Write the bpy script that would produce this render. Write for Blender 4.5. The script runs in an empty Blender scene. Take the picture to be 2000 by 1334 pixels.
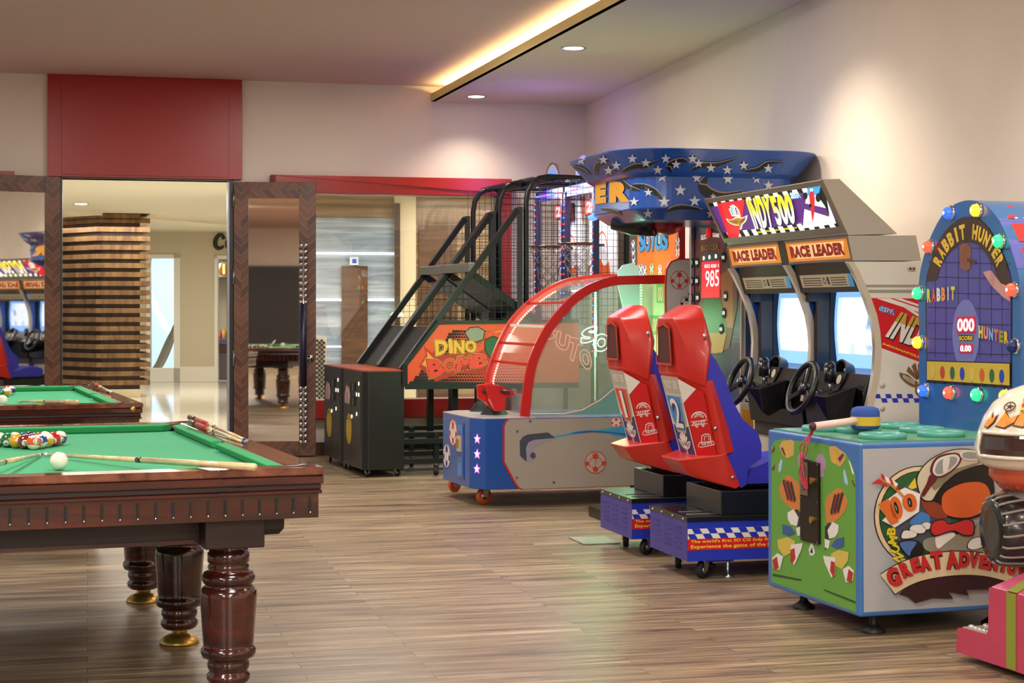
import bpy, bmesh, math, random
from mathutils import Matrix, Vector
from mathutils.geometry import tessellate_polygon
random.seed(7)
SC = bpy.context.scene
COL = SC.collection
# ---------------------------------------------------------------- camera
FPX, HX, HY, HC = 3350.0, 1000.0, 600.0, 1.37      # focal length (px), horizon point, eye height
cd = bpy.data.cameras.new('camera'); cam = bpy.data.objects.new('camera', cd); COL.objects.link(cam)
cam.location = (0, 0, HC); cam.rotation_euler = (math.pi/2, 0, 0)
cd.sensor_width = 36; cd.lens = 36*FPX/2000; cd.shift_x = 0; cd.shift_y = -(667-HY)/2000
cd.clip_start = .05; cd.clip_end = 120
SC.camera = cam
# ---------------------------------------------------------------- world, exposure
w = bpy.data.worlds.new('world'); SC.world = w; w.use_nodes = True
w.node_tree.nodes['Background'].inputs[0].default_value = (1, .95, .9, 1)
w.node_tree.nodes['Background'].inputs[1].default_value = .4
vs = SC.view_settings
vs.view_transform = 'Standard'; vs.look = 'None'; vs.gamma = 1; vs.use_curve_mapping = False; vs.exposure = 0.36
SC.cycles.max_bounces = 7; SC.cycles.diffuse_bounces = 4; SC.cycles.glossy_bounces = 4
SC.cycles.transparent_max_bounces = 24; SC.cycles.caustics_reflective = False; SC.cycles.caustics_refractive = False
SC.cycles.sample_clamp_indirect = 4
# ---------------------------------------------------------------- lights
def area(name, loc, size, power, col=(1, .86, .68), rot=(0, 0, 0), size_y=None, spread=180):
    l = bpy.data.lights.new(name, 'AREA'); l.energy = power; l.color = col; l.size = size
    if size_y: l.shape = 'RECTANGLE'; l.size_y = size_y
    l.spread = math.radians(spread)
    o = bpy.data.objects.new(name, l); COL.objects.link(o); o.location = loc; o.rotation_euler = rot
    return o
def spot(name, loc, power, ang=100, blend=.9, col=(1, .88, .72), r=.06, rot=(0, 0, 0)):
    l = bpy.data.lights.new(name, 'SPOT'); l.energy = power; l.color = col
    l.spot_size = math.radians(ang); l.spot_blend = blend; l.shadow_soft_size = r
    o = bpy.data.objects.new(name, l); COL.objects.link(o); o.location = loc; o.rotation_euler = rot
    return o
# added soft fill: broad unseen area lights over the tables, machines and camera
for k, (x, y, p) in enumerate([(-3.6, 11.0, 60), (-3.2, 6.2, 65), (-.6, 9.6, 60), (.0, 4.4, 80), (-1.2, 12.9, 60), (-3, 1.5, 90), (1.0, .6, 90), (-2.5, -2.2, 170), (1.5, -2.2, 190), (-3, -7, 170), (2, -7, 190), (4, -11.5, 170)]):
    area('ceiling_fill_light', (x, y, 3.40), .9, p, (1, .945, .88))
# recessed downlights along the dropped ceiling: the two seen, and the row going on towards the camera
for (x, y, p) in [(-.329, 15.76, 60), (.459, 12.82, 150), (1.26, 9.85, 140), (2.05, 6.9, 150), (2.75, 3.9, 150)]:
    spot('downlight_beam', (x, y, 3.28), p, 124, 1.0)
# ---------------------------------------------------------------- colour and materials
def lin(h):
    if isinstance(h, str):
        h = h.lstrip('#'); c = [int(h[i:i+2], 16)/255 for i in (0, 2, 4)]
        return tuple(((v/12.92) if v <= .04045 else ((v+.055)/1.055)**2.4) for v in c) + (1,)
    return tuple(h)[:3] + (1,)
MATS = {}
def mat(name, col='#808080', rough=.5, metal=0, emit=None, es=1.0, coat=0, var=0, vscale=8, bump=0, bscale=60, alpha=None, spec=None):
    if name in MATS: return MATS[name]
    m = bpy.data.materials.new(name); m.use_nodes = True; MATS[name] = m
    nt = m.node_tree; b = nt.nodes['Principled BSDF']
    b.inputs['Base Color'].default_value = lin(col); b.inputs['Roughness'].default_value = rough; b.inputs['Metallic'].default_value = metal
    if coat: b.inputs['Coat Weight'].default_value = coat; b.inputs['Coat Roughness'].default_value = .08
    if spec is not None: b.inputs['Specular IOR Level'].default_value = spec
    if emit: b.inputs['Emission Color'].default_value = lin(emit); b.inputs['Emission Strength'].default_value = es
    tc = None
    if var or bump: tc = nt.nodes.new('ShaderNodeTexCoord')
    if var:
        n = nt.nodes.new('ShaderNodeTexNoise'); n.inputs['Scale'].default_value = vscale; n.inputs['Detail'].default_value = 4
        nt.links.new(tc.outputs['Object'], n.inputs['Vector'])
        mx = nt.nodes.new('ShaderNodeHueSaturation'); mx.inputs['Color'].default_value = lin(col)
        mr = nt.nodes.new('ShaderNodeMapRange'); mr.inputs['From Min'].default_value = .3; mr.inputs['From Max'].default_value = .7
        mr.inputs['To Min'].default_value = 1-var; mr.inputs['To Max'].default_value = 1+var
        nt.links.new(n.outputs['Fac'], mr.inputs['Value']); nt.links.new(mr.outputs['Result'], mx.inputs['Value'])
        nt.links.new(mx.outputs['Color'], b.inputs['Base Color'])
    if bump:
        n2 = nt.nodes.new('ShaderNodeTexNoise'); n2.inputs['Scale'].default_value = bscale; n2.inputs['Detail'].default_value = 3
        nt.links.new(tc.outputs['Object'], n2.inputs['Vector'])
        bp = nt.nodes.new('ShaderNodeBump'); bp.inputs['Strength'].default_value = bump; bp.inputs['Distance'].default_value = .01
        nt.links.new(n2.outputs['Fac'], bp.inputs['Height']); nt.links.new(bp.outputs['Normal'], b.inputs['Normal'])
    if alpha is not None: b.inputs['Alpha'].default_value = alpha
    return m
def glow(name, col='#ffffff', es=1.0): return mat(name, col, .5, emit=col, es=es)
def grain(name, c1, c2, rough=.3, scale=(1, 1, 1), dist=3, coat=0, wave=4, rotz=0, c3=None):
    """streaky wood or stone: noise stretched along the local x axis"""
    if name in MATS: return MATS[name]
    m = bpy.data.materials.new(name); m.use_nodes = True; MATS[name] = m
    nt = m.node_tree; b = nt.nodes['Principled BSDF']; b.inputs['Roughness'].default_value = rough
    if coat: b.inputs['Coat Weight'].default_value = coat; b.inputs['Coat Roughness'].default_value = .06
    tc = nt.nodes.new('ShaderNodeTexCoord'); mp = nt.nodes.new('ShaderNodeMapping')
    mp.inputs['Scale'].default_value = scale; mp.inputs['Rotation'].default_value = (0, 0, rotz)
    nt.links.new(tc.outputs['Object'], mp.inputs['Vector'])
    n = nt.nodes.new('ShaderNodeTexNoise'); n.inputs['Scale'].default_value = wave; n.inputs['Detail'].default_value = 6
    n.inputs['Distortion'].default_value = dist*.2; nt.links.new(mp.outputs['Vector'], n.inputs['Vector'])
    r = nt.nodes.new('ShaderNodeValToRGB'); nt.links.new(n.outputs['Fac'], r.inputs['Fac'])
    r.color_ramp.elements[0].position = .32; r.color_ramp.elements[0].color = lin(c1)
    r.color_ramp.elements[1].position = .68; r.color_ramp.elements[1].color = lin(c2)
    if c3: e = r.color_ramp.elements.new(.5); e.color = lin(c3)
    nt.links.new(r.outputs['Color'], b.inputs['Base Color'])
    return m
def thin_glass(name, tint=(1, 1, 1), refl=1.0, rough=0.0, cloud=0.0, cloudcol='#ffffff'):
    if name in MATS: return MATS[name]
    m = bpy.data.materials.new(name); m.use_nodes = True; MATS[name] = m
    nt = m.node_tree; nt.nodes.remove(nt.nodes['Principled BSDF']); out = nt.nodes['Material Output']
    tr = nt.nodes.new('ShaderNodeBsdfTransparent'); tr.inputs[0].default_value = tuple(tint)+(1,)
    gl = nt.nodes.new('ShaderNodeBsdfGlossy'); gl.inputs['Roughness'].default_value = rough
    fr = nt.nodes.new('ShaderNodeFresnel'); fr.inputs['IOR'].default_value = 1.5
    mu = nt.nodes.new('ShaderNodeMath'); mu.operation = 'MULTIPLY'; mu.inputs[1].default_value = refl; mu.use_clamp = True
    nt.links.new(fr.outputs[0], mu.inputs[0])
    mx = nt.nodes.new('ShaderNodeMixShader'); nt.links.new(mu.outputs[0], mx.inputs[0]); nt.links.new(tr.outputs[0], mx.inputs[1]); nt.links.new(gl.outputs[0], mx.inputs[2])
    last = mx
    if cloud:
        df = nt.nodes.new('ShaderNodeBsdfDiffuse'); df.inputs[0].default_value = lin(cloudcol)
        m2 = nt.nodes.new('ShaderNodeMixShader'); m2.inputs[0].default_value = cloud
        nt.links.new(mx.outputs[0], m2.inputs[1]); nt.links.new(df.outputs[0], m2.inputs[2]); last = m2
    nt.links.new(last.outputs[0], out.inputs[0])
    return m
# ---------------------------------------------------------------- frames, planes, pixels on planes
def ray(x, y): return Vector(((x-HX)/FPX, 1.0, -(y-HY)/FPX))
def P(x, y, Y): r = ray(x, y); return Vector((r.x*Y, Y, HC+r.z*Y))
EYE = Vector((0, 0, HC))
def frame(ox, oy, deg, oz=0.0): return Matrix.Translation((ox, oy, oz)) @ Matrix.Rotation(math.radians(deg), 4, 'Z')
class Plane:
    def __init__(s, o, ex, ey):
        s.o = Vector(o); s.x = Vector(ex).normalized(); n = s.x.cross(Vector(ey)).normalized(); s.n = n; s.y = n.cross(s.x)
    def px(s, x, y=None):
        if y is None: x, y = x
        r = ray(x, y); t = (s.o-EYE).dot(s.n)/r.dot(s.n); q = EYE+r*t-s.o
        return (q.dot(s.x), q.dot(s.y))
    def pxs(s, pts): return [s.px(*p) for p in pts]
    def at(s, p, h=0.0): return s.o+s.x*p[0]+s.y*p[1]+s.n*h
def dirs(M): R = M.to_3x3(); return R@Vector((1, 0, 0)), R@Vector((0, 1, 0)), Vector((0, 0, 1))
def pnear(M, b=0.0, a0=0.0): u, v, z = dirs(M); return Plane(M@Vector((a0, b, 0)), u, z)     # face towards the camera side
def pleft(M, a=0.0): u, v, z = dirs(M); return Plane(M@Vector((a, 0, 0)), -v, z)             # face looking to the left
def ptop(M, c=0.0): u, v, z = dirs(M); return Plane(M@Vector((0, 0, c)), u, v)
def plane3(o, px, py): o = Vector(o); return Plane(o, Vector(px)-o, Vector(py)-o)
def loc_px(M, x, y, b=None, a=None):
    """local (a, b, c) of the photo point on the plane b=const or a=const of the frame"""
    pl = pnear(M, b) if b is not None else pleft(M, a)
    return M.inverted() @ pl.at(pl.px(x, y))
# ---------------------------------------------------------------- mesh builder
_font = {}
def glyphs(s, bold=.0):
    k = (s, bold)
    if k in _font: return _font[k]
    cu = bpy.data.curves.new('t', 'FONT'); cu.body = s; cu.size = 1; cu.offset = bold; cu.resolution_u = 3; cu.space_character = 1+bold*1.5
    ob = bpy.data.objects.new('t', cu); COL.objects.link(ob); bpy.context.view_layer.update()
    me = bpy.data.meshes.new_from_object(ob.evaluated_get(bpy.context.evaluated_depsgraph_get()))
    vs_ = [(v.co.x, v.co.y) for v in me.vertices]; fs_ = [tuple(p.vertices) for p in me.polygons]
    bpy.data.objects.remove(ob); bpy.data.curves.remove(cu); bpy.data.meshes.remove(me)
    if not vs_: vs_ = [(0, 0), (1, 1)]
    x0 = min(v[0] for v in vs_); x1 = max(v[0] for v in vs_); y0 = min(v[1] for v in vs_); y1 = max(v[1] for v in vs_)
    vs_ = [((x-x0)/(x1-x0 or 1), (y-y0)/(y1-y0 or 1)) for x, y in vs_]
    _font[k] = (vs_, fs_, (x1-x0)/(y1-y0 or 1)); return _font[k]
class MB:
    def __init__(s, M=None): s.v = []; s.f = []; s.M = M or Matrix()
    def add(s, vs, fs, m, smooth=False, world=False):
        n = len(s.v); s.v += [Vector(v) if world else s.M@Vector(v) for v in vs]
        s.f += [(tuple(n+i for i in f), m, smooth) for f in fs]
    def box(s, p0, p1, m, M=None):
        x0, x1 = sorted((p0[0], p1[0])); y0, y1 = sorted((p0[1], p1[1])); z0, z1 = sorted((p0[2], p1[2]))
        vs = [(x0, y0, z0), (x1, y0, z0), (x1, y1, z0), (x0, y1, z0), (x0, y0, z1), (x1, y0, z1), (x1, y1, z1), (x0, y1, z1)]
        if M is not None: vs = [M@Vector(v) for v in vs]
        s.add(vs, [(3, 2, 1, 0), (4, 5, 6, 7), (0, 1, 5, 4), (1, 2, 6, 5), (2, 3, 7, 6), (3, 0, 4, 7)], m, world=M is not None)
    def bar(s, p0, p1, wd, hd, m, up=(0, 0, 1), world=False):
        """rectangular bar from p0 to p1"""
        a = Vector(p0); b = Vector(p1)
        if not world: a = s.M@a; b = s.M@b; up = s.M.to_3x3()@Vector(up)
        d = (b-a).normalized(); up = Vector(up)
        if abs(d.dot(up.normalized())) > .98: up = Vector((1, 0, 0)) if abs(d.x) < .9 else Vector((0, 1, 0))
        sd = d.cross(up).normalized(); u2 = sd.cross(d)
        vs = []
        for c in (a, b):
            for i, j in ((-1, -1), (1, -1), (1, 1), (-1, 1)): vs.append(c+sd*(i*wd/2)+u2*(j*hd/2))
        s.add(vs, [(0, 3, 2, 1), (4, 5, 6, 7), (0, 1, 5, 4), (1, 2, 6, 5), (2, 3, 7, 6), (3, 0, 4, 7)], m, world=True)
    def poly(s, pl, pts, m, t=.0012, off=0.0, sides=True, smooth=False):
        """prism standing on a plane: outline pts (plane coordinates) from off to off+t"""
        A = sum(pts[i][0]*pts[(i+1) % len(pts)][1]-pts[(i+1) % len(pts)][0]*pts[i][1] for i in range(len(pts)))
        if A < 0: pts = pts[::-1]
        n = len(pts); tri = tessellate_polygon([[Vector((p[0], p[1], 0)) for p in pts]])
        vs = [pl.at(p, off+t) for p in pts]; fs = []
        for q in tri:
            a = sum(pts[q[i]][0]*pts[q[(i+1) % 3]][1]-pts[q[(i+1) % 3]][0]*pts[q[i]][1] for i in range(3))
            fs.append(tuple(q) if a > 0 else tuple(q[::-1]))
        if sides:
            vs += [pl.at(p, off) for p in pts]
            s.add(vs, fs, m, world=True)
            s.add(vs, [(i+n, (i+1) % n+n, (i+1) % n, i) for i in range(n)]+([tuple(j+n for j in q[::-1]) for q in fs] if t > .004 else []), m, smooth=smooth, world=True)
        else: s.add(vs, fs, m, world=True)
    def ell(s, pl, c, rx, ry, m, t=.0012, off=0.0, seg=24, rot=0, a0=0, a1=360):
        pts = []
        full = abs(a1-a0) >= 360
        for i in range(seg if full else seg+1):
            a = math.radians(a0+(a1-a0)*i/seg); x = rx*math.cos(a); y = ry*math.sin(a)
            pts.append((c[0]+x*math.cos(rot)-y*math.sin(rot), c[1]+x*math.sin(rot)+y*math.cos(rot)))
        s.poly(pl, pts, m, t, off)
    def ring(s, pl, c, r0, r1, m, t=.0012, off=0.0, seg=28, a0=0, a1=360, ky=1.0):
        n = seg; vs = []; fs = []
        for i in range(n+1):
            a = math.radians(a0+(a1-a0)*i/n)
            for r in (r0, r1):
                for h in (off, off+t): vs.append(pl.at((c[0]+r*math.cos(a), c[1]+ky*r*math.sin(a)), h))
        for i in range(n):
            k = i*4; j = k+4
            fs += [(k+1, k+3, j+3, j+1), (k+2, j+2, j+3, k+3), (k, k+1, j+1, j)]
        s.add(vs, fs, m, world=True)
    def line(s, pl, pts, w_, m, t=.0012, off=0.0, closed=False):
        """flat band of width w_ along a polyline on the plane"""
        n = len(pts); q = [Vector(p) for p in pts]; L = []; R = []
        for i in range(n):
            if closed: d = (q[(i+1) % n]-q[i-1])
            else: d = q[min(i+1, n-1)]-q[max(i-1, 0)]
            d = d.normalized() if d.length > 0 else Vector((1, 0)); nn = Vector((-d.y, d.x))
            ww = w_[i] if isinstance(w_, (list, tuple)) else w_
            L.append(q[i]+nn*ww/2); R.append(q[i]-nn*ww/2)
        vs = [pl.at(p, off+t) for p in L]+[pl.at(p, off+t) for p in R]
        fs = [(i, i+n, (i+1) % n+n, (i+1) % n) for i in range(n if closed else n-1)]
        s.add(vs, fs, m, world=True)
    def star(s, pl, c, r, m, t=.0012, off=0.0, k=.42, n=5, rot=90):
        pts = [(c[0]+(r if i % 2 == 0 else r*k)*math.cos(math.radians(rot+i*180/n)), c[1]+(r if i % 2 == 0 else r*k)*math.sin(math.radians(rot+i*180/n))) for i in range(2*n)]
        s.poly(pl, pts, m, t, off)
    def text(s, pl, st, quad, m, t=.0015, off=0.0, bold=.0):
        """lettering fitted to four plane points: bottom left, bottom right, top right, top left"""
        vs_, fs_, asp = glyphs(st, bold); q = [Vector(p) for p in quad]
        vs = []
        for x, y in vs_:
            p = q[0]*(1-x)*(1-y)+q[1]*x*(1-y)+q[2]*x*y+q[3]*(1-x)*y; vs.append(pl.at((p.x, p.y), off+t))
        s.add(vs, fs_, m, world=True)
    def textpx(s, pl, st, quadpx, m, t=.0015, off=0.0, bold=.0): s.text(pl, st, pl.pxs(quadpx), m, t, off, bold)
    def arctext(s, pl, st, c, r, h, a0, a1, m, t=.0015, off=0.0, bold=.03, ky=1.0, cw=.86, inward=False):
        n = len(st)
        for i, ch in enumerate(st):
            if ch == ' ': continue
            am = a0+(a1-a0)*(i+.5)/n; da = abs(a1-a0)/n*cw/2; q = []
            for (sg, rr) in ((1, r), (-1, r), (-1, r+h), (1, r+h)):
                aa = math.radians(am+sg*da*(1 if a1 < a0 else -1)); q.append((c[0]+rr*math.cos(aa), c[1]+ky*rr*math.sin(aa)))
            s.text(pl, ch, q, m, t, off, bold)
    def tube(s, pts, r, m, seg=8, closed=False, world=False, smooth=True, cap=True):
        q = [Vector(p) if world else s.M@Vector(p) for p in pts]; n = len(q); vs = []; fs = []
        up = Vector((0, 0, 1)); prev = None
        for i in range(n):
            d = (q[(i+1) % n]-q[i-1]) if closed else (q[min(i+1, n-1)]-q[max(i-1, 0)])
            d = d.normalized() if d.length > 1e-9 else Vector((0, 0, 1))
            if prev is None:
                a = d.cross(up);
                if a.length < .1: a = d.cross(Vector((1, 0, 0)))
            else: a = prev-d*prev.dot(d)
            a.normalize(); prev = a; b = d.cross(a); rr = r[i] if isinstance(r, (list, tuple)) else r
            for k in range(seg): an = 2*math.pi*k/seg; vs.append(q[i]+a*(rr*math.cos(an))+b*(rr*math.sin(an)))
        for i in range(n if closed else n-1):
            j = (i+1) % n
            for k in range(seg): k2 = (k+1) % seg; fs.append((i*seg+k, i*seg+k2, j*seg+k2, j*seg+k))
        if not closed and cap: fs += [tuple(range(seg))[::-1], tuple((n-1)*seg+k for k in range(seg))]
        s.add(vs, fs, m, smooth, world=True)
    def loft(s, rings, m, cap=True, smooth=False, world=False):
        n = len(rings[0]); vs = [p for r_ in rings for p in r_]; fs = []
        for i in range(len(rings)-1):
            for k in range(n): k2 = (k+1) % n; fs.append((i*n+k, i*n+k2, (i+1)*n+k2, (i+1)*n+k))
        s.add(vs, fs, m, smooth, world)
        if cap: s.add(vs, [tuple(range(n))[::-1], tuple((len(rings)-1)*n+k for k in range(n))], m, False, world)
    def lathe(s, prof, m, seg=24, M=None, smooth=True, cap=True, c=(0, 0, 0)):
        M2 = M if M is not None else s.M@Matrix.Translation(c)
        rings = [[M2@Vector((r*math.cos(2*math.pi*k/seg), r*math.sin(2*math.pi*k/seg), z)) for k in range(seg)] for r, z in prof]
        s.loft(rings, m, cap, smooth, True)
    def sphere(s, c, r, m, seg=16, rings=10, sc=(1, 1, 1)):
        prof = []
        rr = [[(c[0]+r*sc[0]*math.sin(math.pi*i/rings)*math.cos(2*math.pi*k/seg), c[1]+r*sc[1]*math.sin(math.pi*i/rings)*math.sin(2*math.pi*k/seg), c[2]-r*sc[2]*math.cos(math.pi*i/rings)) for k in range(seg)] for i in range(rings+1)]
        s.loft(rr, m, False, True)
    def hull(s, pts, m, world=False, smooth=False):
        bm = bmesh.new(); [bm.verts.new(Vector(p) if world else s.M@Vector(p)) for p in pts]
        bmesh.ops.convex_hull(bm, input=bm.verts[:], use_existing_faces=False)
        lo = [v for v in bm.verts if not v.link_faces]; bmesh.ops.delete(bm, geom=lo, context='VERTS')
        bmesh.ops.dissolve_limit(bm, angle_limit=math.radians(3), verts=bm.verts[:], edges=bm.edges[:])
        bm.verts.index_update(); vs = [v.co.copy() for v in bm.verts]; fs = [tuple(v.index for v in f.verts) for f in bm.faces]; bm.free()
        s.add(vs, fs, m, smooth, True)
    def build(s, name, parent=None, bevel=0, label=None, seg=2, kind=None):
        me = bpy.data.meshes.new(name); o = bpy.data.objects.new(name, me)
        M = ROOTM.get(parent.name, Matrix()) if parent is not None else Matrix(); Mi = M.inverted()
        ms = []; idx = []
        for f, m, sm in s.f:
            if m not in ms: ms.append(m)
            idx.append(ms.index(m))
        me.from_pydata([Mi@v for v in s.v], [], [f for f, m, sm in s.f])
        for m in ms: me.materials.append(m)
        me.polygons.foreach_set('material_index', idx); me.polygons.foreach_set('use_smooth', [sm for f, m, sm in s.f])
        me.update(); COL.objects.link(o)
        if parent is not None: o.parent = parent; ROOTM[o.name] = M
        if bevel:
            b = o.modifiers.new('bevel', 'BEVEL'); b.width = bevel; b.segments = seg; b.limit_method = 'ANGLE'; b.angle_limit = math.radians(35); b.harden_normals = any(sm for f, m, sm in s.f)
        if label: o['label'] = label
        if kind: o['kind'] = kind
        return o
ROOTM = {}
from mathutils.bvhtree import BVHTree
def bvh_of(mb): return BVHTree.FromPolygons(mb.v, [f for f, m, s_ in mb.f])
def drape(mb, bvh, pts, m, off=.003, step=7.0):
    """flat print laid onto a curved surface: outline given in photo pixels"""
    tri = tessellate_polygon([[Vector((p[0], p[1], 0)) for p in pts]]); T = [[Vector(pts[i]) for i in q] for q in tri]; out = []
    while T:
        t_ = T.pop(); e = [(t_[1]-t_[0]).length, (t_[2]-t_[1]).length, (t_[0]-t_[2]).length]; k = e.index(max(e))
        if e[k] > step: a_, b_, c_ = t_[k], t_[(k+1) % 3], t_[(k+2) % 3]; md = (a_+b_)/2; T += [[a_, md, c_], [md, b_, c_]]
        else: out.append(t_)
    for t_ in out:
        vs = []
        for p in t_:
            hit, nn, i, d = bvh.ray_cast(EYE, ray(p.x, p.y).normalized())
            if hit is None: break
            if nn.dot(ray(p.x, p.y)) > 0: nn = -nn
            vs.append(hit+nn*off)
        if len(vs) == 3 and max((vs[0]-vs[1]).length, (vs[1]-vs[2]).length, (vs[2]-vs[0]).length) < .12: mb.add(vs, [(0, 1, 2)], m, world=True)
def bandpx(pts, ws):
    q = [Vector(p) for p in pts]; n = len(q); L = []; R = []
    for i in range(n):
        d = (q[min(i+1, n-1)]-q[max(i-1, 0)]); d = d.normalized() if d.length else Vector((1, 0)); nn = Vector((-d.y, d.x)); L.append(tuple(q[i]+nn*ws[i]/2)); R.append(tuple(q[i]-nn*ws[i]/2))
    return L+R[::-1]
def starpx(x, y, r, k=.4): return [(x+(r if i % 2 == 0 else r*k)*math.sin(math.pi*i/5), y-(r if i % 2 == 0 else r*k)*math.cos(math.pi*i/5)) for i in range(10)]
def thing(name, label, cat, M, group=None):
    o = bpy.data.objects.new(name, None); COL.objects.link(o); o.empty_display_size = .1
    o.matrix_world = M; ROOTM[o.name] = M.copy(); o['label'] = label; o['category'] = cat
    if group: o['group'] = group
    return o
def tag(o, label, cat, group=None):
    o['label'] = label; o['category'] = cat
    if group: o['group'] = group
    return o
def struct(o): o['kind'] = 'structure'; return o
def ctree(o, M=None, parent=None):
    c = o.copy(); COL.objects.link(c)
    if parent is not None: c.parent = parent
    if M is not None: c.matrix_world = M; ROOTM[c.name] = M.copy()
    for ch in list(o.children): ctree(ch, None, c)
    return c
def rrect(x0, y0, x1, y1, r, n=4):
    pts = []
    for cx, cy, a in ((x1-r, y1-r, 0), (x0+r, y1-r, 90), (x0+r, y0+r, 180), (x1-r, y0+r, 270)):
        for i in range(n+1): t = math.radians(a+90*i/n); pts.append((cx+r*math.cos(t), cy+r*math.sin(t)))
    return pts
def spline(pts, n=6):
    """smooth line through the points"""
    out = []; q = [Vector(p) for p in pts]
    for i in range(len(q)-1):
        p0 = q[max(i-1, 0)]; p1 = q[i]; p2 = q[i+1]; p3 = q[min(i+2, len(q)-1)]
        for k in range(n):
            t = k/n; out.append(tuple(.5*((2*p1)+(p2-p0)*t+(2*p0-5*p1+4*p2-p3)*t*t+(3*p1-p0-3*p2+p3)*t**3)))
    out.append(tuple(q[-1])); return out
# ================================================================ THE ROOM
WH = mat('cream wall paint', '#e3d6c8', .75, var=.03, vscale=1.5)
CE = mat('dim mauve ceiling', '#cfafac', .8)  # dim mauve light on the ceiling put into its colour
CS = mat('dropped ceiling paint', '#d9cbbb', .8)
RED = mat('red lacquered trim', '#a3221b', .32)
BB = mat('brown baseboard', '#4b2e20', .4)
CHROME = mat('chrome', '#d8d8d8', .12, 1)
STEEL = mat('brushed steel', '#a8a8a8', .3, 1)
BLACK = mat('black paint', '#161514', .35)
MATTE = mat('matt black', '#100f0f', .7)
WALL = frame(-1.801, 15.88, 13.9)           # back wall: a runs right, b runs away
wn = pnear(WALL, 0)
def wa(x): return wn.px(x, 600)[0]
def wz(x, y): return wn.px(x, y)[1]
def planks():
    m = bpy.data.materials.new('wood plank floor'); m.use_nodes = True; nt = m.node_tree; b = nt.nodes['Principled BSDF']
    tc = nt.nodes.new('ShaderNodeTexCoord'); mp = nt.nodes.new('ShaderNodeMapping'); mp.inputs['Rotation'].default_value = (0, 0, math.radians(-13.9))
    nt.links.new(tc.outputs['Object'], mp.inputs['Vector'])
    br = nt.nodes.new('ShaderNodeTexBrick'); nt.links.new(mp.outputs['Vector'], br.inputs['Vector'])
    br.inputs['Scale'].default_value = 1; br.inputs['Brick Width'].default_value = 1.25; br.inputs['Row Height'].default_value = .105
    br.inputs['Mortar Size'].default_value = .0016; br.inputs['Mortar Smooth'].default_value = .2; br.offset = .37; br.inputs['Bias'].default_value = 0
    br.inputs['Color1'].default_value = (0, 0, 0, 1); br.inputs['Color2'].default_value = (1, 1, 1, 1); br.inputs['Mortar'].default_value = (.5, .5, .5, 1)
    mp2 = nt.nodes.new('ShaderNodeMapping'); mp2.inputs['Scale'].default_value = (.9, 13, 1); nt.links.new(mp.outputs['Vector'], mp2.inputs['Vector'])
    ad = nt.nodes.new('ShaderNodeVectorMath'); ad.operation = 'ADD'; nt.links.new(mp2.outputs['Vector'], ad.inputs[0])
    sc = nt.nodes.new('ShaderNodeVectorMath'); sc.operation = 'SCALE'; sc.inputs['Scale'].default_value = 9; nt.links.new(br.outputs['Color'], sc.inputs[0]); nt.links.new(sc.outputs[0], ad.inputs[1])
    n = nt.nodes.new('ShaderNodeTexNoise'); n.inputs['Scale'].default_value = 1.6; n.inputs['Detail'].default_value = 7; n.inputs['Roughness'].default_value = .62; n.inputs['Distortion'].default_value = .8
    nt.links.new(ad.outputs[0], n.inputs['Vector'])
    r = nt.nodes.new('ShaderNodeValToRGB'); nt.links.new(n.outputs['Fac'], r.inputs['Fac']); cr = r.color_ramp
    cr.elements[0].position = .30; cr.elements[0].color = lin('#453629'); cr.elements[1].position = .70; cr.elements[1].color = lin('#b39c7b')
    e = cr.elements.new(.5); e.color = lin('#826f57')
    hs = nt.nodes.new('ShaderNodeHueSaturation'); nt.links.new(r.outputs['Color'], hs.inputs['Color'])
    mr = nt.nodes.new('ShaderNodeMapRange'); mr.inputs['To Min'].default_value = .78; mr.inputs['To Max'].default_value = 1.2; nt.links.new(br.outputs['Color'], mr.inputs['Value']); nt.links.new(mr.outputs[0], hs.inputs['Value'])
    mx = nt.nodes.new('ShaderNodeMixRGB'); nt.links.new(br.outputs['Fac'], mx.inputs['Fac']); nt.links.new(hs.outputs['Color'], mx.inputs['Color1']); mx.inputs['Color2'].default_value = lin('#3a2c22')
    nt.links.new(mx.outputs['Color'], b.inputs['Base Color'])
    b.inputs['Roughness'].default_value = .37
    bp = nt.nodes.new('ShaderNodeBump'); bp.inputs['Strength'].default_value = .25; bp.inputs['Distance'].default_value = .002; nt.links.new(n.outputs['Fac'], bp.inputs['Height']); nt.links.new(bp.outputs['Normal'], b.inputs['Normal'])
    return m
m = MB(); m.add([(x, y, 0) for x, y in [(-8, -15), (8, -15)]]+[tuple(WALL@Vector((9, .02, 0))), tuple(WALL@Vector((-6, .02, 0)))]+[(x, y, -.1) for x, y in [(-8, -15), (8, -15)]]+[tuple(WALL@Vector((9, .02, -.1))), tuple(WALL@Vector((-6, .02, -.1)))],
      [(0, 1, 2, 3), (4, 7, 6, 5), (0, 4, 5, 1), (1, 5, 6, 2), (2, 6, 7, 3), (3, 7, 4, 0)], planks())
struct(m.build('floor'))
# back wall with the doorway and the long window
aDL, aDR = wa(119), wa(451)                  # doorway
aWL, aWR = wa(530), wa(968)                  # glass of the long window
zD = wz(285, 351); zWt = wz(760, 381); zWb = wz(760, 779); zTop = 3.60
aC = 2.576+.02                               # right corner of the room
m = MB(WALL)
for (a0, a1, z0, z1) in [(-6, aDL, 0, zTop), (aDL, aDR, zD, zTop), (aDR, aWL, 0, zTop), (aWL, aWR, zWt, zTop), (aWL, aWR, 0, zWb), (aWR, aC+1.2, 0, zTop)]:
    m.box((a0, 0, z0), (a1, .16, z1), WH)
struct(m.build('wall_back'))
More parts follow.
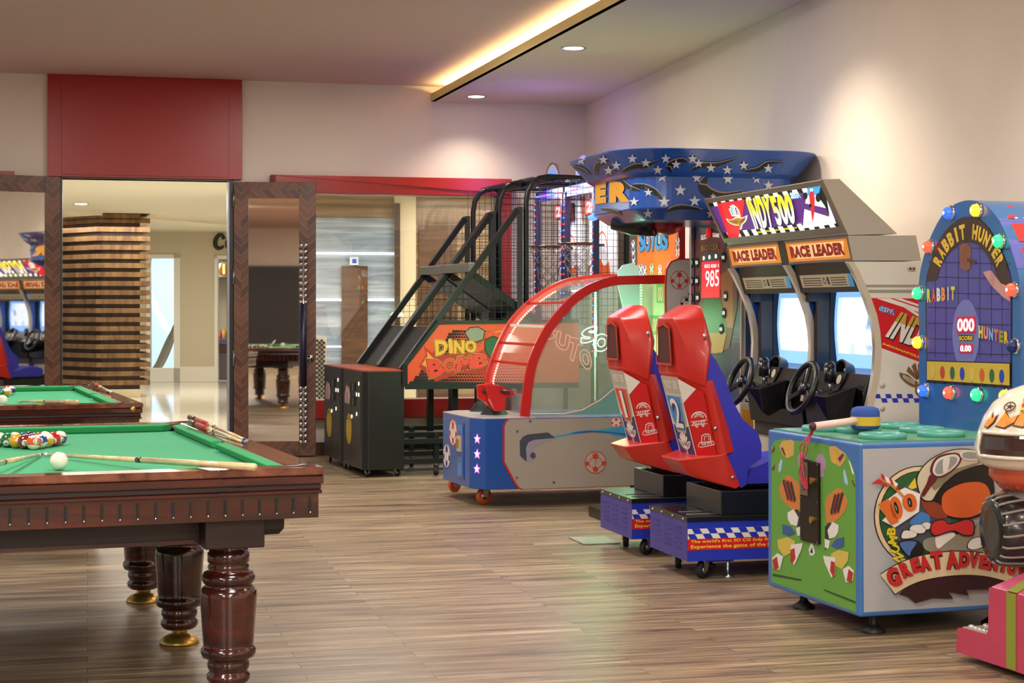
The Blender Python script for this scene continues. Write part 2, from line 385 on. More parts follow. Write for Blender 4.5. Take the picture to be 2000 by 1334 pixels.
# right wall
def rwx(Y): return .6994+.2039*(16.5-Y)
m = MB(); y0, y1 = -15, 17.2
vs = [(rwx(y0), y0, 0), (rwx(y1), y1, 0), (rwx(y1)+.2, y1, 0), (rwx(y0)+.2, y0, 0)]
m.add(vs+[(x, y, zTop) for x, y, z in vs], [(0, 3, 2, 1), (4, 5, 6, 7), (0, 1, 5, 4), (1, 2, 6, 5), (2, 3, 7, 6), (3, 0, 4, 7)], WH)
struct(m.build('wall_right'))
DKW = grain('dark lattice panel', '#1d1714', '#2c231e', .35, (1, 1, 1), 4, wave=9)
m = MB(); m.box((-8, -14.2, 0), (8, -14.0, zTop), WH); m.box((-7.3, -13.99, .0), (3.6, -13.9, 2.45), DKW); struct(m.build('wall_front'))
# upper ceiling, dropped ceiling with its lip
zC = 3.447; zS = 3.306
m = MB(); m.box((-8, -15, zC), (9, 18.5, zC+.1), CE); struct(m.build('ceiling'))
m = MB(); m.box((-8, -3.4, 3.36), (1, -3.0, 3.446), CS); struct(m.build('trim_8'))
e0 = Vector((-.762, 16.137)); ed = Vector((-.2715, 1)).normalized()
E = lambda Y: (e0.x-.2715*(Y-16.137), Y)
m = MB(); poly = [E(-3.0), (rwx(-3.0), -3.0), (rwx(16.5), 16.5), E(16.14)]
m.poly(Plane((0, 0, 0), (1, 0, 0), (0, 1, 0)), poly, CS, t=.03, off=zS)
lip = [E(-3.0), E(16.14)]
m.bar((lip[0][0]+.02, lip[0][1], zS+.0355), (lip[1][0]+.02, lip[1][1], zS+.0355), .04, .071, mat('cove lip paint', '#cfc08a', .8))
struct(m.build('ceiling'))
COVE = glow('cove light', '#ffe9a8', 38)
m = MB(); 
m.bar((E(16.0)[0]+.13, 16.0, zS+.045), (E(4)[0]+.13, 4.0, zS+.045), .03, .02, COVE)
tag(m.build('cove_light'), 'warm hidden strip light glowing behind the lip of the dropped ceiling', 'light')
# downlights
DISC = glow('lamp disc', '#fff3d8', 9)
Mz = Matrix
def downlight(x, y, z, label, r=.075, grp=None):
    t = thing('downlight', label, 'ceiling light', frame(x, y, 0, z), grp)
    a = MB(Matrix.Translation((x, y, z))); a.lathe([(r*1.0, -.001), (r*1.28, -.005), (r*1.3, -.001), (r*1.25, .0)], STEEL, 28, cap=False); a.build('trim_ring', t)
    a = MB(Matrix.Translation((x, y, z))); a.lathe([(r, .0), (r*.99, -.003), (r*.5, -.005), (.001, -.005)], DISC, 28); a.build('lamp_disc', t)
downlight(-.329, 15.76, zS, 'round recessed downlight in the dropped ceiling nearest the back wall')
downlight(.459, 12.82, zS, 'larger looking recessed downlight in the dropped ceiling nearer the camera')
# red trims
m = MB(WALL); a0, a1 = wa(93), wa(472); zt = zC
m.box((a0, -.05, zD+.012), (a1, -.001, zt), RED)
m.box((a0+.12, -.056, zD+.03), (a1-.12, -.05, zt-.01), RED)
struct(m.build('trim_1', bevel=.004))
m = MB(WALL)
# red frame of the long window: slanting faces as seen (deeper to the right)
zt = wz(700, 346); o0, o1 = wa(527), wa(994)
pt = pnear(WALL, 0)
def slab(a0, z0, a1, z1, d=.10): m.box((a0, -d, z0), (a1, -.001, z1), RED)
slab(o0, zWt, o1, zt); slab(o0, zWb-.17, o1, zWb); slab(wa(968), zWb-.17, o1, zt); slab(o0, zWb-.17, o0+.05, zt)
m.poly(pt, [(o0, zt), (o1, zt), (o1, zWt+.02)], mat('red lacquer bevel', '#ae251e', .3), t=.012, off=.10)
struct(m.build('trim_2', bevel=.004))
m = MB(WALL); a0, a1 = wa(-60), wa(28)
m.box((a0, -.06, zWb), (a1, -.001, wz(10, 335)), RED); struct(m.build('trim_3', bevel=.004))
# baseboard
m = MB(WALL)
m.box((-6, -.015, 0), (aDL, -.001, .12), BB); m.box((aDR, -.015, 0), (aC, -.001, .12), BB)
struct(m.build('baseboard_back', bevel=.003))
# black door frame
m = MB(WALL)
for q in [((aDL-.02, -.03, 0), (aDL+.012, .16, zD+.02)), ((aDR-.012, -.03, 0), (aDR+.02, .16, zD+.02)), ((aDL-.02, -.03, zD), (aDR+.02, .16, zD+.02))]:
    m.box(*q, BLACK)
m.box((aDR-.03, .01, 0), (aDR-.012, .1, zD), mat('grey door stop', '#9aa2ab', .3, .6))
struct(m.build('trim_4'))
GLASS = thin_glass('window glass', (.93, .95, .96), 1.6)
m = MB(WALL); m.box((aWL, .05, zWb), (aWR, .062, zWt), GLASS)
struct(m.build('window_1'))
# door leaves: herringbone veneer frame around a mirror
def veneer(x0, half, ax='X', al='Z'):
    m = bpy.data.materials.new('herringbone walnut veneer'); m.use_nodes = True; nt = m.node_tree; b = nt.nodes['Principled BSDF']
    tc = nt.nodes.new('ShaderNodeTexCoord'); sp = nt.nodes.new('ShaderNodeSeparateXYZ'); nt.links.new(tc.outputs['Object'], sp.inputs[0])
    def mth(op, a, b_=None, **k):
        n = nt.nodes.new('ShaderNodeMath'); n.operation = op
        for i, q in enumerate((a, b_)):
            if q is None: continue
            if isinstance(q, (int, float)): n.inputs[i].default_value = q
            else: nt.links.new(q, n.inputs[i])
        return n.outputs[0]
    # diagonal strips mirrored about the middle of the stile
    xs = mth('SUBTRACT', sp.outputs[ax], x0+half); pp = mth('ABSOLUTE', xs)
    d1 = mth('SUBTRACT', sp.outputs[al], mth('MULTIPLY', pp, 1.0))
    d = mth('MULTIPLY', d1, 12.5)
    fl = mth('FLOOR', d); fr = mth('FRACT', d)
    wn_ = nt.nodes.new('ShaderNodeTexWhiteNoise'); wn_.noise_dimensions = '2D'
    cb = nt.nodes.new('ShaderNodeCombineXYZ'); nt.links.new(fl, cb.inputs[0]); nt.links.new(mth('SIGN', xs), cb.inputs[1]); nt.links.new(cb.outputs[0], wn_.inputs['Vector'])
    r = nt.nodes.new('ShaderNodeValToRGB'); nt.links.new(wn_.outputs['Value'], r.inputs['Fac'])
    r.color_ramp.elements[0].color = lin('#4a291b'); r.color_ramp.elements[1].color = lin('#714630')
    # fine grain across the strips
    n = nt.nodes.new('ShaderNodeTexNoise'); cb2 = nt.nodes.new('ShaderNodeCombineXYZ'); nt.links.new(mth('MULTIPLY', d, 7.0), cb2.inputs[0]); nt.links.new(mth('MULTIPLY', pp, 12.0), cb2.inputs[1]); nt.links.new(cb2.outputs[0], n.inputs['Vector'])
    hs = nt.nodes.new('ShaderNodeHueSaturation'); nt.links.new(r.outputs['Color'], hs.inputs['Color'])
    mr = nt.nodes.new('ShaderNodeMapRange'); mr.inputs['To Min'].default_value = .6; mr.inputs['To Max'].default_value = 1.4; nt.links.new(n.outputs['Fac'], mr.inputs['Value']); nt.links.new(mr.outputs[0], hs.inputs['Value'])
    ln = mth('LESS_THAN', fr, .07)
    mx = nt.nodes.new('ShaderNodeMixRGB'); nt.links.new(mth('MULTIPLY', ln, .6), mx.inputs['Fac']); nt.links.new(hs.outputs['Color'], mx.inputs['Color1']); mx.inputs['Color2'].default_value = lin('#9a7358')
    nt.links.new(mx.outputs['Color'], b.inputs['Base Color']); b.inputs['Roughness'].default_value = .35
    return m
MIRR = mat('mirror', '#e6e2da', .02, 1)
BNAVY = mat('dark blue grip', '#191c3a', .35)
def leaf(M, w_, h, gl, gb, gt, stile_l, stile_r, name):
    """door leaf in frame M: a from 0 to w_, front face at b=0"""
    t = bpy.data.objects.new(name, None); COL.objects.link(t); t.matrix_world = M; ROOTM[t.name] = M.copy(); t['kind'] = 'structure'
    a = MB(M)
    a.box((0, 0, .012), (stile_l, .045, h), veneer(0, stile_l/2)); a.box((w_-stile_r, 0, .012), (w_, .045, h), veneer(w_-stile_r, stile_r/2))
    a.box((stile_l, 0, gt), (w_-stile_r, .045, h), veneer(gt, (h-gt)/2, 'Z', 'X')); a.box((stile_l, 0, .012), (w_-stile_r, .045, gb), veneer(0, gb/2, 'Z', 'X'))
    a.build('door_frame', t, bevel=.002)
    a = MB(M); a.box((stile_l, .012, gb), (w_-stile_r, .03, gt), MIRR); a.build('mirror_panel', t)
    return t
# right leaf, folded back against the wall between doorway and window
pr = WALL@Vector((aDR+.02, -.075, 0))
LR = frame(pr.x, pr.y, 5.2)
lp = pnear(LR, 0)
wR = lp.px(617, 600)[0]; gL = lp.px(485, 600)[0]; gR = lp.px(584, 600)[0]
dr = leaf(LR, wR, lp.px(530, 355.5)[1], 0, lp.px(530, 862)[1], lp.px(530, 387)[1], gL, wR-gR, 'door_1')
m = MB(LR); xh = lp.px(593, 600)[0]
z0, z1 = lp.px(593, 593)[1], lp.px(593, 755)[1]
m.tube([(xh, -.07, lp.px(593, 478)[1]), (xh, -.07, lp.px(593, 864)[1])], .012, CHROME, 10)
m.tube([(xh, -.07, z0), (xh, -.07, z1)], .030, BNAVY, 12)
for (ya, yb) in ((480, 590), (757, 862)):
    za, zb = lp.px(593, ya)[1], lp.px(593, yb)[1]; n = int(abs(za-zb)/.052)
    for i in range(n+1):
        zz = za+(zb-za)*i/n
        for dx in (-.021, .021): m.sphere((xh+dx, -.075, zz), .020, CHROME, 8, 6)
for zz in (lp.px(593, 500)[1], lp.px(593, 840)[1]): m.tube([(xh, -.07, zz), (xh, .01, zz)], .008, CHROME, 8)
m.build('pull_handle', dr, label='chrome beaded pull handle with dark blue grip')
m = MB(LR); kx, kz = lp.px(606, 700)
Mk = LR@Matrix.Translation((kx, 0, kz))@Matrix.Rotation(math.pi/2, 4, 'X')
m.lathe([(.034, 0), (.034, .006), (.026, .012), (.012, .014), (.012, .02), (.001, .021)], CHROME, 20, M=Mk); m.build('door_lock', dr)
m = MB(LR); 
for yy in (388, 540, 700): zz = lp.px(453, yy)[1]; m.tube([(0, -.008, zz-.07), (0, -.008, zz+.07)], .008, STEEL, 8)
m.build('hinge', dr)
# left leaf, half open, its mirror showing the racing machine
pl_ = WALL@Vector((aDL-.005, -.03, 0)); ang = 31.0
wL = 1.02; u = Vector((math.cos(math.radians(ang)), math.sin(math.radians(ang)), 0))
LL = frame(pl_.x-u.x*wL, pl_.y-u.y*wL, ang)
lp2 = pnear(LL, 0); g2 = wL-lp2.px(88, 600)[0]
leaf(LL, wL, lp2.px(110, 345)[1], 0, .30, lp2.px(60, 375)[1], .19, g2, 'door_2')
# ================================================================ THE LOBBY BEYOND
CRL = mat('lobby cream wall', '#cfc4a8', .7)
MARB = mat('polished marble floor', '#e9e3d4', .07, var=.06, vscale=.8)
LOB = WALL
m = MB(LOB); m.box((-9, .02, -.1), (7, 22, -.002), MARB); struct(m.build('floor_lobby'))
m = MB(LOB); m.box((-9, .17, 2.80), (7, 22, 2.9), mat('lobby ceiling paint', '#ddd5bf', .8))
m.add([tuple(WALL.inverted()@P(60, 405, 24.6)), tuple(WALL.inverted()@P(520, 439, 30.0)), tuple(WALL.inverted()@P(520, 439, 30.0)+Vector((0, 9, 0))), tuple(WALL.inverted()@P(60, 405, 24.6)+Vector((0, 14, 0)))]+[tuple(Vector((*(WALL.inverted()@q).xy, 2.76))) for q in (P(60, 405, 24.6), P(520, 439, 30.0))]+[tuple(Vector((*((WALL.inverted()@q)+Vector((0, d, 0))).xy, 2.76))) for q, d in ((P(520, 439, 30.0), 9), (P(60, 405, 24.6), 14))], [(0, 1, 5, 4), (4, 5, 6, 7)], mat('lobby ceiling step', '#efe6cc', .8)); struct(m.build('ceiling_lobby'))
# far lobby wall: reached about 31 m out
LF = frame(P(355, 745, 31.5).x, 31.5, 4.0); lf = pnear(LF, 0)
def fx(x, y): return lf.px(x, y)
def fbox(mb, x0, y0, x1, y1, b0, b1, mt):
    p = fx(x0, y1); q = fx(x1, y0); mb.box((p[0], b0, max(p[1], 0)), (q[0], b1, q[1]), mt, None)
m = MB(LF)
zh = 2.80
a_l, a_r = fx(286, 600)[0], fx(352, 600)[0]; a2, a3 = fx(419, 600)[0], fx(470, 600)[0]; zdt = fx(330, 497)[1]; zdt2 = fx(430, 499)[1]
m.box((-14, 0, 0), (a_l, .2, zh), CRL); m.box((a_l, 0, zdt), (a_r, .2, zh), CRL); m.box((a_r, 0, 0), (a2, .2, zh), CRL); m.box((a2, 0, zdt2), (a3, .2, zh), CRL); m.box((a3, 0, 0), (a3+7, .2, zh), CRL)
struct(m.build('wall_lobby'))
WT = mat('white door trim', '#eeeade', .5)
m = MB(LF); k = .07
for q in [((a_l, -.03, 0), (a_l+k, .2, zdt)), ((a_r-k*1.6, -.03, 0), (a_r, .2, zdt)), ((a_l, -.03, zdt-k), (a_r, .2, zdt)), ((a_l, -.03, 0), (a_r, .2, .25))]: m.box(*q, WT)
struct(m.build('trim_5'))
m = MB(LF); m.box((a2, -.03, 0), (a2+.06, .2, zdt2), WT); m.box((a2, -.03, zdt2-.06), (a3, .2, zdt2), WT); struct(m.build('trim_6'))
m = MB(LF); m.box((a_r, -.04, 0), (a2, -.001, .28), mat('pale stone baseboard', '#efe8d8', .3)); struct(m.build('baseboard_lobby'))
SKY = glow('daylight beyond the lobby door', '#a9bccb', .85)
m = MB(LF); m.box((a_l+k, .06, .25), (a_r-k, .075, zdt-k), thin_glass('lobby glass', (.95, .97, 1), 1)); struct(m.build('door_3'))
m = MB(LF); m.box((a_l-2, 2.6, 0), (a_r+.25, 2.65, 3), SKY); struct(m.build('wall_daylight'))
# bright curved slide tube behind the glass door
def lpt(x, y, b): p = loc_px(LF, x, y, b=b); return tuple(p)
m = MB(LF); 
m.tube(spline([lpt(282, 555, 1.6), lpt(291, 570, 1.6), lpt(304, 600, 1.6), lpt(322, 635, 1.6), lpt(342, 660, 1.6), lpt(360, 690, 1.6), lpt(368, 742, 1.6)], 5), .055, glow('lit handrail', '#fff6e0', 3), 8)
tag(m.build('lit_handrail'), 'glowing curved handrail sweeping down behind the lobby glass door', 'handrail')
CANV = mat('taupe canvas', '#9a8d74', .8)
t = thing('sling_chair', 'taupe canvas sling chair seen through the lobby glass door', 'chair', frame(*(LF@Vector(lpt(315, 735, .9))).xy, 4))
m = MB(LF); m.tube(spline([lpt(346, 619, .9), lpt(340, 655, .9), lpt(326, 695, .9), lpt(306, 730, .9), lpt(296, 740, .9)], 5), [.03]*21, CANV, 8)
m.tube([lpt(310, 718, .9), lpt(321, 738, .9)], .025, CANV, 8); m.build('chair_frame', t)
m = MB(LF); c0 = spline([lpt(345, 622, .88), lpt(322, 668, .88), lpt(302, 712, .88), lpt(282, 735, .88)], 4); c1 = spline([lpt(345, 622, 1.3), lpt(330, 690, 1.3), lpt(312, 722, 1.3), lpt(296, 738, 1.3)], 4)
m.loft([[c0[i], c1[i], (c1[i][0], c1[i][1], c1[i][2]-.02), (c0[i][0], c0[i][1], c0[i][2]-.02)] for i in range(len(c0))], CANV); m.build('sling', t)
# letters of the lobby sign, the back bar behind the second opening
m = MB(LF); sg = mat('dark sign letters', '#2c2620', .5)
q = pnear(LF, -.001)
m.tube([tuple(q.at((fx(x, y)), .02)) for x, y in spline([(437.5, 464), (434, 459), (427, 460), (421.5, 469), (421, 479), (426, 485), (433, 484), (437, 480)], 5)], [.018+.022*math.sin(math.pi*min(i, 35)/35) for i in range(36)], sg, 8, world=True)
m.sphere(tuple(LF.inverted()@q.at(fx(436.5, 464.5), .02)), .035, sg, 8, 6)
m.tube([tuple(q.at((fx(x, y)), .02)) for x, y in spline([(455, 468), (448, 466), (443, 474), (444, 483), (450, 484), (456, 476), (457, 467), (457, 484)], 4)], .028, sg, 8, world=True)
tag(m.build('wall_sign'), 'dark script letters Ca on the cream lobby wall, cut off by the door', 'sign')
m = MB(LF); m.box((a2-.5, 3.0, 0), (a3+3, 3.1, 2.8), mat('tan back room', '#b49c7c', .7)); m.box((a2-.5, 2.2, 1.95), (a3+3, 2.99, 2.8), mat('taupe bulkhead', '#5f5648', .7)); struct(m.build('wall_bar'))
m = MB(LF); p = lpt(421, 688, 1.0); q_ = lpt(450, 662, 1.0)
m.box((a2-.2, 1.0, 0), (a3+1.5, 1.6, p[2]), mat('plum counter front', '#5d4b52', .4)); m.box((a2-.2, .96, p[2]), (a3+1.5, 1.64, q_[2]-.1), mat('dark red counter', '#4a2426', .3)); m.box((a2-.2, .94, q_[2]-.1), (a3+1.5, 1.66, q_[2]), mat('violet counter top', '#5d5178', .3))
tag(m.build('bar_counter', bevel=.01), 'dark bar counter with violet top seen past the right door edge', 'counter')
t = thing('pendant_lamp', 'amber glass pendant lamp hanging in the room past the lobby wall', 'lamp', LF@Matrix.Translation(lpt(437, 540, .8)))
pc = lpt(437, 512, .8); pb = lpt(437, 540, .8); m = MB(LF)
m.lathe([(.03, pc[2]), (.11, pc[2]-.04), (.14, pc[2]-.14), (.13, pb[2]+.02), (.10, pb[2])], thin_glass('amber glass', (.9, .6, .25), 1.4, .05, .25, '#c98a3a'), 16, cap=False, c=(pc[0], .8, 0)); m.build('lamp_shade', t)
m = MB(LF); m.tube([(pc[0], .8, pc[2]-.03), (pc[0], .8, pb[2]+.05)], .02, glow('filament', '#ffc36b', 14), 8); m.build('bulb', t)
m = MB(LF); m.tube([(pc[0], .8, pc[2]), (pc[0], .8, 2.8)], .006, BLACK, 6); m.build('cord', t)
for i, (x, y, c, h) in enumerate([(430, 661, '#c2542c', .17), (438.5, 661, '#d9a03a', .22), (447, 661, '#3c3a44', .25), (456, 661, '#a03524', .18)]):
    p = lpt(x, 662, 1.3); m = MB(LF); m.lathe([(.035, 0), (.038, .01), (.038, h*.6), (.014, h*.75), (.014, h)], mat('bottle %d glass' % i, c, .2), 10, c=(p[0], 1.3, q_[2]))
    tag(m.build('bottle'), ['short rust red', 'amber', 'tall dark', 'brick red'][i]+' bottle on the violet lobby bar counter', 'bottle', 'bottles on the lobby bar')
# ceiling lights of the lobby
for (x, y, lb) in ((158, 399, 'recessed downlight in the lobby ceiling at the upper left of the doorway'), (361, 441.5, 'small recessed downlight in the lobby ceiling left of the sign letters')):
    Y = (2.795-HC)*FPX/(HY-y); p = P(x, y, Y); downlight(p.x, p.y, 2.797, lb, .085)
area('lobby_light', (-4.5, 20, 2.6), 3.2, 130, (1, .95, .85)); area('lobby_light', (-5.5, 27, 2.6), 3.2, 165, (1, .95, .85)); area('corridor_light', (.2, 20.0, 2.75), 2.5, 120, (1, .92, .82))
area('chair_fill_light', tuple(LF@Vector(((a_l+a_r)/2, 1.0, 2.7))), 1.2, 60, (.8, .9, 1))  # added lamp, brightens the sling chair behind the glass door
# slatted timber column
CA = frame(P(188, 766, 26).x, 26, 16); cl = pnear(CA, 0); ct = P(188, 425, 26).z
SL = grain('slat oak', '#64452a', '#957044', .5, (1, .3, .3), 3, wave=9); SD = grain('slat dark oak', '#2c1e14', '#46311f', .6, (1, .3, .3), 3, wave=9)
t = thing('slatted_column', 'square timber column of stacked light and dark slats in the lobby', 'column', CA)
wN = cl.px(275, 600)[0]; m = MB(CA); lv = pleft(CA, 0)
dL = 1.15
m.box((-.0, .0, 0), (wN, dL, .12), mat('cream plinth', '#d9caa6', .5)); m.build('plinth', t)
m = MB(CA); zz = .12; n = 19; ph = (ct-.12)/n
m.box((.05, .05, .12), (wN-.01, dL-.03, 2.795), SD); m.build('core', t)
m = MB(CA)
for i in range(n+1):
    z0 = .12+i*ph+ph*.46; m.box((0, 0, z0), (wN+.14, dL, min(z0+ph*.54, 2.79)), SL)
m.box((0, 0, 2.70), (wN, dL, 2.79), SL)
m.build('slats', t)
m = MB(); o = P(188, 766, 26); far = P(96, 762, 26.9)
def lface(z0, z1, e, mt):
    o2 = Vector((o.x+.3, o.y+1.3, 0)); f2 = Vector((far.x+.3, far.y+1.3, 0)); d = Vector((e, e, 0))
    vs = [Vector((o.x, o.y, 0))+d, Vector((far.x, far.y, 0))+d, f2, o2]
    m.add([(v.x, v.y, z0) for v in vs]+[(v.x, v.y, z1) for v in vs], [(0, 1, 2, 3), (7, 6, 5, 4), (1, 0, 4, 5), (2, 1, 5, 6), (3, 2, 6, 7), (0, 3, 7, 4)], mt, world=True)
for i in range(n+1):
    z0 = .12+i*ph+ph*.46; lface(z0, min(z0+ph*.54, 2.79), 0, SL)
lface(2.70, 2.79, 0, SL)
lface(.12, 2.79, .05, SD); lface(0, .12, 0, mat('cream plinth'))
m.build('side_slats', t)
# corridor behind the long window: streaked stone panels, timber doors, pale piers
CO = frame(P(617, 700, 21.5).x, 21.5, 6); co = pnear(CO, 0)
STN = grain('streaked grey stone', '#7e8c9c', '#c0cad4', .3, (.5, 1, 9), 6, wave=1.1, c3='#9aa8b6')
STB = grain('streaked brown stone', '#6b5238', '#a58a63', .3, (.5, 1, 9), 6, wave=1.1)
CW = grain('corridor timber', '#4a3322', '#6d4d33', .35, (1, 1, 8), 4, wave=2)
def cbx(mb, x0, y0, x1, y1, b0, b1, mt):
    p = co.px(x0, y1); q = co.px(x1, y0); mb.box((p[0], b0, max(p[1], 0)), (q[0], b1, min(q[1], 2.8)), mt)
m = MB(CO)
cbx(m, 560, 425, 770, 740, 0, .1, STN); cbx(m, 560, 340, 770, 425, 0, .1, STB); cbx(m, 560, 740, 770, 900, 0, .1, STB)
cbx(m, 770, 340, 812, 900, -.06, .1, mat('cream pier', '#d8c8a4', .6)); cbx(m, 812, 340, 900, 900, 0, .1, STB); cbx(m, 900, 340, 1300, 900, 0, .1, STB)
struct(m.build('wall_corridor'))
m = MB(CO); cbx(m, 667, 520, 718, 860, -.03, .0, CW); cbx(m, 770, 398, 781, 860, -.09, -.06, mat('corridor dark jamb', '#4a3524', .4)); cbx(m, 818, 440, 890, 860, -.03, 0, CW); struct(m.build('door_4'))
m = MB(CO)
for (x0, y0, x1, y1) in ((560, 493, 770, 497), (560, 583, 775, 588), (560, 675, 775, 679)): cbx(m, x0, y0, x1, y1, -.02, -.001, glow('glowing stripe', '#dfeaf0', .9))  # brightness of the lit stripes put in as their own glow
struct(m.build('trim_7'))
m = MB(CO); cbx(m, 683, 502, 700, 518, -.045, -.001, mat('sign white', '#e8eef2', .4)); cbx(m, 688, 506, 696, 514, -.05, -.046, mat('sign blue', '#2f62b5', .4))
tag(m.build('door_sign'), 'small square blue and white sign above the dark corridor door', 'sign')
m = MB(CO); p = co.px(626, 800)
for i in range(4):
    for j in range(26):
        if (i+j) % 2: m.box((p[0]-.05+i*.028, -.6, .25+j*.028), (p[0]-.05+i*.028+.026, -.58, .25+j*.028+.026), MATTE)
m.box((p[0]-.06, -.58, .0), (p[0]+.075, -.5, 1.0), mat('pale checker panel', '#cfc9ae', .6))
tag(m.build('checkered_screen'), 'pale panel with black checks seen through the window beside the door leaf', 'screen')
# ================================================================ POOL TABLES
MAH = grain('polished mahogany', '#240a06', '#4f1b12', .18, (.6, .6, 6), 4, coat=.6, wave=3, c3='#38110b')
MAHD = grain('dark mahogany', '#170b08', '#2e140e', .45, (.6, .6, 6), 4, wave=3)
MAHT = grain('rail top mahogany', '#4a2418', '#85503c', .07, (4, .6, 4), 4, coat=.8, wave=3)
CLOTH = mat('green cloth', '#3fa170', .92, var=.03, vscale=3, bump=.05, bscale=700)
CUSH = mat('green cushion cloth', '#2f9a5f', .9)
LEATH = mat('brown pocket leather', '#2a1a15', .4)
BRASS = mat('brass', '#c9a657', .33, .9)
TW, TL, TZ = 1.62, 2.546, .82
TABLE_M = frame(-.642, 5.906, 19.9)
LEGP = [(.0675, .54), (.0675, .521), (.0725, .517), (.0725, .502), (.0725, .487), (.066, .482), (.0715, .474), (.0715, .466), (.067, .459), (.085, .452), (.093, .438), (.093, .428), (.086, .416), (.078, .410),
        (.090, .402), (.098, .388), (.099, .372), (.097, .345), (.092, .28), (.088, .225), (.086, .211), (.088, .206), (.095, .198), (.096, .186), (.090, .172), (.076, .166), (.068, .160), (.073, .152), (.073, .138), (.066, .126), (.066, .121), (.075, .113), (.075, .098), (.066, .086), (.06, .082)]
LEGP = [(r, .060+(z-.082)*.48/.458) for r, z in LEGP]
FOOTP = [(.032, .062), (.032, .040), (.044, .036), (.062, .028), (.074, .016), (.080, .006), (.080, .0), (.001, .0)]
def pool_table(M, label, brass_screw=False):
    t = thing('pool_table', label, 'pool table', M, 'pool tables')
    W, L, Z = TW, TL, TZ
    def rg(mb, i0, i1, z0, z1, m):      # rectangular ring between inset i0 and i1
        mb.box((-W+i0, i0, z0), (-i0, i1, z1), m); mb.box((-W+i0, L-i1, z0), (-i0, L-i0, z1), m)
        mb.box((-W+i0, i1, z0), (-W+i1, L-i1, z1), m); mb.box((-i1, i1, z0), (-i0, L-i1, z1), m)
    a = MB(M)
    a.box((-W, 0, Z-.028), (0, .115, Z), MAHT); a.box((-W, L-.115, Z-.028), (0, L, Z), MAHT)
    a.box((-W, .115, Z-.028), (-W+.115, L-.115, Z), MAHT); a.box((-.115, .115, Z-.028), (0, L-.115, Z), MAHT)
    a.build('rail', t, bevel=.006)
    a = MB(M)
    rg(a, .004, .05, Z-.058, Z-.0285, MAH); rg(a, .012, .05, Z-.078, Z-.058, MAHD); rg(a, .008, .05, Z-.092, Z-.078, MAH)
    a.build('rail_moulding', t, bevel=.005)
    a = MB(M); rg(a, .02, .06, .645, Z-.092, MAH)
    n = 26
    for i in range(n+1):
        x = -W+.05+(W-.1)*i/n
        for yy in (.0195, L-.0195): a.box((x-.0045, yy-.003, .666), (x+.0045, yy+.003, .716), MATTE); a.sphere((x, yy+(-.003 if yy < 1 else .003), .664), .0042, CHROME, 6, 4)
    n = 41
    for i in range(n+1):
        y = .05+(L-.1)*i/n
        for xx in (-.0195, -W+.0195): a.box((xx-.003, y-.0045, .666), (xx+.003, y+.0045, .716), MATTE)
    a.build('apron', t)
    a = MB(M)
    a.box((-W+.10, .10, .775-.03), (-.10, L-.10, .783), CLOTH); a.build('bed_cloth', t)
    a = MB(M); rg(a, .21, .25, .548, .645, MAHD); rg(a, .198, .255, .548, .562, MAH); a.build('under_frame', t)
    # cushions
    ci, co_, pr_, mr_ = .115, .165, .085, .06
    top = ptop(M, 0)
    def cush(p0, p1, nx, ny, c0, c1):
        """p0,p1 along the rail, (nx,ny) inward; c0,c1 how far the ends are cut back at the nose"""
        p0 = Vector(p0); p1 = Vector(p1); d = (p1-p0).normalized(); nn = Vector((nx, ny))
        q = [p0, p1, p1+nn*.052-d*c1, p0+nn*.052+d*c0]
        r_ = [tuple(M@Vector((v.x, v.y, zz))) for v in q for zz in (Z-.002, .784)]
        vs = [M@Vector((v.x, v.y, Z-.002)) for v in q[:2]]+[M@Vector((v.x, v.y, Z-.005)) for v in q[2:]]
        lo = [M@Vector((v.x, v.y, .784)) for v in q[:2]]+[M@Vector((v.x-nn.x*.014, v.y-nn.y*.014, .784)) for v in q[2:]]
        b_ = MB(); b_.add(vs+lo, [(0, 1, 2, 3), (7, 6, 5, 4), (0, 4, 5, 1), (1, 5, 6, 2), (2, 6, 7, 3), (3, 7, 4, 0)], CUSH, world=True)
        b_.build('cushion', t, bevel=.006)
    e = .10
    for x, nx in ((-ci, -1), (-W+ci, 1)):
        cush((x, ci+.04), (x, L/2-.045), nx, 0, .05, .025); cush((x, L/2+.045), (x, L-ci-.04), nx, 0, .025, .05)
    for y, ny in ((ci, 1), (L-ci, -1)): cush((-W+ci+.04, y), (-ci-.04, y), 0, ny, .05, .05)
    # pockets
    for (x, y, k) in ((-ci, ci, 1), (-ci, L-ci, 1), (-W+ci, ci, 1), (-W+ci, L-ci, 1), (-ci+.025, L/2, 0), (-W+ci-.025, L/2, 0)):
        b_ = MB(M); rr = .058
        b_.lathe([(rr, .786), (rr, .70), (.001, .70)], MATTE, 16, c=(x, y, 0), cap=False)
        b_.lathe([(.001, .7845), (rr, .7845)], MATTE, 16, c=(x, y, 0), cap=False)
        sx = -1 if x < -W/2 else 1; sy = -1 if y < L/2 else 1
        base = math.degrees(math.atan2(sy, sx)) if k else (180 if sx < 0 else 0); sp = 118 if k else 95
        pts = [(x+(rr+.010)*math.cos(math.radians(base-sp+2*sp*i/14)), y+(rr+.010)*math.sin(math.radians(base-sp+2*sp*i/14)), Z-.005-.006*abs(i-7)/7) for i in range(15)]
        b_.tube(pts, .011, LEATH, 8)
        b_.loft([[(p[0]+(x-p[0])*.12, p[1]+(y-p[1])*.12, Z-.003), (p[0]+(x-p[0])*.30, p[1]+(y-p[1])*.30, Z-.02), (p[0]+(x-p[0])*.30, p[1]+(y-p[1])*.30, .76), (p[0]+(x-p[0])*.10, p[1]+(y-p[1])*.10, .76)] for p in pts], LEATH)
        b_.build('pocket', t)
    # legs
    first = None
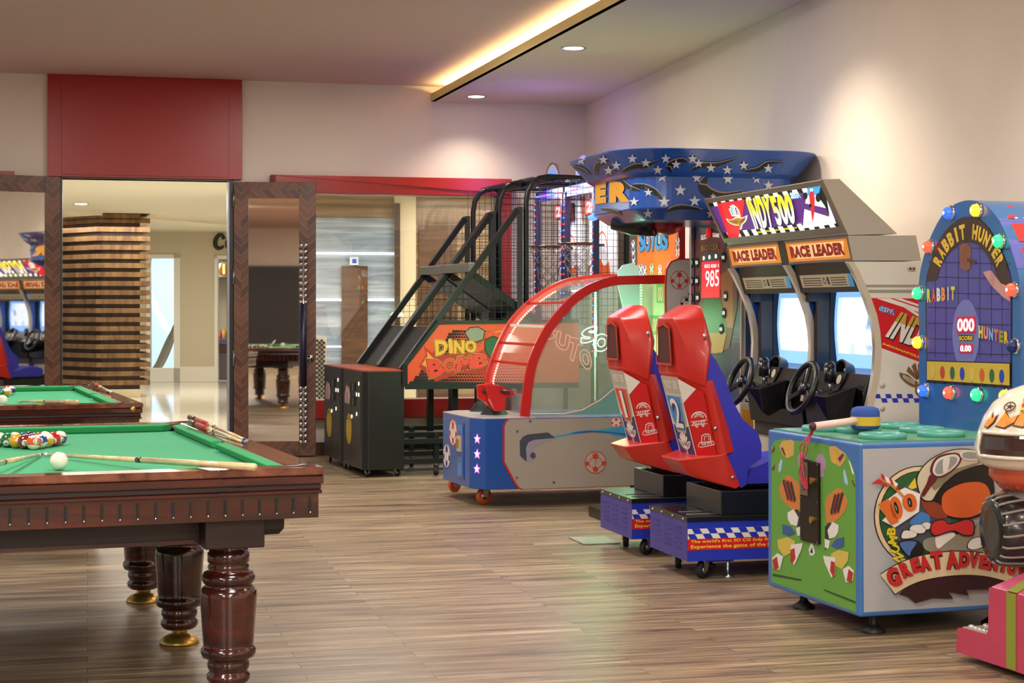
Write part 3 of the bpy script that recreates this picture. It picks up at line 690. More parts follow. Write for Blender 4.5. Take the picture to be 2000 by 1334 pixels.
    for x in (-.30, -W+.30):
        for y in (.19, L/2, L-.22):
            b_ = MB(M); b_.box((x-.10, max(y-.12, .08), .542), (x+.105, y+.12, .646), MAHD); b_.build('leg_block', t, bevel=.004)
            b_ = MB(M); b_.lathe(LEGP, MAH, 32, c=(x, y, 0)); lg = b_.build('leg', t)
            b_ = MB(M); b_.lathe(FOOTP, BRASS, 28, c=(x, y, 0)); b_.build('brass_foot', lg, label='brass foot')
    b_ = MB(M); 
    b_.loft([[(-.30+.02*k, .10, .644-.0*k), (-.12, .10, .644), (-.12, .26, .644), (-.30+.02*k, .26, .644)] if k == 0 else [(-.285, .105, .60), (-.12, .105, .60), (-.12, .25, .60), (-.285, .25, .60)] if k == 1 else [(-.265, .115, .578), (-.135, .115, .582), (-.135, .235, .582), (-.265, .235, .578)] for k in range(3)], mat('black rubber', '#141414', .5))
    b_.build('ball_box', t, bevel=.008)
    for (x, y) in ((-.06, -.001), ) if brass_screw else ():
        b_ = MB(M); Mk = M@Matrix.Translation((x, .004, Z-.035))@Matrix.Rotation(math.pi/2, 4, 'X'); b_.lathe([(.016, 0), (.016, .006), (.008, .01), (.001, .01)], BRASS, 16, M=Mk); b_.build('brass_cap', t)
    return t
T1 = pool_table(TABLE_M, 'mahogany pool table nearest the camera with fifteen racked balls on green cloth')
M2 = frame(P(280, 787, 9.85).x, 9.85, 19.9)
T2 = pool_table(M2, 'pool table farther back with a brass cap at its rail end, beside the doorway', True)
# ---------------------------------------------------------------- balls
IVORY = mat('ivory ball', '#ece5d2', .08, coat=1); BLK = mat('black ball ink', '#151515', .1, coat=1)
def ball(Mt, x, y, col, stripe, num, label, rot, R=.0305, grp='racked balls on the near table', zb=.783, name='billiard_ball', cat='billiard ball'):
    M = Mt@Matrix.Translation((x, y, zb+R)); c = mat('ball '+col, col, .08, coat=1)
    a = MB(M@rot); seg, rn = 28, 18
    for i in range(rn):
        t0, t1 = math.pi*i/rn, math.pi*(i+1)/rn
        zc = math.cos((t0+t1)/2); m = c if (not stripe or abs(zc) < .52) else IVORY
        r0 = [(R*math.sin(t0)*math.cos(2*math.pi*k/seg), R*math.sin(t0)*math.sin(2*math.pi*k/seg), R*math.cos(t0)) for k in range(seg)]
        r1 = [(R*math.sin(t1)*math.cos(2*math.pi*k/seg), R*math.sin(t1)*math.sin(2*math.pi*k/seg), R*math.cos(t1)) for k in range(seg)]
        a.loft([r1, r0], m, False, True)
    if num:
        for sgn in (1, -1):
            pl = Plane(M@rot@Vector((0, sgn*R*.945, 0)), (M@rot).to_3x3()@Vector((-sgn, 0, 0)), (M@rot).to_3x3()@Vector((0, 0, 1)))
            cap = [[(R*1.006*math.sin(b_)*math.cos(2*math.pi*k/18), sgn*R*1.006*math.cos(b_), R*1.006*math.sin(b_)*math.sin(2*math.pi*k/18)) for k in range(18)] for b_ in (.42, .21, .001)]
            a.loft(cap, IVORY, False, True)
            h = .008; wd = .004*len(num)+.001; a.text(pl, num, [(-wd, -h), (wd, -h), (wd, h), (-wd, h)], BLK, t=.0028)
    M_ = Matrix.Translation(M.translation); o = a.build(name); tag(o, label, cat, grp)
    return o
A0, B0, R = -.855, 1.53, .0305
rack = [  # row, slot: colour, stripe, number, look
 ('#d8541f', 1, '13', 'orange striped ball at the tip of the rack, facing the camera'),
 ('#7c231a', 0, '7', 'maroon ball with a white number spot, left behind the tip ball'), ('#1d3f8f', 1, '10', 'blue striped ball, right behind the tip ball'),
 ('#d99a22', 0, '1', 'amber yellow ball in the left of the third row of the rack'), ('#5a2a7c', 0, '4', 'purple ball in the middle of the third row of the rack'), ('#dcae2b', 1, '9', 'yellow striped ball in the right of the third row of the rack'),
 ('#14633a', 0, '6', 'green ball at the left end of the fourth row of the rack'), ('#27408c', 0, '2', 'blue ball left of the middle in the fourth row'), ('#c4411c', 0, '5', 'orange ball right of the middle in the fourth row'), ('#c2161b', 0, '3', 'red ball at the right end of the fourth row'),
 ('#155f38', 1, '14', 'green striped ball at the left end of the back row'), ('#18366f', 1, '12', 'navy striped ball, second from left in the back row'), ('#111111', 0, '8', 'black ball in the middle of the back row'), ('#7a1f18', 1, '15', 'maroon striped ball, second from right in the back row'), ('#54307d', 1, '11', 'purple striped ball at the right end of the back row')]
k = 0
for r_ in range(5):
    for j in range(r_+1):
        c, s_, nn, lb = rack[k]; rx = random.uniform(0, 6.28)
        rot = Matrix.Rotation(random.uniform(-.5, .5)+(0 if k else .6), 4, 'Z')@Matrix.Rotation(random.uniform(-.5, .5), 4, 'Y')@Matrix.Rotation(random.uniform(-.3, .5), 4, 'X')
        ball(TABLE_M, A0+(j-r_/2)*2.02*R, B0+r_*math.sqrt(3)*R*1.01, c, s_, nn, lb, rot); k += 1
def topx(M, x, y, z): pl = ptop(M, z); return pl.px(x, y)
cx, cy = topx(TABLE_M, 115, 919, .783)
ball(TABLE_M, cx, cy, '#ece6d4', 0, '', 'plain white cue ball on the near table, in front of the cue tips', Matrix(), .033, 'cue balls', .7838, name='cue_ball', cat='cue ball')
cx, cy = topx(M2, 4, 793, .783)
ball(M2, cx, cy, '#ece6d4', 0, '', 'plain white cue ball on the far table at the photo edge', Matrix(), .033, 'cue balls', .7838, name='cue_ball', cat='cue ball')
for (x, y, c, s_, nn, lb) in ((22, 772, '#1b2d6b', 1, '10', 'blue striped ball, rightmost of the rack on the far table'), (14, 775, '#d99a22', 1, '9', 'yellow striped ball of the far table, next to the rightmost one'), (6, 774.5, '#1d3f8f', 0, '2', 'blue ball of the far table left of the yellow striped one'), (0, 777, '#14633a', 0, '6', 'green ball of the far table at the photo edge'), (14, 770, '#c2461c', 0, '5', 'orange ball behind the others on the far table')):
    bx, by = topx(M2, x, y, .783)
    ball(M2, bx, by, c, s_, nn, lb, Matrix.Rotation(random.uniform(0, 6), 4, 'Z')@Matrix.Rotation(random.uniform(-.5, .8), 4, 'Y'), grp='racked balls on the far table')
# ---------------------------------------------------------------- cues
PALE = grain('pale ash shaft', '#cbab76', '#e3cda0', .25, (1, 1, 1), 2, wave=12, coat=.5)
BUTT = mat('dark cue butt', '#3a1d14', .25, coat=.5); WRAP = mat('red cue wrap', '#a32f22', .5); FERR = mat('white ferrule', '#efe9dc', .3); CHALK = mat('blue chalk tip', '#3a5a78', .8)
def cue(tip, butt, label, grp, red=False):
    tip = Vector(tip); butt = Vector(butt); d = butt-tip
    t = thing('billiard_cue', label, 'cue', Matrix.Translation(tip), grp)
    def seg(name, f0, f1, r0, r1, m):
        a = MB(); a.tube([tip+d*f0, tip+d*f1], [r0*.88, r1*.88], m, 12, world=True); a.build(name, t)
    seg('tip', 0, .008, .0062, .0065, CHALK); seg('ferrule', .008, .03, .0065, .0068, FERR)
    seg('shaft', .03, .49, .0068, .0115, PALE); seg('joint', .49, .515, .0122, .0122, BUTT)
    if red: seg('forearm', .515, .62, .0122, .013, PALE); seg('wrap', .62, .86, .0133, .0145, WRAP); seg('butt', .86, 1, .0145, .0155, BUTT)
    else: seg('butt', .515, 1, .0122, .0138, PALE)
    return t
def tz(M, x, y, z): return ptop(M, z).at(ptop(M, z).px(x, y))
cue(tz(TABLE_M, 84, 887, .792), tz(TABLE_M, 497, 912, .846), 'pale cue lying from the cue ball towards the near right corner of the table', 'cues on the near table')
cue(tz(TABLE_M, 79, 888, .791), tz(TABLE_M, -10, 906, .836)+(tz(TABLE_M, -10, 906, .836)-tz(TABLE_M, 79, 888, .791))*.65, 'brown pale cue running from the cue ball out past the left edge', 'cues on the near table')
cue(tz(TABLE_M, 477, 858, .832), tz(TABLE_M, 371, 815, .842), 'upper of two red wrapped cues lying on the right rail of the near table', 'red wrapped cues on rails', True)
cue(tz(TABLE_M, 474, 863, .832), tz(TABLE_M, 372, 825, .842), 'lower of two red wrapped cues lying on the right rail of the near table', 'red wrapped cues on rails', True)
cue(tz(M2, 36, 784, .791), tz(M2, 150, 785.5, .872), 'pale cue lying across the cloth of the far table', 'cues on the far table')
cue(tz(M2, 219, 767, .832), tz(M2, 181, 749, .842), 'cue lying on the right rail of the far table', 'cues on the far table', True)
# ================================================================ RACING MACHINE
PURP = mat('violet blue steel', '#39318c', .4); BLUE = mat('royal blue steel', '#2436b0', .35); BLUEP = mat('blue seat plastic', '#3535b4', .42)
REDP = mat('red seat plastic', '#bf2418', .32, coat=.12); REDD = mat('red decal', '#cf1820', .4); WHITE = mat('white print', '#e8e4da', .5); WHT = mat('white plastic', '#e0dccf', .4)
YEL = mat('yellow print', '#f0c52c', .5); BLKS = mat('black steel', '#121110', .3, spec=.6); CREAMP = mat('cream plastic', '#c9bda6', .4); NAVY = mat('navy print', '#2a2466', .45)
BLKP = mat('black plastic', '#131211', .25); GREYP = mat('grey decal', '#b9ae9d', .5); SKYB = mat('sky blue print', '#4aa3dc', .45); RUB = mat('black rubber wheel', '#17181a', .6)
ORP = mat('orange print', '#d8431c', .45)
def caster(mb, x, y, r, m_=None, wd=.03, zt=None, yaw=0.4):
    """swivel caster wheel and fork standing on the floor"""
    M = mb.M@Matrix.Translation((x, y, r))@Matrix.Rotation(yaw, 4, 'Z')
    mb.lathe([(.001, -wd/2), (r*.55, -wd/2), (r*.6, -wd/2+.002), (r*.95, -wd/2), (r, -wd/3), (r, wd/3), (r*.95, wd/2), (r*.6, wd/2-.002), (r*.55, wd/2), (.001, wd/2)], m_ or RUB, 20, M=M@Matrix.Rotation(math.pi/2, 4, 'X'))
    mb.lathe([(.001, -wd/2-.002), (r*.4, -wd/2-.002), (r*.4, wd/2+.002), (.001, wd/2+.002)], STEEL, 14, M=M@Matrix.Rotation(math.pi/2, 4, 'X'))
    zt = zt or r*2.3
    for s_ in (-1, 1):
        a = [M@Vector(v) for v in [(-r*.25, s_*(wd/2+.004), -.0), (r*.2, s_*(wd/2+.004), -r*.2), (r*.7, s_*(wd/2+.004), zt-r), (-r*.3, s_*(wd/2+.004), zt-r)]]
        b = [v+(M.to_3x3()@Vector((0, s_*.004, 0))) for v in a]; mb.loft([a, b] if s_ > 0 else [b, a], STEEL, world=True)
    mb.box((-r*.6+r*.2, -wd/2-.01, zt-r-.006), (r*.6+r*.3, wd/2+.01, zt-r+.004), STEEL, M=M)
IM = frame(.880, 8.594, 15.0)
n0 = pnear(IM, 0)
def seat_unit(M, label, number, plate_mat, first):
    t = thing('racing_seat', label, 'arcade seat', M, 'racing seats')
    return t
def crest(mb, pl, c, s_, m, t=.0015, off=0.0, tilt=0, m2=None):
    """winged wheel emblem: two spread wings, a wheel below, a fan of flags above"""
    def T(p): x, y = p; return (c[0]+s_*(x*math.cos(tilt)-y*math.sin(tilt)), c[1]+s_*(x*math.sin(tilt)+y*math.cos(tilt)))
    for sg in (-1, 1):
        w_ = [(0.05, -.05), (.25, .02), (.55, .22), (.98, .28), (.90, .08), (.72, -.08), (.52, -.2), (.30, -.28), (.08, -.3)]
        mb.poly(pl, [T((sg*x, y)) for x, y in w_], m, t, off)
        for k in range(3): mb.line(pl, [T((sg*x, y)) for x, y in ((.2, -.16+k*.06), (.5, -.06+k*.07), (.8, .1+k*.05))], s_*.025, m2 or NAVY, t, off+t)
    mb.ell(pl, T((0, -.38)), s_*.16, s_*.26, m, t, off+.0003, 16)
    mb.ell(pl, T((0, -.38)), s_*.08, s_*.14, m2 or NAVY, t, off+t, 12)
    for k, a in enumerate((-50, -25, 0, 25, 50)):
        a = math.radians(90+a); d = (math.cos(a), math.sin(a)); nn = (-d[1], d[0])
        mb.poly(pl, [T((d[0]*.1-nn[0]*.06, d[1]*.1-nn[1]*.06)), T((d[0]*.1+nn[0]*.06, d[1]*.1+nn[1]*.06)), T((d[0]*.72+nn[0]*.13, d[1]*.72+nn[1]*.13)), T((d[0]*.8-nn[0]*.09, d[1]*.8-nn[1]*.09))], m, t, off)
def build_seat(M, label, grp):
    t = thing('racing_chair', label, 'arcade seat', M, grp)
    W = .553
    a = MB(M); a.box((0, 0, .095), (.96, W, .30), BLUE); a.box((-.002, .0, .095), (0, W, .30), PURP)
    # louvres of the end panel
    for c in (.08, .24, .40):
        for z in range(5): a.box((-.006, c, .15+z*.026), (-.001, c+.10, .154+z*.026), PURP)
    a.box((.12, .03, .083), (.26, W-.03, .095), BLUE)
    pn = pnear(M, 0); z1 = .243; z0 = .205
    z0, z1 = .207, .258; n = 16; cw = .052
    a.box((0, -.001, z0), (.96, 0, z1), WHITE)
    for i in range(26):
        for r_ in range(2):
            if (i+r_) % 2 == 0: continue
            h = (z1-z0)/2; za = z0+r_*h; x0 = -.03+i*cw/1.25; sh = .016
            p = [(x0-sh*r_, za), (x0+cw/1.25-sh*r_, za), (x0+cw/1.25-sh*(r_+1), za+h), (x0-sh*(r_+1), za+h)]
            p = [(min(max(x, 0), .955), y) for x, y in p]
            if p[1][0]-p[0][0] > .005: a.poly(pn, p, BLUE, .0012, .001)
    a.box((0, -.0015, .150), (.96, 0, .207), REDD)
    a.text(pn, "The world's first 3D CG Indy Racing", [(.016, .182), (.50, .182), (.50, .2025), (.016, .2025)], YEL, .001, .0015, bold=.03)
    a.text(pn, "Experience the game of the future", [(.016, .154), (.52, .154), (.52, .1775), (.016, .1775)], YEL, .001, .0015, bold=.03)
    a.build('base_box', t, bevel=.003)
    a = MB(M); a.box((-.006, -.006, .293), (.965, W+.006, .318), BLKS)
    for y in (.05, .2, .36, .50): a.sphere((-.006, y, .303), .007, STEEL, 8, 6)
    for x in (.03, .14): a.box((.03, .06+x, .318), (.30, .075+x, .322), STEEL)
    a.build('top_plate', t, bevel=.003)
    pa = pnear(M, .04); 
    a = MB(M); a.box((.19, .03, .318), (.93, .52, .44), BLKS); a.build('riser', t, bevel=.004)
    a = MB(M); a.box((.26, .12, .44), (.85, .44, .49), BLKP); a.build('seat_slide', t, bevel=.01)
    for (y_, w_) in ((.05, .5), (.40, 1.2)): a = MB(M); caster(a, .10, y_, .043, yaw=w_); a.build('caster', t)
    for (x, y) in ((.24, .06), (.30, .45), (.90, .06)):
        a = MB(M); a.lathe([(.03, 0), (.032, .006), (.012, .012), (.012, .095)], STEEL, 14, c=(x, y, 0)); a.build('levelling_foot', t)
    bc = .28
    def pt(x, y, b): p = loc_px(IM, x, y, b=b); return (p.x, p.y, p.z)
    def sym(pts):
        out = []
        for x, y, b in pts: p = pt(x, y, b); out += [p, (p[0], 2*bc-p[1], p[2])]
        return out
    # lower skirt, middle shell, hood
    a = MB(M); a.hull(sym([(1323, 898, .155), (1345, 929, .16), (1368, 905, .15), (1405, 888, .035), (1372, 936, .12), (1438, 956, .03), (1446, 950, .03), (1418, 884, .03), (1375, 895, .15)]), REDP, smooth=True)
    lo = a.build('lower_shell', t, bevel=.008)
    a = MB(M); a.hull(sym([(1322, 735, .16), (1366, 906, .16), (1379, 757, .04), (1407, 890, .04), (1386, 745, .03), (1420, 888, .03), (1395, 740, .06), (1440, 880, .06)]), REDP, smooth=True); a.build('shell', t, bevel=.005)
    a = MB(M)
    H = sym([(1313, 622, .17), (1319, 630, .145), (1322, 733, .145), (1358, 594, .17), (1370, 599, .14), (1377, 622, .07), (1390, 672, .07), (1388, 682, .045), (1380, 735, .03), (1379, 759, .035), (1345, 690, .085)])
    a.hull(H, REDP, smooth=True); hd = a.build('headrest_hood', t, bevel=.02, seg=3)
    # hood recess drawn as a flat patch, its shade put into the colour
    q0 = Vector(pt(1319, 630, .145)); q1 = Vector(pt(1322, 733, .145)); qf = Vector((q1.x, 2*bc-q1.y, q1.z))
    W3 = lambda v: M@Vector(v)
    pl = Plane(W3((q1.x, bc, q1.z)), M.to_3x3()@Vector((0, -1, 0)), W3((q0.x, bc, q0.z))-W3((q1.x, bc, q1.z)))
    hh = (q0-q1).length; hw = bc-.145
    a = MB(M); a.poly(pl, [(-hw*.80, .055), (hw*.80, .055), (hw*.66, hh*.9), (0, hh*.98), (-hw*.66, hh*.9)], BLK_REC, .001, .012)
    a.line(pl, [(-hw*.80, .055), (hw*.80, .055), (hw*.66, hh*.9), (0, hh*.98), (-hw*.66, hh*.9)], .016, REDP, .02, .0, closed=True)
    a.build('hood_recess', t)
    # number panel on the back, bevelled side panel
    r0 = Vector(pt(1324, 737, .16)); r1 = Vector(pt(1366, 904, .16))
    pb = Plane(W3((r1.x, bc, r1.z)), M.to_3x3()@Vector((0, -1, 0)), W3((r0.x, bc, r0.z))-W3((r1.x, bc, r1.z)))
    hh = (r0-r1).length; hw = bc-.16
    o1 = .005
    a = MB(M)
    a.poly(pb, [(-hw, 0), (hw, 0), (hw, hh), (-hw, hh)], WHITE, .001, o1)
    a.poly(pb, [(-hw+.012, .02), (hw-.012, .02), (hw-.012, hh*.43), (0, hh*.36), (-hw+.012, hh*.43)], NAVY, .001, o1+.001)
    a.poly(pb, [(-hw, hh*.80), (hw, hh*.80), (hw, hh), (-hw, hh)], GREYP, .001, o1+.001)
    a.text(pb, 'INDY 500', [(-hw*.7, hh*.86), (hw*.8, hh*.86), (hw*.8, hh*.96), (-hw*.7, hh*.96)], WHITE, .001, o1+.002, .02)
    crest(a, pb, (0, hh*.20), hw*.72, WHITE, .001, o1+.003)
    a.build('back_panel', t)
    s1 = pt(1380, 758, .04); 
    ps = plane3(W3(r1), W3(pt(1405, 890, .04)), W3(r0))
    def SP(pts): return [ps.px(x, y) for x, y in pts]
    a = MB(M); o2 = .006
    a.poly(ps, SP([(1325, 738), (1362, 760), (1375, 766), (1401, 889), (1368, 903)]), REDD, .001, o2)
    a.poly(ps, SP([(1325, 739), (1361, 759), (1336, 787)]), WHITE, .001, o2+.001)
    # two white badges
    def badge(cx, cy, s_, word, kind):
        q = lambda x, y: ps.px(cx+x*s_, cy+y*s_)
        if kind == 0:
            a.line(ps, [q(15*math.cos(t_), -2-13*math.sin(t_)) for t_ in [math.pi*k/12 for k in range(13)]], .006, WHITE, .001, o2+.001)
            a.line(ps, [q(9*math.cos(t_), -2-8*math.sin(t_)) for t_ in [math.pi*k/10 for k in range(11)]], .004, WHITE, .001, o2+.001)
            for k in range(1, 6): t_ = math.pi*k/6; a.line(ps, [q(4*math.cos(t_), -2-4*math.sin(t_)), q(12*math.cos(t_), -2-11*math.sin(t_))], .003, WHITE, .001, o2+.001)
            a.line(ps, [q(-17, 6), q(17, 1)], .004, WHITE, .001, o2+.001); a.line(ps, [q(-16, 13), q(17, 9)], .004, WHITE, .001, o2+.001)
            a.ring(ps, q(-5, 14), .004, .009, WHITE, .001, o2+.001, 10); a.ring(ps, q(8, 12.5), .004, .009, WHITE, .001, o2+.001, 10)
            a.text(ps, word, [q(-14, 11.5), q(14, 7.5), q(14, 2.5), q(-14, 6.5)], WHITE, .001, o2+.001, .03)
            a.text(ps, 'GASOLINE', [q(-10, -10), q(10, -12), q(7, -15.5), q(-8, -14)], WHITE, .001, o2+.001, .03)
        else:
            a.line(ps, [q(-10, 4), q(-9, -10), q(-3, -14), q(6, -14), q(9, -8), q(10, 2)], .005, WHITE, .001, o2+.001)
            a.line(ps, [q(-4, 0), q(-3, -9), q(5, -10), q(6, -1)], .004, WHITE, .001, o2+.001)
            a.line(ps, [q(-17, 11), q(-14, 4), q(16, 1), q(18, 8)], .004, WHITE, .001, o2+.001); a.line(ps, [q(-17, 12), q(-10, 14), q(18, 8)], .004, WHITE, .001, o2+.001)
            a.text(ps, word, [q(-11, 11), q(13, 7.5), q(13, 1.5), q(-11, 5)], WHITE, .001, o2+.001, .03)
    badge(1367, 818, .95, 'ALLEY', 0); badge(1381, 860, .92, 'THE PITS', 1)
    a.build('side_panel', t)
    # blue seat body: two wings, back and cushion
    prof = [(1386, 686), (1400, 706), (1416, 737), (1434, 787), (1452, 820), (1468, 833), (1481, 845), (1488, 868), (1488, 896), (1470, 908), (1461, 918), (1460, 945), (1450, 953), (1439, 950), (1425, 905), (1412, 858), (1396, 800), (1379, 757), (1380, 720)]
    a = MB(M)
    pr = [pnear(IM, .045).px(x, y) for x, y in prof]
    def prism(b0, b1, pts, m): 
        pl_ = pnear(M, b1); a.poly(pl_, pts, m, t=b1-b0, off=0, smooth=False)
    prism(.05, .10, pr, BLUEP); prism(2*bc-.10, 2*bc-.05, pr, BLUEP)
    a.build('side_wing', t, bevel=.012)
    a = MB(M); back = [pnear(IM, .045).px(x, y) for x, y in [(1384, 700), (1398, 720), (1418, 790), (1440, 850), (1452, 900), (1460, 945), (1439, 950), (1396, 800), (1379, 757)]]
    prism(.10, 2*bc-.10, back, BLUEP); a.build('backrest', t, bevel=.01)
    a = MB(M); p = pt(1461, 920, .07); q = pt(1461, 945, .07)
    pad = [(p[0]-.02, q[2]), (p[0]+.42, q[2]), (p[0]+.44, q[2]+.05), (p[0]+.43, p[2]+.04), (p[0]+.30, p[2]+.065), (p[0]+.12, p[2]+.05), (p[0]+.02, p[2]+.01)]
    prism(.07, 2*bc-.07, pad, BLUEP); a.build('seat_cushion', t, bevel=.018, seg=3)
    for (x, y) in ((1397, 836), (1431, 932), (1376, 656)):
        a = MB(M); p = pt(x, y, .03); a.sphere((p[0], .030, p[2]), .011, CHROME, 10, 8); a.build('bolt', t)
    return t, pb, hh, hw, o1
BLK_REC = mat('shaded recess red', '#4a0f0a', .5)  # red plastic darkened for the shade inside the hollow
def plate(t, M, pb, hh, hw, o1, num, m):
    a = MB(M); y0, y1 = hh*.34, hh*.79
    out = [(-hw*.92, y1), (-hw*.8, hh*.5), (-hw*.5, y0), (hw*.5, y0), (hw*.8, hh*.5), (hw*.92, y1)]
    a.poly(pb, out, GREYP, .001, o1+.003); a.poly(pb, [(x*.86, (y-hh*.56)*.9+hh*.565) for x, y in out], m, .001, o1+.004)
    w_ = hw*(.5 if num != '1' else .2)
    q = [(-w_, hh*.40), (w_, hh*.40), (w_, hh*.75), (-w_, hh*.75)]
    a.text(pb, num, [(x+.006, y-.004) for x, y in q], NAVY, .001, o1+.005, .06); a.text(pb, num, q, WHITE, .001, o1+.007, .01)
    a.build('number_plate', t)
sA, pb, hh, hw, o1 = build_seat(IM, 'red and blue racing seat with blue number 2 plate, in front of its twin', 'racing seats')
IMB = IM@Matrix.Translation((0, .852, 0))
sB = ctree(sA, IMB); sB['label'] = 'red and blue racing seat with orange number 1 plate, the farther of the two'
plate(sA, IM, pb, hh, hw, o1, '2', mat('blue plate', '#2f86c9', .4))
pbB = Plane(pb.o+dirs(IM)[1]*.852, pb.x, pb.y)
plate(sB, IMB, pbB, hh, hw, o1, '1', ORP)
# aluminium tread plate on the floor behind the far seat
m = MB(IMB); m.box((-.12, .50, .002), (.10, .80, .008), mat('tread plate aluminium', '#b9b7ad', .3, .9, bump=.6, bscale=90)); tag(m.build('tread_plate'), 'shiny aluminium tread plate on the floor left of the number 1 seat', 'floor plate')
# ---------------------------------------------------------------- twin cabinet
CABM = IM
cb0, cb1, cbm = -.10, 1.51, .705
NP = pnear(IM, cb0)
LED_R = glow('red led digits', '#ff5a50', 2.2)
SILV = mat('silver laminate', '#b9b3a6', .4, .15); TAUPE = mat('taupe frame metal', '#7d7064', .4, .3); ORANGE = glow('lit orange strip', '#c87a2c', .45)
SCRB = mat('screen reflection lining', '#1f4ca8', .14)  # blue reflection of the screens put into the lining colour
t = thing('racing_cabinet', 'twin racing arcade cabinet with lit slanted marquee and two bright screens', 'arcade machine', IM)
def side_prism(mb, pts, b0, b1, m):
    pl = pnear(IM, b1); mb.poly(pl, pts, m, t=b1-b0)
def npx(pts): return [NP.px(x, y) for x, y in pts]
# marquee housing
MQ = npx([(1606.6, 350.2), (1639.6, 349.4), (1753, 457), (1657, 459), (1652.8, 450.6)])
a = MB(IM); side_prism(a, MQ, cb0, cb1, SILV); mq = a.build('marquee_housing', t, bevel=.004)
w0 = IM@Vector((MQ[4][0], cb0, MQ[4][1])); w1 = IM@Vector((MQ[0][0], cb0, MQ[0][1]))
pm = Plane(w0, -(dirs(IM)[1]), w1-w0)
BW = cb1-cb0; mh = (w1-w0).length
a = MB(IM)
def fr(mb, pl, x0, y0, x1, y1, wd, m, t_, off):
    for q in [((x0, y0), (x1, y0+wd)), ((x0, y1-wd), (x1, y1)), ((x0, y0+wd), (x0+wd, y1-wd)), ((x1-wd, y0+wd), (x1, y1-wd))]:
        mb.poly(pl, [(q[0][0], q[0][1]), (q[1][0], q[0][1]), (q[1][0], q[1][1]), (q[0][0], q[1][1])], m, t_, off)
fr(a, pm, -BW, 0, 0, mh, .028, TAUPE, .012, 0); a.build('marquee_frame', t)
MP = glow('marquee violet', '#5a2a7c', .55); MR = glow('marquee red', '#d4202c', .6); MW = glow('marquee white', '#f4f4ea', .85); MY = glow('marquee yellow', '#f2e21c', .85); MK = glow('marquee black', '#101010', .02); MB_ = glow('marquee blue', '#38a6dc', .7); MG = glow('marquee gold', '#b8822a', .5); MBR = glow('marquee brown', '#6b4a30', .2)
a = MB(IM)
PQ = lambda x, y: pm.px(x, y)
x0, x1 = -BW+.028, -.028; y0, y1 = .028, mh-.028
a.poly(pm, [(x0, y0), (x1, y0), (x1, y1), (x0, y1)], MP, .001, .001)
n = 25
for i in range(n):
    xa = x0+(x1-x0)*i/n; xb = x0+(x1-x0)*(i+1)/n; mm = MW if i % 2 else MK
    h = .036; s1_ = .02
    a.poly(pm, [(xa, y0), (xb, y0), (xb-s1_*.4, y0+h), (xa-s1_*.4, y0+h)], mm, .001, .002); a.poly(pm, [(xa, y1-h*.75), (xb, y1-h*.75), (xb, y1), (xa, y1)], mm, .001, .002)
def mpoly(pts, m, off): a.poly(pm, [PQ(x, y) for x, y in pts], m, .001, off)
z = lambda X, Y: (1380+X/4.545, 330+Y/4.545)
def mz(pts, m, off): mpoly([z(*p) for p in pts], m, off)
mz([(96, 302), (342, 268), (330, 380), (290, 600), (204, 612)], MR, .003); mz([(96, 302), (130, 298), (232, 608), (204, 612)], MR, .003)
mz([(905, 155), (1020, 140), (1155, 480), (975, 510), (860, 525), (875, 340)], MW, .003)
mz([(905, 155), (1020, 140), (1050, 215), (930, 235), (900, 230)], MB_, .004)
mz([(1020, 150), (1062, 200), (1100, 420), (1060, 330), (1000, 240)], MK, .0045)
mz([(875, 300), (1070, 345), (1095, 420), (870, 350)], MP, .0045)
mz([(930, 185), (955, 180), (968, 260), (962, 400), (950, 470), (938, 400), (918, 230)], MR, .005)
for (cx_, cy_, rx, ry) in ((885, 235, 20, 32), (1000, 250, 24, 40), (930, 320, 12, 18)): mz([(cx_+rx*math.cos(q*.5), cy_+ry*math.sin(q*.5)) for q in range(12)], MK, .0055)
mz([(928, 172), (952, 170), (954, 192), (930, 194)], MW, .006)
def mt(s_, q, m, off, b=.0): a.text(pm, s_, [PQ(*z(*p)) for p in q], m, .001, off, b)
qI = [(445, 530), (610, 505), (560, 230), (358, 265)]; q5 = [(645, 500), (810, 480), (752, 205), (560, 235)]
for q, s_ in ((qI, 'INDY'), (q5, '500')):
    mt(s_, [(x+10, y+10) for x, y in q], MK, .0065, .05)
    mt(s_, q, MW, .008, .04)
# upper half of the letters yellow: second layer cut at mid height
def halftext(s_, q, m, off, cut=.52, b=.04):
    vs_, fs_, asp = glyphs(s_, b); qq = [Vector(PQ(*z(*p))) for p in q]; vs = []
    keep = []
    for f in fs_:
        cy_ = sum(vs_[i][1] for i in f)/len(f)
        pts = [(vs_[i][0], vs_[i][1]) for i in f]
        out = []
        for i in range(len(pts)):
            p, r = pts[i], pts[(i+1) % len(pts)]
            if p[1] >= cut: out.append(p)
            if (p[1]-cut)*(r[1]-cut) < 0: tt = (cut-p[1])/(r[1]-p[1]); out.append((p[0]+(r[0]-p[0])*tt, cut))
        if len(out) > 2: keep.append(out)
    for out in keep:
        vv = []
        for x, y in out: p = qq[0]*(1-x)*(1-y)+qq[1]*x*(1-y)+qq[2]*x*y+qq[3]*(1-x)*y; vv.append(pm.at((p.x, p.y), off))
        a.add(vv, [tuple(range(len(vv)))], m, world=True)
MY2 = glow('marquee pale yellow', '#f4ec8c', .85)
for q, s_ in ((qI, 'INDY'), (q5, '500')): halftext(s_, q, MY2, .0098, .42); halftext(s_, q, MY, .0101, .58)
mt('SEGA', [(765, 262), (848, 252), (825, 195), (748, 205)], MW, .0065, .05); mt('SEGA', [(765, 262), (848, 252), (825, 195), (748, 205)], MB_, .0085, .0)
mt('INDIANAPOLIS MOTOR SPEEDWAY', [(450, 568), (815, 522), (815, 508), (450, 552)], MY, .0065, .03)
mz([(832+12*math.cos(q*.6), 492+12*math.sin(q*.6)) for q in range(11)], MW, .0065)
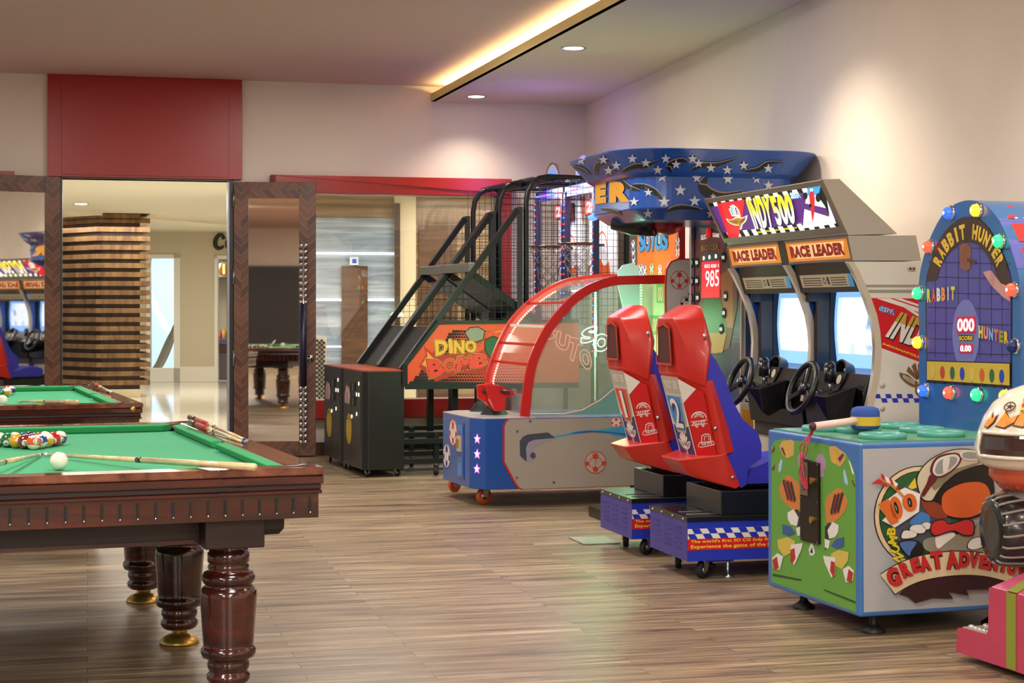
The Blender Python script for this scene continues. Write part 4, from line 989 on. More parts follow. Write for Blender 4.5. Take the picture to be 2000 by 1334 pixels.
# winged wheel
wing = [(182, 436), (215, 447), (245, 440), (262, 425), (300, 418), (318, 428), (345, 420), (370, 405), (366, 440), (350, 468), (328, 488), (318, 530), (308, 535), (296, 498), (262, 496), (225, 482), (198, 462)]
mz(wing, MW, .0065); mz([(277+(x-277)*.88, 462+(y-462)*.8) for x, y in wing], MG, .0075)
for q in ([(215, 452), (255, 468), (290, 470)], [(235, 446), (265, 456), (290, 458)], [(352, 430), (330, 448), (310, 462)], [(345, 446), (328, 462), (310, 474)]): a.line(pm, [PQ(*z(*p)) for p in q], .004, MBR, .001, .0085)
for q in ([(212, 350), (226, 350), (252, 412), (236, 410)], [(220, 328), (238, 322), (258, 410), (246, 412)], [(236, 316), (256, 322), (274, 412), (260, 414)], [(256, 326), (276, 340), (290, 412), (276, 414)], [(276, 345), (292, 362), (304, 414), (292, 414)]): mz([((x-258)*1.12+258, (y-370)*1.08+370) for x, y in q], MW, .0062)
mz([(223, 333), (234, 328), (252, 400), (246, 402)], MB_, .0072); mz([(216, 354), (224, 354), (246, 405), (240, 405)], glow('marquee green', '#2f9a5c', .6), .0072); mz([(260, 332), (272, 342), (284, 402), (278, 404)], MK, .0072); mz([(278, 350), (288, 362), (298, 406), (293, 406)], MR, .0072)
for j in range(5): mz([(240+j*4, 324+j*16), (247+j*4, 326+j*16), (250+j*4, 333+j*16), (243+j*4, 331+j*16)], MK, .0072)
a.build('marquee_art', t)
# strip box
SB = npx([(1656, 459.8), (1789, 459.8), (1799, 509.3), (1666, 508.7)])
a = MB(IM); side_prism(a, SB, cb0+.0, cb1, SILV); a.build('strip_housing', t, bevel=.004)
w0 = IM@Vector((SB[3][0], cb0, SB[3][1])); w1 = IM@Vector((SB[0][0], cb0, SB[0][1])); pst = Plane(w0, -(dirs(IM)[1]), w1-w0); sh_ = (w1-w0).length
a = MB(IM); fr(a, pst, -BW, 0, 0, sh_, .012, TAUPE, .006, 0)
a.poly(pst, [(-BW/2-.06, 0), (-BW/2+.03, 0), (-BW/2+.03, sh_), (-BW/2-.06, sh_)], BLKS, .006, .0)
RL = mat('dark red letters', '#9c1c16', .5); LT = glow('lit pale centre', '#e0b078', .6)
for (xa, xb) in ((-BW+.015, -BW/2-.06), (-BW/2+.03, -.015)):
    a.poly(pst, [(xa, .012), (xb, .012), (xb, sh_-.012), (xa, sh_-.012)], ORANGE, .001, .001)
    a.poly(pst, [(xa+.1, sh_*.2), (xb-.08, sh_*.2), (xb-.04, sh_*.8), (xa+.06, sh_*.8)], LT, .001, .002)
    a.text(pst, 'RACE LEADER', [(xa+.05, sh_*.25), (xb-.05, sh_*.25), (xb-.05, sh_*.76), (xa+.05, sh_*.76)], RL, .001, .0035, .075)
a.build('race_leader_strip', t)
# side panel of the cabinet with the curved front edge
edge = [(1655, 511), (1666, 530), (1680, 560), (1691, 587), (1701, 616), (1707, 648), (1709.5, 680), (1707, 728), (1700, 765), (1692, 800)]
bottom = [(1700, 815), (1712, 822), (1720, 980), (1722, 1075), (1829, 1078)]
E0 = npx(edge); 
full = npx(edge+bottom+[(1829, 700), (1829, 575), (1799, 560), (1799, 511)])
for (b0, b1) in ((cb0, cb0+.035), (cb1-.035, cb1)): a = MB(IM); side_prism(a, full, b0, b1, WHT); a.build('side_panel', t, bevel=.004)
a = MB(IM)
for off, (ya, yb) in enumerate(((556, 561), (566, 572))):
    a.poly(NP, npx([(1690, ya), (1797, ya), (1797, yb), (1692, yb)]), mat('groove grey', '#9d978a', .5), .0012, 0)
for (x, y) in ((1777, 525), (1784, 525)): a.ell(NP, NP.px(x, y), .012, .012, CHROME, .006, 0, 16); a.ell(NP, NP.px(x, y), .006, .006, BLKS, .007, 0, 12)
a.poly(NP, npx([(1698, 582), (1790, 583), (1810, 600), (1810, 712), (1717, 678)]), REDD, .001, .0)
for q in ([(1712, 583), (1738, 583), (1810, 607), (1810, 615)], [(1745, 583), (1760, 583), (1810, 600), (1810, 604)], [(1763, 599), (1774, 601), (1810, 622), (1790, 617)]): a.poly(NP, npx(q), WHITE, .001, .0012)
def nt_(s_, q, m, off, b=0): a.text(NP, s_, npx(q), m, .001, off, b)
Z2 = lambda X, Y: (1380+X/4.168, 560+Y/4.168)
nt_('SEGA', [Z2(1400, 200), Z2(1530, 235), Z2(1540, 190), Z2(1410, 148)], WHITE, .0012, .12); nt_('SEGA', [Z2(1400, 200), Z2(1530, 235), Z2(1540, 190), Z2(1410, 148)], mat('blue print', '#2d6fc4', .4), .0025, .02)
qn = [Z2(1450, 405), Z2(1800, 530), Z2(1870, 300), Z2(1580, 205)]
nt_('INDY', [(x+1.5, y+3) for x, y in qn], MATTE, .0012, .06); nt_('INDY', qn, WHITE, .003, .05)
GOLD = mat('gold print', '#c9a836', .4)
vs_, fs_, _ = glyphs('INDY', .05); qq = [Vector(NP.px(*p)) for p in qn]
for f in fs_:
    pts = [vs_[i] for i in f]; out = []
    for i in range(len(pts)):
        p, r = pts[i], pts[(i+1) % len(pts)]
        if p[1] >= .62: out.append(p)
        if (p[1]-.62)*(r[1]-.62) < 0: tt = (.62-p[1])/(r[1]-p[1]); out.append((p[0]+(r[0]-p[0])*tt, .62))
    if len(out) > 2: a.add([NP.at(tuple(qq[0]*(1-x)*(1-y)+qq[1]*x*(1-y)+qq[2]*x*y+qq[3]*(1-x)*y), .0052) for x, y in out], [tuple(range(len(out)))], GOLD, world=True)
nt_('INDIANAPOLIS', [Z2(1430, 470), Z2(1745, 590), Z2(1750, 570), Z2(1435, 455)], YEL, .0015, .05)
# checks
pc0, pc1 = NP.px(1709, 786), NP.px(1712, 769)
n = 9
for i in range(13):
    for r_ in range(2):
        if (i+r_) % 2: continue
        x = 1708+i*10.6-(0 if r_ else 2.5); y = 769.5+r_*8.3
        a.poly(NP, npx([(x+2, y), (x+12.6, y), (x+15, y+8.3), (x+4.5, y+8.3)] if x < 1820 else [(x, y), (x+2, y), (x+2, y+3), (x, y+3)]), mat('check blue', '#2a35b8', .4), .001, .0005)
a.build('side_decal', t)
a = MB(IM); c_ = NP.px(1795, 744); BRN = mat('bronze print', '#7a5a35', .5)
crest(a, NP, (c_[0], c_[1]), .12, BRN, .001, .0005, -.1, WHITE); a.build('side_emblem', t)
a = MB(IM)
for (x, y) in ((1723, 752), (1723, 797)): p = NP.px(x, y); a.lathe([(.017, 0), (.014, .006), (.001, .008)], CREAMP, 16, M=Matrix.Translation(NP.at(p, 0))@(IM.to_3x3().to_4x4())@Matrix.Rotation(math.pi/2, 4, 'X'))
a.build('screw_cap', t)
# rear body, divider ribs
xb = NP.px(1797, 600)[0]; xf = NP.px(1666, 511)[0]; ztop = NP.px(1666, 510)[1]
a = MB(IM); a.box((xb-.06, cb0+.035, .12), (xb, cb1-.035, ztop), WHT); a.build('back_panel', t)
a = MB(IM)
rib = E0; inner = [(x+.034, y) for x, y in E0]
for bb in (cb0-.004, cbm-.035, cb1-.036):
    a = MB(IM); side_prism(a, rib+inner[::-1], bb, bb+.04, CREAMP); a.build('edge_rib', t, bevel=.006)
for (b0, b1) in ((cbm-.025, cbm-.005), (cb0+.036, cb0+.040), (cb1-.04, cb1-.036)):
    a = MB(IM); side_prism(a, inner+[(xb-.06, inner[-1][1]), (xb-.06, inner[0][1])], b0, b1, SCRB); a.build('bay_lining', t)
# lit screens, bezels, instruction cards
SCR = glow('lit screen', '#cfe0ff', 1.15)
def screenmat():
    m = bpy.data.materials.new('game picture'); m.use_nodes = True; nt = m.node_tree; b = nt.nodes['Principled BSDF']
    b.inputs['Base Color'].default_value = (.02, .02, .03, 1); b.inputs['Roughness'].default_value = .08
    tc = nt.nodes.new('ShaderNodeTexCoord'); sx = nt.nodes.new('ShaderNodeTexNoise'); sx.inputs['Scale'].default_value = 3.2; sx.inputs['Distortion'].default_value = 1.5
    nt.links.new(tc.outputs['Object'], sx.inputs['Vector'])
    r = nt.nodes.new('ShaderNodeValToRGB'); nt.links.new(sx.outputs['Fac'], r.inputs['Fac']); r.color_ramp.elements[0].position = .34; r.color_ramp.elements[0].color = lin('#6f9ddf'); r.color_ramp.elements[1].position = .52; r.color_ramp.elements[1].color = lin('#e9f1ff')
    nt.links.new(r.outputs['Color'], b.inputs['Emission Color']); b.inputs['Emission Strength'].default_value = 1.1; return m
SM = screenmat(); SEDGE = glow('screen edge', '#7fb0f4', 1.0); SM2 = glow('screen pale edge', '#bcd6fb', 1.1)
zs0, zs1 = NP.px(1707, 722)[1]-.01, NP.px(1700, 562)[1]+.03
for (b0, nm) in ((cb0+.06, 0), (cbm+.03, 1)):
    b1 = b0+.69; sa = xf+.27
    a = MB(IM); rings = []
    nseg = 10
    for i in range(nseg+1):
        f = i/nseg; bb = b0+(b1-b0)*f; rings.append([(sa-.035*math.sin(math.pi*f)-.02*math.sin(math.pi*g/6), bb, zs0+(zs1-zs0)*g/6) for g in range(7)])
    for i in range(nseg):
        for g in range(6): a.add([rings[i][g], rings[i][g+1], rings[i+1][g+1], rings[i+1][g]], [(0, 1, 2, 3)], (SEDGE if (i in (0, nseg-1) or g in (0, 5)) else SM2 if i in (nseg-2,) else (SM if nm == 0 else SCR)), True)
    a.build('screen', t)
    a = MB(IM); a.box((sa+.005, b0-.03, zs0-.06), (sa+.03, b1+.03, zs1+.05), BLKP)
    a.box((sa-.05, b0-.035, zs0-.04), (sa+.01, b0+.005, zs1+.04), BLKP); a.box((sa-.05, b1-.02, zs0-.04), (sa+.01, b1+.02, zs1+.04), BLKP); a.box((sa-.05, b0, zs1-.005), (sa+.02, b1, zs1+.04), BLKP)
    a.box((sa-.13, b1-.015, zs0-.02), (sa-.04, b1+.02, zs1+.0), BLKP); a.box((sa-.18, b1-.015, zs1-.10), (sa-.02, b1+.02, zs1+.03), BLKP)
    a.build('screen_bezel', t, bevel=.006)
    bb0, bb1 = (cb0+.036, cbm-.036) if nm == 0 else (cbm+.006, cb1-.036)
    a = MB(IM); a.loft([[(xf+.015, bb0, ztop-.0), (xf+.015, bb1, ztop), (xf+.065, bb1, ztop-.155), (xf+.065, bb0, ztop-.155)], [(xf+.03, bb0, ztop), (xf+.03, bb1, ztop), (xf+.16, bb1, ztop-.155), (xf+.16, bb0, ztop-.155)]], BLKP); a.build('card_holder', t)
    o = IM@Vector((xf+.015, bb0, ztop)); pc = plane3(IM@Vector((xf+.065, bb0, ztop-.155)), IM@Vector((xf+.065, bb0-1, ztop-.155)), IM@Vector((xf+.015, bb0, ztop)))
    L_ = bb1-bb0; a = MB(IM); CARD = mat('instruction card', '#b5a888', .5)
    a.poly(pc, [(-L_+.05, .03), (-.05, .03), (-.05, .10), (-L_+.05, .10)], CARD, .002, .001); a.poly(pc, [(-.11, .03), (-.05, .03), (-.05, .10), (-.09, .10)], SKYB, .001, .003)
    for k in range(4): a.poly(pc, [(-L_+.08, .04+k*.013), (-L_*.58, .04+k*.013), (-L_*.58, .044+k*.013), (-L_+.08, .044+k*.013)], BLKP, .001, .003); a.poly(pc, [(-L_*.42, .04+k*.013), (-.13, .04+k*.013), (-.13, .044+k*.013), (-L_*.42, .044+k*.013)], BLKP, .001, .003)
    a.ring(pc, (-L_*.53, .065), .013, .018, BLKP, .001, .003, 14); a.poly(pc, [(-L_*.48, .045), (-L_*.45, .045), (-L_*.45, .085), (-L_*.48, .085)], BLKP, .001, .003)
    a.build('instruction_card', t)
# dash consoles, wheels, shifter boxes
zd = NP.px(1707, 733)[1]
for nm, boff in enumerate((0, .852)):
    DM = IM@Matrix.Translation((0, boff, 0)); w_b0, w_b1 = (cb0+.04, cbm-.04) if nm == 0 else (cbm+.01-.852, cb1-.04-.852)
    a = MB(DM)
    a.loft([[(.96, w_b0, .70), (.96, w_b1, .70), (1.10, w_b1, .66), (1.10, w_b0, .66)], [(.93, w_b0, zd-.10), (.93, w_b1, zd-.10), (1.14, w_b1, zd), (1.14, w_b0, zd)], [(.97, w_b0, zd), (.97, w_b1, zd), (1.14, w_b1, zd+.03), (1.14, w_b0, zd+.03)]], BLKP)
    # hood over the gauges
    a.lathe([(.085, -.05), (.095, .01), (.080, .01), (.072, -.04)], BLKP, 24, M=DM@Matrix.Translation((.96, .28, zd-.02))@Matrix.Rotation(math.radians(-72), 4, 'Y'), cap=False)
    for sgn in (-1, 1): a.lathe([(.001, .0), (.024, .0), (.026, .004)], CREAMP, 16, M=DM@Matrix.Translation((.945, .28+sgn*.042, zd-.035))@Matrix.Rotation(math.radians(-72), 4, 'Y'))
    for zz in (zd-.07, zd-.15): a.ell(pleft(DM, .945), (-w_b0-.05, zz), .035, .014, MATTE, .004, 0, 16)
    a.build('dash_console', t, bevel=.008)
    WC = DM@Matrix.Translation((.752, .28, .943))@Matrix.Rotation(math.radians(-68), 4, 'Y')@Matrix.Rotation(math.pi, 4, 'Z')
    a = MB(WC); R_ = .138
    a.tube([(R_*math.cos(k*math.pi/18), R_*math.sin(k*math.pi/18), 0) for k in range(36)], .0165, mat('wheel rubber', '#1a1817', .35), 12, closed=True)
    for an in (60, 180, 300): an = math.radians(an); a.bar((0, 0, -.012), (R_*.96*math.cos(an), R_*.96*math.sin(an), 0), .03, .008, mat('dark spoke metal', '#2a2826', .25, .7))
    a.lathe([(.001, .012), (.03, .01), (.038, -.002), (.03, -.03)], BLKP, 20)
    a.build('steering_wheel', t)
    a = MB(DM); a.tube([(.765, .28, .935), (.95, .28, .86)], .032, BLKP, 14); a.build('steering_column', t)
    # shifter box in front of the bay
    B0 = -.11
    pp = lambda x, y, b: tuple(loc_px(IM, x, y, b=b))
    if nm == 0: SBX = [pp(1587, 772, .06), pp(1613, 775, -.03), pp(1672, 754, -.05), pp(1668, 757, .22), pp(1595, 790, .06), pp(1620, 826, -.02), pp(1632, 834, .0), pp(1664, 812, -.03), pp(1664, 812, .2), pp(1605, 768, .2)]
    a = MB(DM); a.hull(SBX, BLKP)
    p = SBX[1]; a.build('shifter_box', t, bevel=.006)
    a = MB(DM); q = [Vector(SBX[0]), Vector(SBX[1]), Vector(SBX[2])]; c_ = (q[0]+q[2])/2+Vector((.0, .05, 0))
    a.tube([(c_.x, c_.y, c_.z-.01), (c_.x, c_.y, c_.z+.05)], .01, STEEL, 10); a.tube([(c_.x, c_.y, c_.z+.04), (c_.x, c_.y, c_.z+.12)], [.028, .031], BLKP, 16); a.sphere((c_.x, c_.y, c_.z+.12), .031, BLKP, 16, 8)
    a.build('gear_lever', t)
# lower front of the cabinet
a = MB(IM)
a.box((1.0, cb0+.04, .08), (xb-.02, cb1-.04, zd-.1), CREAMP)
a.box((.985, cbm-.05, .08), (1.0, cbm+.05, .72), BLKP); a.box((.985, cb0+.04, .62), (1.0, cb1-.04, .70), mat('dark plastic trim', '#3a332c', .5)); a.box((.97, cb0+.10, .25), (1.0, cb0+.34, .62), BLKP)
a.build('lower_body', t, bevel=.005)
for y in (.0, 1.4): 
    for x in (1.03, 1.15): a = MB(IM); a.lathe([(.03, 0), (.03, .01), (.012, .015), (.012, .10)], STEEL, 12, c=(x, y, 0)); a.build('levelling_foot', t)
# ================================================================ BASKETBALL MACHINES
BM = frame(-1.194, 13.76, 18.0)
CAGE = mat('black tube', '#0e0e11', .42, spec=.4); WIRE = mat('black wire', '#0d0d12', .5)
DINO = mat('orange panel', '#cf4a1c', .45); DGOLD = mat('gold letter', '#d9a72e', .45); DRED = mat('red letter', '#d3301c', .4); DYEL = mat('lime outline', '#c9b94a', .5)
BOARD = mat('white backboard', '#e9e6e4', .4); BORNG = mat('orange board paint', '#d5581f', .5); TRIMR = mat('orange rim trim', '#9c3c1c', .4)
LEDB = glow('blue led', '#2a50ff', 12); LEDR = glow('red led', '#ff2036', 10); CHAIN = mat('chain', '#b9b2a6', .2, 1)
BLKC = mat('black cabinet laminate', '#141210', .38, var=.08, vscale=4)
def basket(b0, label, first):
    t = thing('basketball_machine', label, 'arcade machine', BM@Matrix.Translation((0, b0, 0)), 'basketball machines')
    M = BM@Matrix.Translation((0, b0, 0)); W = .775
    a = MB(M)
    pts = [(.0, .04), (.04, .0), (.34, .0), (.34, W), (.04, W), (.0, W-.04)]
    tp = ptop(M, 0); a.poly(tp, pts, BLKC, t=.79, off=.06); a.build('coin_cabinet', t, bevel=.006)
    a = MB(M); a.poly(tp, [(x*1.0, y) for x, y in pts], TRIMR, t=.012, off=.85)
    a.build('cabinet_top', t, bevel=.002)
    f = pleft(M, 0)
    a = MB(M)
    # face towards the player: x runs -b
    X = lambda b: -b
    def rect(b_a, b_b, z0, z1, m, off=0.0, t_=.002): a.poly(f, [(X(b_a), z0), (X(b_b), z0), (X(b_b), z1), (X(b_a), z1)], m, t_, off)
    rect(.08, .36, .26, .81, BLKC, 0, .003); a.line(f, [(X(.42), .12), (X(.42), .75)], .006, MATTE, .004)
    rect(.44, .68, .56, .74, mat('prize picture ground', '#1a1014', .2), 0, .003)
    a.build('coin_door', t)
    a = MB(M)
    PK = mat('pale pink prize', '#c79a96', .6)
    a.poly(f, [(X(.66), .57), (X(.50), .565), (X(.47), .62), (X(.50), .68), (X(.53), .71), (X(.56), .69), (X(.60), .72), (X(.63), .68), (X(.66), .64)], PK, .002, .003)
    a.poly(f, [(X(.60), .57), (X(.54), .57), (X(.53), .66), (X(.59), .67)], mat('grey prize', '#8f8a8a', .6), .002, .0045); a.build('prize_picture', t)
    a = MB(M)
    for (b_, z_) in ((.31, .72), (.31, .60)): rect(b_-.035, b_+.035, z_-.035, z_+.035, MATTE, .003, .012); rect(b_-.005, b_+.01, z_-.028, z_+.028, STEEL, .015, .002)
    for (b_, z_) in ((.14, .75), (.22, .66), (.14, .66), (.22, .50), (.40, .47)): a.ell(f, (X(b_), z_), .009, .016, glow('small lamp', '#fff2d0', 1.6), .004, .003, 10)
    a.build('coin_slot', t)
    a = MB(M)
    BAN = mat('yellow ball decal', '#d8b22c', .5)
    a.ell(f, (X(.52), .36), .10, .125, BAN, .0015, 0, 24)
    for dx in (-.05, 0, .05): a.line(f, spline([(X(.52)+dx*.35, .475), (X(.52)+dx*1.2, .36), (X(.52)+dx*.35, .245)], 6), .006, MATTE, .001, .0016)
    a.line(f, spline([(X(.60), .43), (X(.52), .455), (X(.44), .43)], 5), .006, MATTE, .001, .0016); a.build('ball_decal', t)
    for (x, y) in ((.05, .07), (.05, W-.07), (.30, .07), (.30, W-.07)): a = MB(M); caster(a, x, y, .028, wd=.022, zt=.064, yaw=1.2+x*3); a.build('caster', t)
    # slanting frame, posts, arches
    S0 = (.32, .862); S1 = (1.309, 2.18)
    for s_, bb in ((0, .02), (1, W-.02)):
        a = MB(M); a.bar((S0[0], bb, S0[1]), (S1[0], bb, S1[1]), .042, .05, CAGE); a.build('slanting_rail', t, bevel=.004)
        a = MB(M); a.bar((1.33, bb, .66), (1.33, bb, 2.2), .045, .05, CAGE)
        ar = [(1.385, bb, .70), (1.385, bb, 2.06), (1.385, bb, 2.24), (1.40, bb, 2.33), (1.44, bb, 2.40), (1.50, bb, 2.44), (1.58, bb, 2.455), (2.28, bb, 2.455), (2.28, bb, .3)]
        a.tube(ar, .024, CAGE, 10); a.build('arch_tube', t)
        # lattice of the side
        a = MB(M); r_ = .0032; pitch = .055
        x = .40
        zlo = 1.22
        while x < 2.27:
            zt = min(S0[1]+(x-S0[0])*(S1[1]-S0[1])/(S1[0]-S0[0]), 2.15) if x < 1.33 else 2.43
            if zt > zlo+.02: a.box((x-r_/2, bb-r_/2, zlo), (x+r_/2, bb+r_/2, zt), WIRE)
            x += pitch
        z_ = zlo
        while z_ < 2.44:
            xs = S0[0]+(z_-S0[1])*(S1[0]-S0[0])/(S1[1]-S0[1]) if z_ < 2.15 else 1.40
            a.box((xs, bb-r_/2, z_-r_/2), (2.27, bb+r_/2, z_+r_/2), WIRE); z_ += pitch
        a.build('wire_mesh', t)
    # top mesh
    a = MB(M); y = .07
    while y < W-.03: a.box((1.45, y-.0015, 2.449), (2.28, y+.0015, 2.452), WIRE); y += .05
    x = 1.45
    while x < 2.27: a.box((x-.0015, .03, 2.452), (x+.0015, W-.03, 2.455), WIRE); x += .05
    a.bar((1.62, .02, 2.44), (1.62, W-.02, 2.44), .04, .04, CAGE)
    a.build('roof_mesh', t)
    # lower deck, cross bar, ball return ramp
    def sl(f_, d=0): return (S0[0]+(S1[0]-S0[0])*f_+d*.8, S0[1]+(S1[1]-S0[1])*f_-d*.6)
    a = MB(M); p, q = sl(.0, .02), sl(.27, .02); a.loft([[(p[0], .045, p[1]), (q[0], .045, q[1]), (q[0]+.02, .045, q[1]-.02), (p[0]+.02, .045, p[1]-.02)], [(p[0], W-.045, p[1]), (q[0], W-.045, q[1]), (q[0]+.02, W-.045, q[1]-.02), (p[0]+.02, W-.045, p[1]-.02)]], MATTE)
    a.box((.34, .045, .86), (2.25, W-.045, .88), BLKS); a.build('ball_deck', t)
    a = MB(M); p = sl(.62, -.03); a.bar((p[0], .0, p[1]), (p[0], W, p[1]), .06, .075, mat('grey cross bar', '#6b6760', .35, .5)); a.build('cross_bar', t, bevel=.006)
    a = MB(M)
    for bb in (.06, W-.06): a.bar((.93, bb, 1.64), (1.60, bb, 1.18), .035, .06, CAGE)
    a.loft([[(.95, .06, 1.60), (.95, W-.06, 1.60), (.95, W-.06, 1.59), (.95, .06, 1.59)], [(1.60, .06, 1.16), (1.60, W-.06, 1.16), (1.60, W-.06, 1.15), (1.60, .06, 1.15)]], mat('return mesh', '#23252b', .5)); a.build('return_ramp', t)
    # board, lights, rim, net
    a = MB(M); a.box((2.20, .05, 1.05), (2.215, W-.05, 2.40), BOARD)
    fb = pleft(M, 2.20); yc = W/2
    a.line(fb, [(-yc+.13*math.cos(q), 1.80+.22*math.sin(q)) for q in [math.pi*k/14 for k in range(15)]], .018, BORNG, .001)
    a.poly(fb, [(-yc-.2, 1.62), (-yc+.2, 1.62), (-yc+.16, 1.76), (-yc+.05, 1.72), (-yc-.05, 1.79), (-yc-.18, 1.74)], BORNG, .001)
    a.poly(fb, [(-.15, 2.36), (-.05, 2.36), (-.05, 2.1), (-.1, 2.15)], BORNG, .001)
    a.build('backboard', t, bevel=.003)
    a = MB(M); a.box((2.12, .28, 2.17), (2.19, .60, 2.31), mat('scoreboard case', '#7a1820', .4)); fs_ = pleft(M, 2.12)
    a.poly(fs_, [(-.59, 2.18), (-.29, 2.18), (-.29, 2.30), (-.59, 2.30)], glow('lit red score panel', '#ff4a48', .9), .001); a.text(fs_, '28', [(-.55, 2.195), (-.33, 2.195), (-.33, 2.285), (-.55, 2.285)], glow('pale digits', '#ffd0c8', 1.5), .001, .001, .02); a.build('scoreboard', t)
    for bb in (.03, W-.03):
        a = MB(M); a.box((1.98, bb-.02, .9), (2.03, bb+.02, 2.38), mat('dark led post', '#15163a', .4))
        z_ = 1.0; k = 0
        while z_ < 2.34: a.sphere((1.975, bb, z_), .0062, LEDB if k % 2 else LEDR, 6, 4); z_ += .055; k += 1
        a.build('led_post', t)
    a = MB(M); a.box((1.99, .02, 2.34), (2.04, W-.02, 2.43), mat('blue led bar', '#161a6a', .4))
    for k in range(15): a.sphere((1.985, .05+k*.048, 2.385), .0065, LEDB if (k//4) % 2 else LEDR, 6, 4)
    a.build('led_bar', t)
    rc = (1.98, yc, 1.915)
    a = MB(M); a.tube([(rc[0]+.165*math.cos(k*math.pi/14), rc[1]+.165*math.sin(k*math.pi/14), rc[2]) for k in range(28)], .009, mat('bronze rim', '#6b4c34', .25, .8), 8, closed=True)
    a.bar((rc[0]+.16, rc[1]-.05, rc[2]-.01), (2.20, rc[1]-.05, rc[2]-.01), .012, .02, BLKS); a.bar((rc[0]+.16, rc[1]+.05, rc[2]-.01), (2.20, rc[1]+.05, rc[2]-.01), .012, .02, BLKS); a.build('hoop_rim', t)
    a = MB(M); n = 6
    for k in range(n):
        for sg in (1, -1):
            pts = []
            for j in range(9):
                zz = j/8; an = 2*math.pi*(k+sg*.5*(j % 2 if j < 7 else 1)*(1 if j % 2 else 1))/n+.02*j; rr = .162-.075*min(1, zz*1.5)
                pts.append((rc[0]+rr*math.cos(an), rc[1]+rr*math.sin(an), rc[2]-.43*zz))
            a.tube(pts, .0038, CHAIN, 5)
    a.build('chain_net', t)
    # round crest on the roof
    a = MB(M); ft = pleft(M, 2.02); c = (-yc, 2.47)
    a.poly(ft, [(c[0]+.20*math.cos(q), c[1]+.20*math.sin(q)) for q in [math.pi*k/16 for k in range(17)]], mat('silver crest', '#b9b4ae', .3, .4), t=.03, off=-.03)
    a.poly(ft, [(c[0]+.15*math.cos(q), c[1]+.15*math.sin(q)) for q in [math.pi*k/16 for k in range(17)]], glow('lit blue crest', '#3f86e8', .7), t=.001, off=.0005)
    a.line(ft, [(c[0]+.20*math.cos(q), c[1]+.20*math.sin(q)) for q in [math.pi*k/16 for k in range(17)]], .018, BLKS, .034, -.032)
    a.build('crest_sign', t)
    # supports
    for bb in (.03, W-.03):
        a = MB(M); a.box((.95, bb-.03, .05), (1.0, bb+.03, .86), CAGE); a.box((.34, bb-.02, .10), (2.28, bb+.02, .14), CAGE); a.box((.34, bb-.02, .26), (2.28, bb+.02, .30), CAGE); a.build('leg_frame', t)
    a = MB(M); caster(a, .62, .05, .04, wd=.025, zt=.12, yaw=1.0); a.box((.60, .03, .12), (.64, .07, .34), CAGE); a.build('rear_caster', t)
    if first:
        pn = pnear(M, -.012)
        px = lambda pts: [pn.px(x, y) for x, y in pts]
        a = MB(M); z = lambda X_, Y_: (600+X_/3.033, 320+Y_/3.033)
        out = px([(794, 752), (794, 713), (856, 634), (1130, 630), (1130, 752)])
        a.poly(pn, out, DINO, .010)
        # halftone dots
        for i in range(60):
            for j in range(19):
                X_, Y_ = 797+i*5.2+(j % 2)*2.6, 748-j*5.6
                lim = 793+(752-Y_)*.79+6
                d1 = max(0, 1-(X_-lim)/100); d2 = max(0, 1-abs((X_-885)/45))*max(0, 1-abs(Y_-640)/40)
                r_ = 3.0*max(d1, d2*.9, 1.25*max(0, 1-(752-Y_)/80)*max(0, 1-(X_-800)/360))
                if X_ > lim and r_ > .7: a.ell(pn, pn.px(X_, Y_), r_*.0048, r_*.0048, MATTE, .001, .0105, 6)
        FL = mat('flame yellow', '#dd8b28', .5)
        a.poly(pn, px([z(660, 1200), z(700, 1130), z(690, 1080), z(740, 1120), z(760, 1085), z(800, 1130), z(1000, 1120), z(1080, 1080), z(1110, 1180), z(1080, 1250), z(900, 1240), z(760, 1290), z(700, 1240)]), mat('dark red flame', '#a52614', .5), .001, .0108)
        a.poly(pn, px([z(675, 1190), z(710, 1140), z(705, 1110), z(745, 1150), z(720, 1210)]), FL, .001, .012)
        DG = mat('deep green paint', '#1f5a32', .5)
        a.poly(pn, px([z(930, 1000), z(960, 970), z(1010, 965), z(1050, 990), z(1040, 1040), z(1000, 1055), z(960, 1050)]), mat('grey green splash', '#7f8a72', .5), .001, .0118); a.line(pn, px([z(930, 1000), z(960, 970), z(1010, 965), z(1050, 990), z(1040, 1040), z(1000, 1055), z(960, 1050)]), .008, MATTE, .001, .013, closed=True)
        a.poly(pn, px([z(1050, 1040), z(1100, 1020), z(1150, 1040), z(1140, 1110), z(1080, 1150), z(1050, 1100)]), DG, .001, .0118); a.line(pn, px([z(1050, 1040), z(1100, 1020), z(1150, 1040), z(1140, 1110), z(1080, 1150), z(1050, 1100)]), .007, MATTE, .001, .013, closed=True)
        a.line(pn, px([z(1110, 1000), z(1140, 990), z(1165, 1010)]), .012, FL, .001, .012)
        def word(chs, m, hw_):
            for ch, q in chs:
                Q = [z(*p) for p in q]
                cx_ = sum(p[0] for p in Q)/4; cy_ = sum(p[1] for p in Q)/4
                a.text(pn, ch, px([(cx_+(x-cx_)*1.22, cy_+(y-cy_)*1.22) for x, y in Q]), DYEL, .001, .0130, .13); a.text(pn, ch, px([(cx_+(x-cx_)*1.15, cy_+(y-cy_)*1.15) for x, y in Q]), MATTE, .001, .0145, .10); a.text(pn, ch, px([(cx_+(x-cx_)*1.1, cy_+(y-cy_)*1.1) for x, y in Q]), m, .001, .016, .06)
        word([('D', [(762, 1135), (820, 1120), (830, 1050), (755, 1048)]), ('i', [(838, 1120), (862, 1118), (856, 1040), (832, 1042)]), ('N', [(868, 1120), (925, 1120), (925, 1050), (868, 1050)]), ('O', [(935, 1112), (995, 1118), (995, 1048), (935, 1050)])], DGOLD, 0)
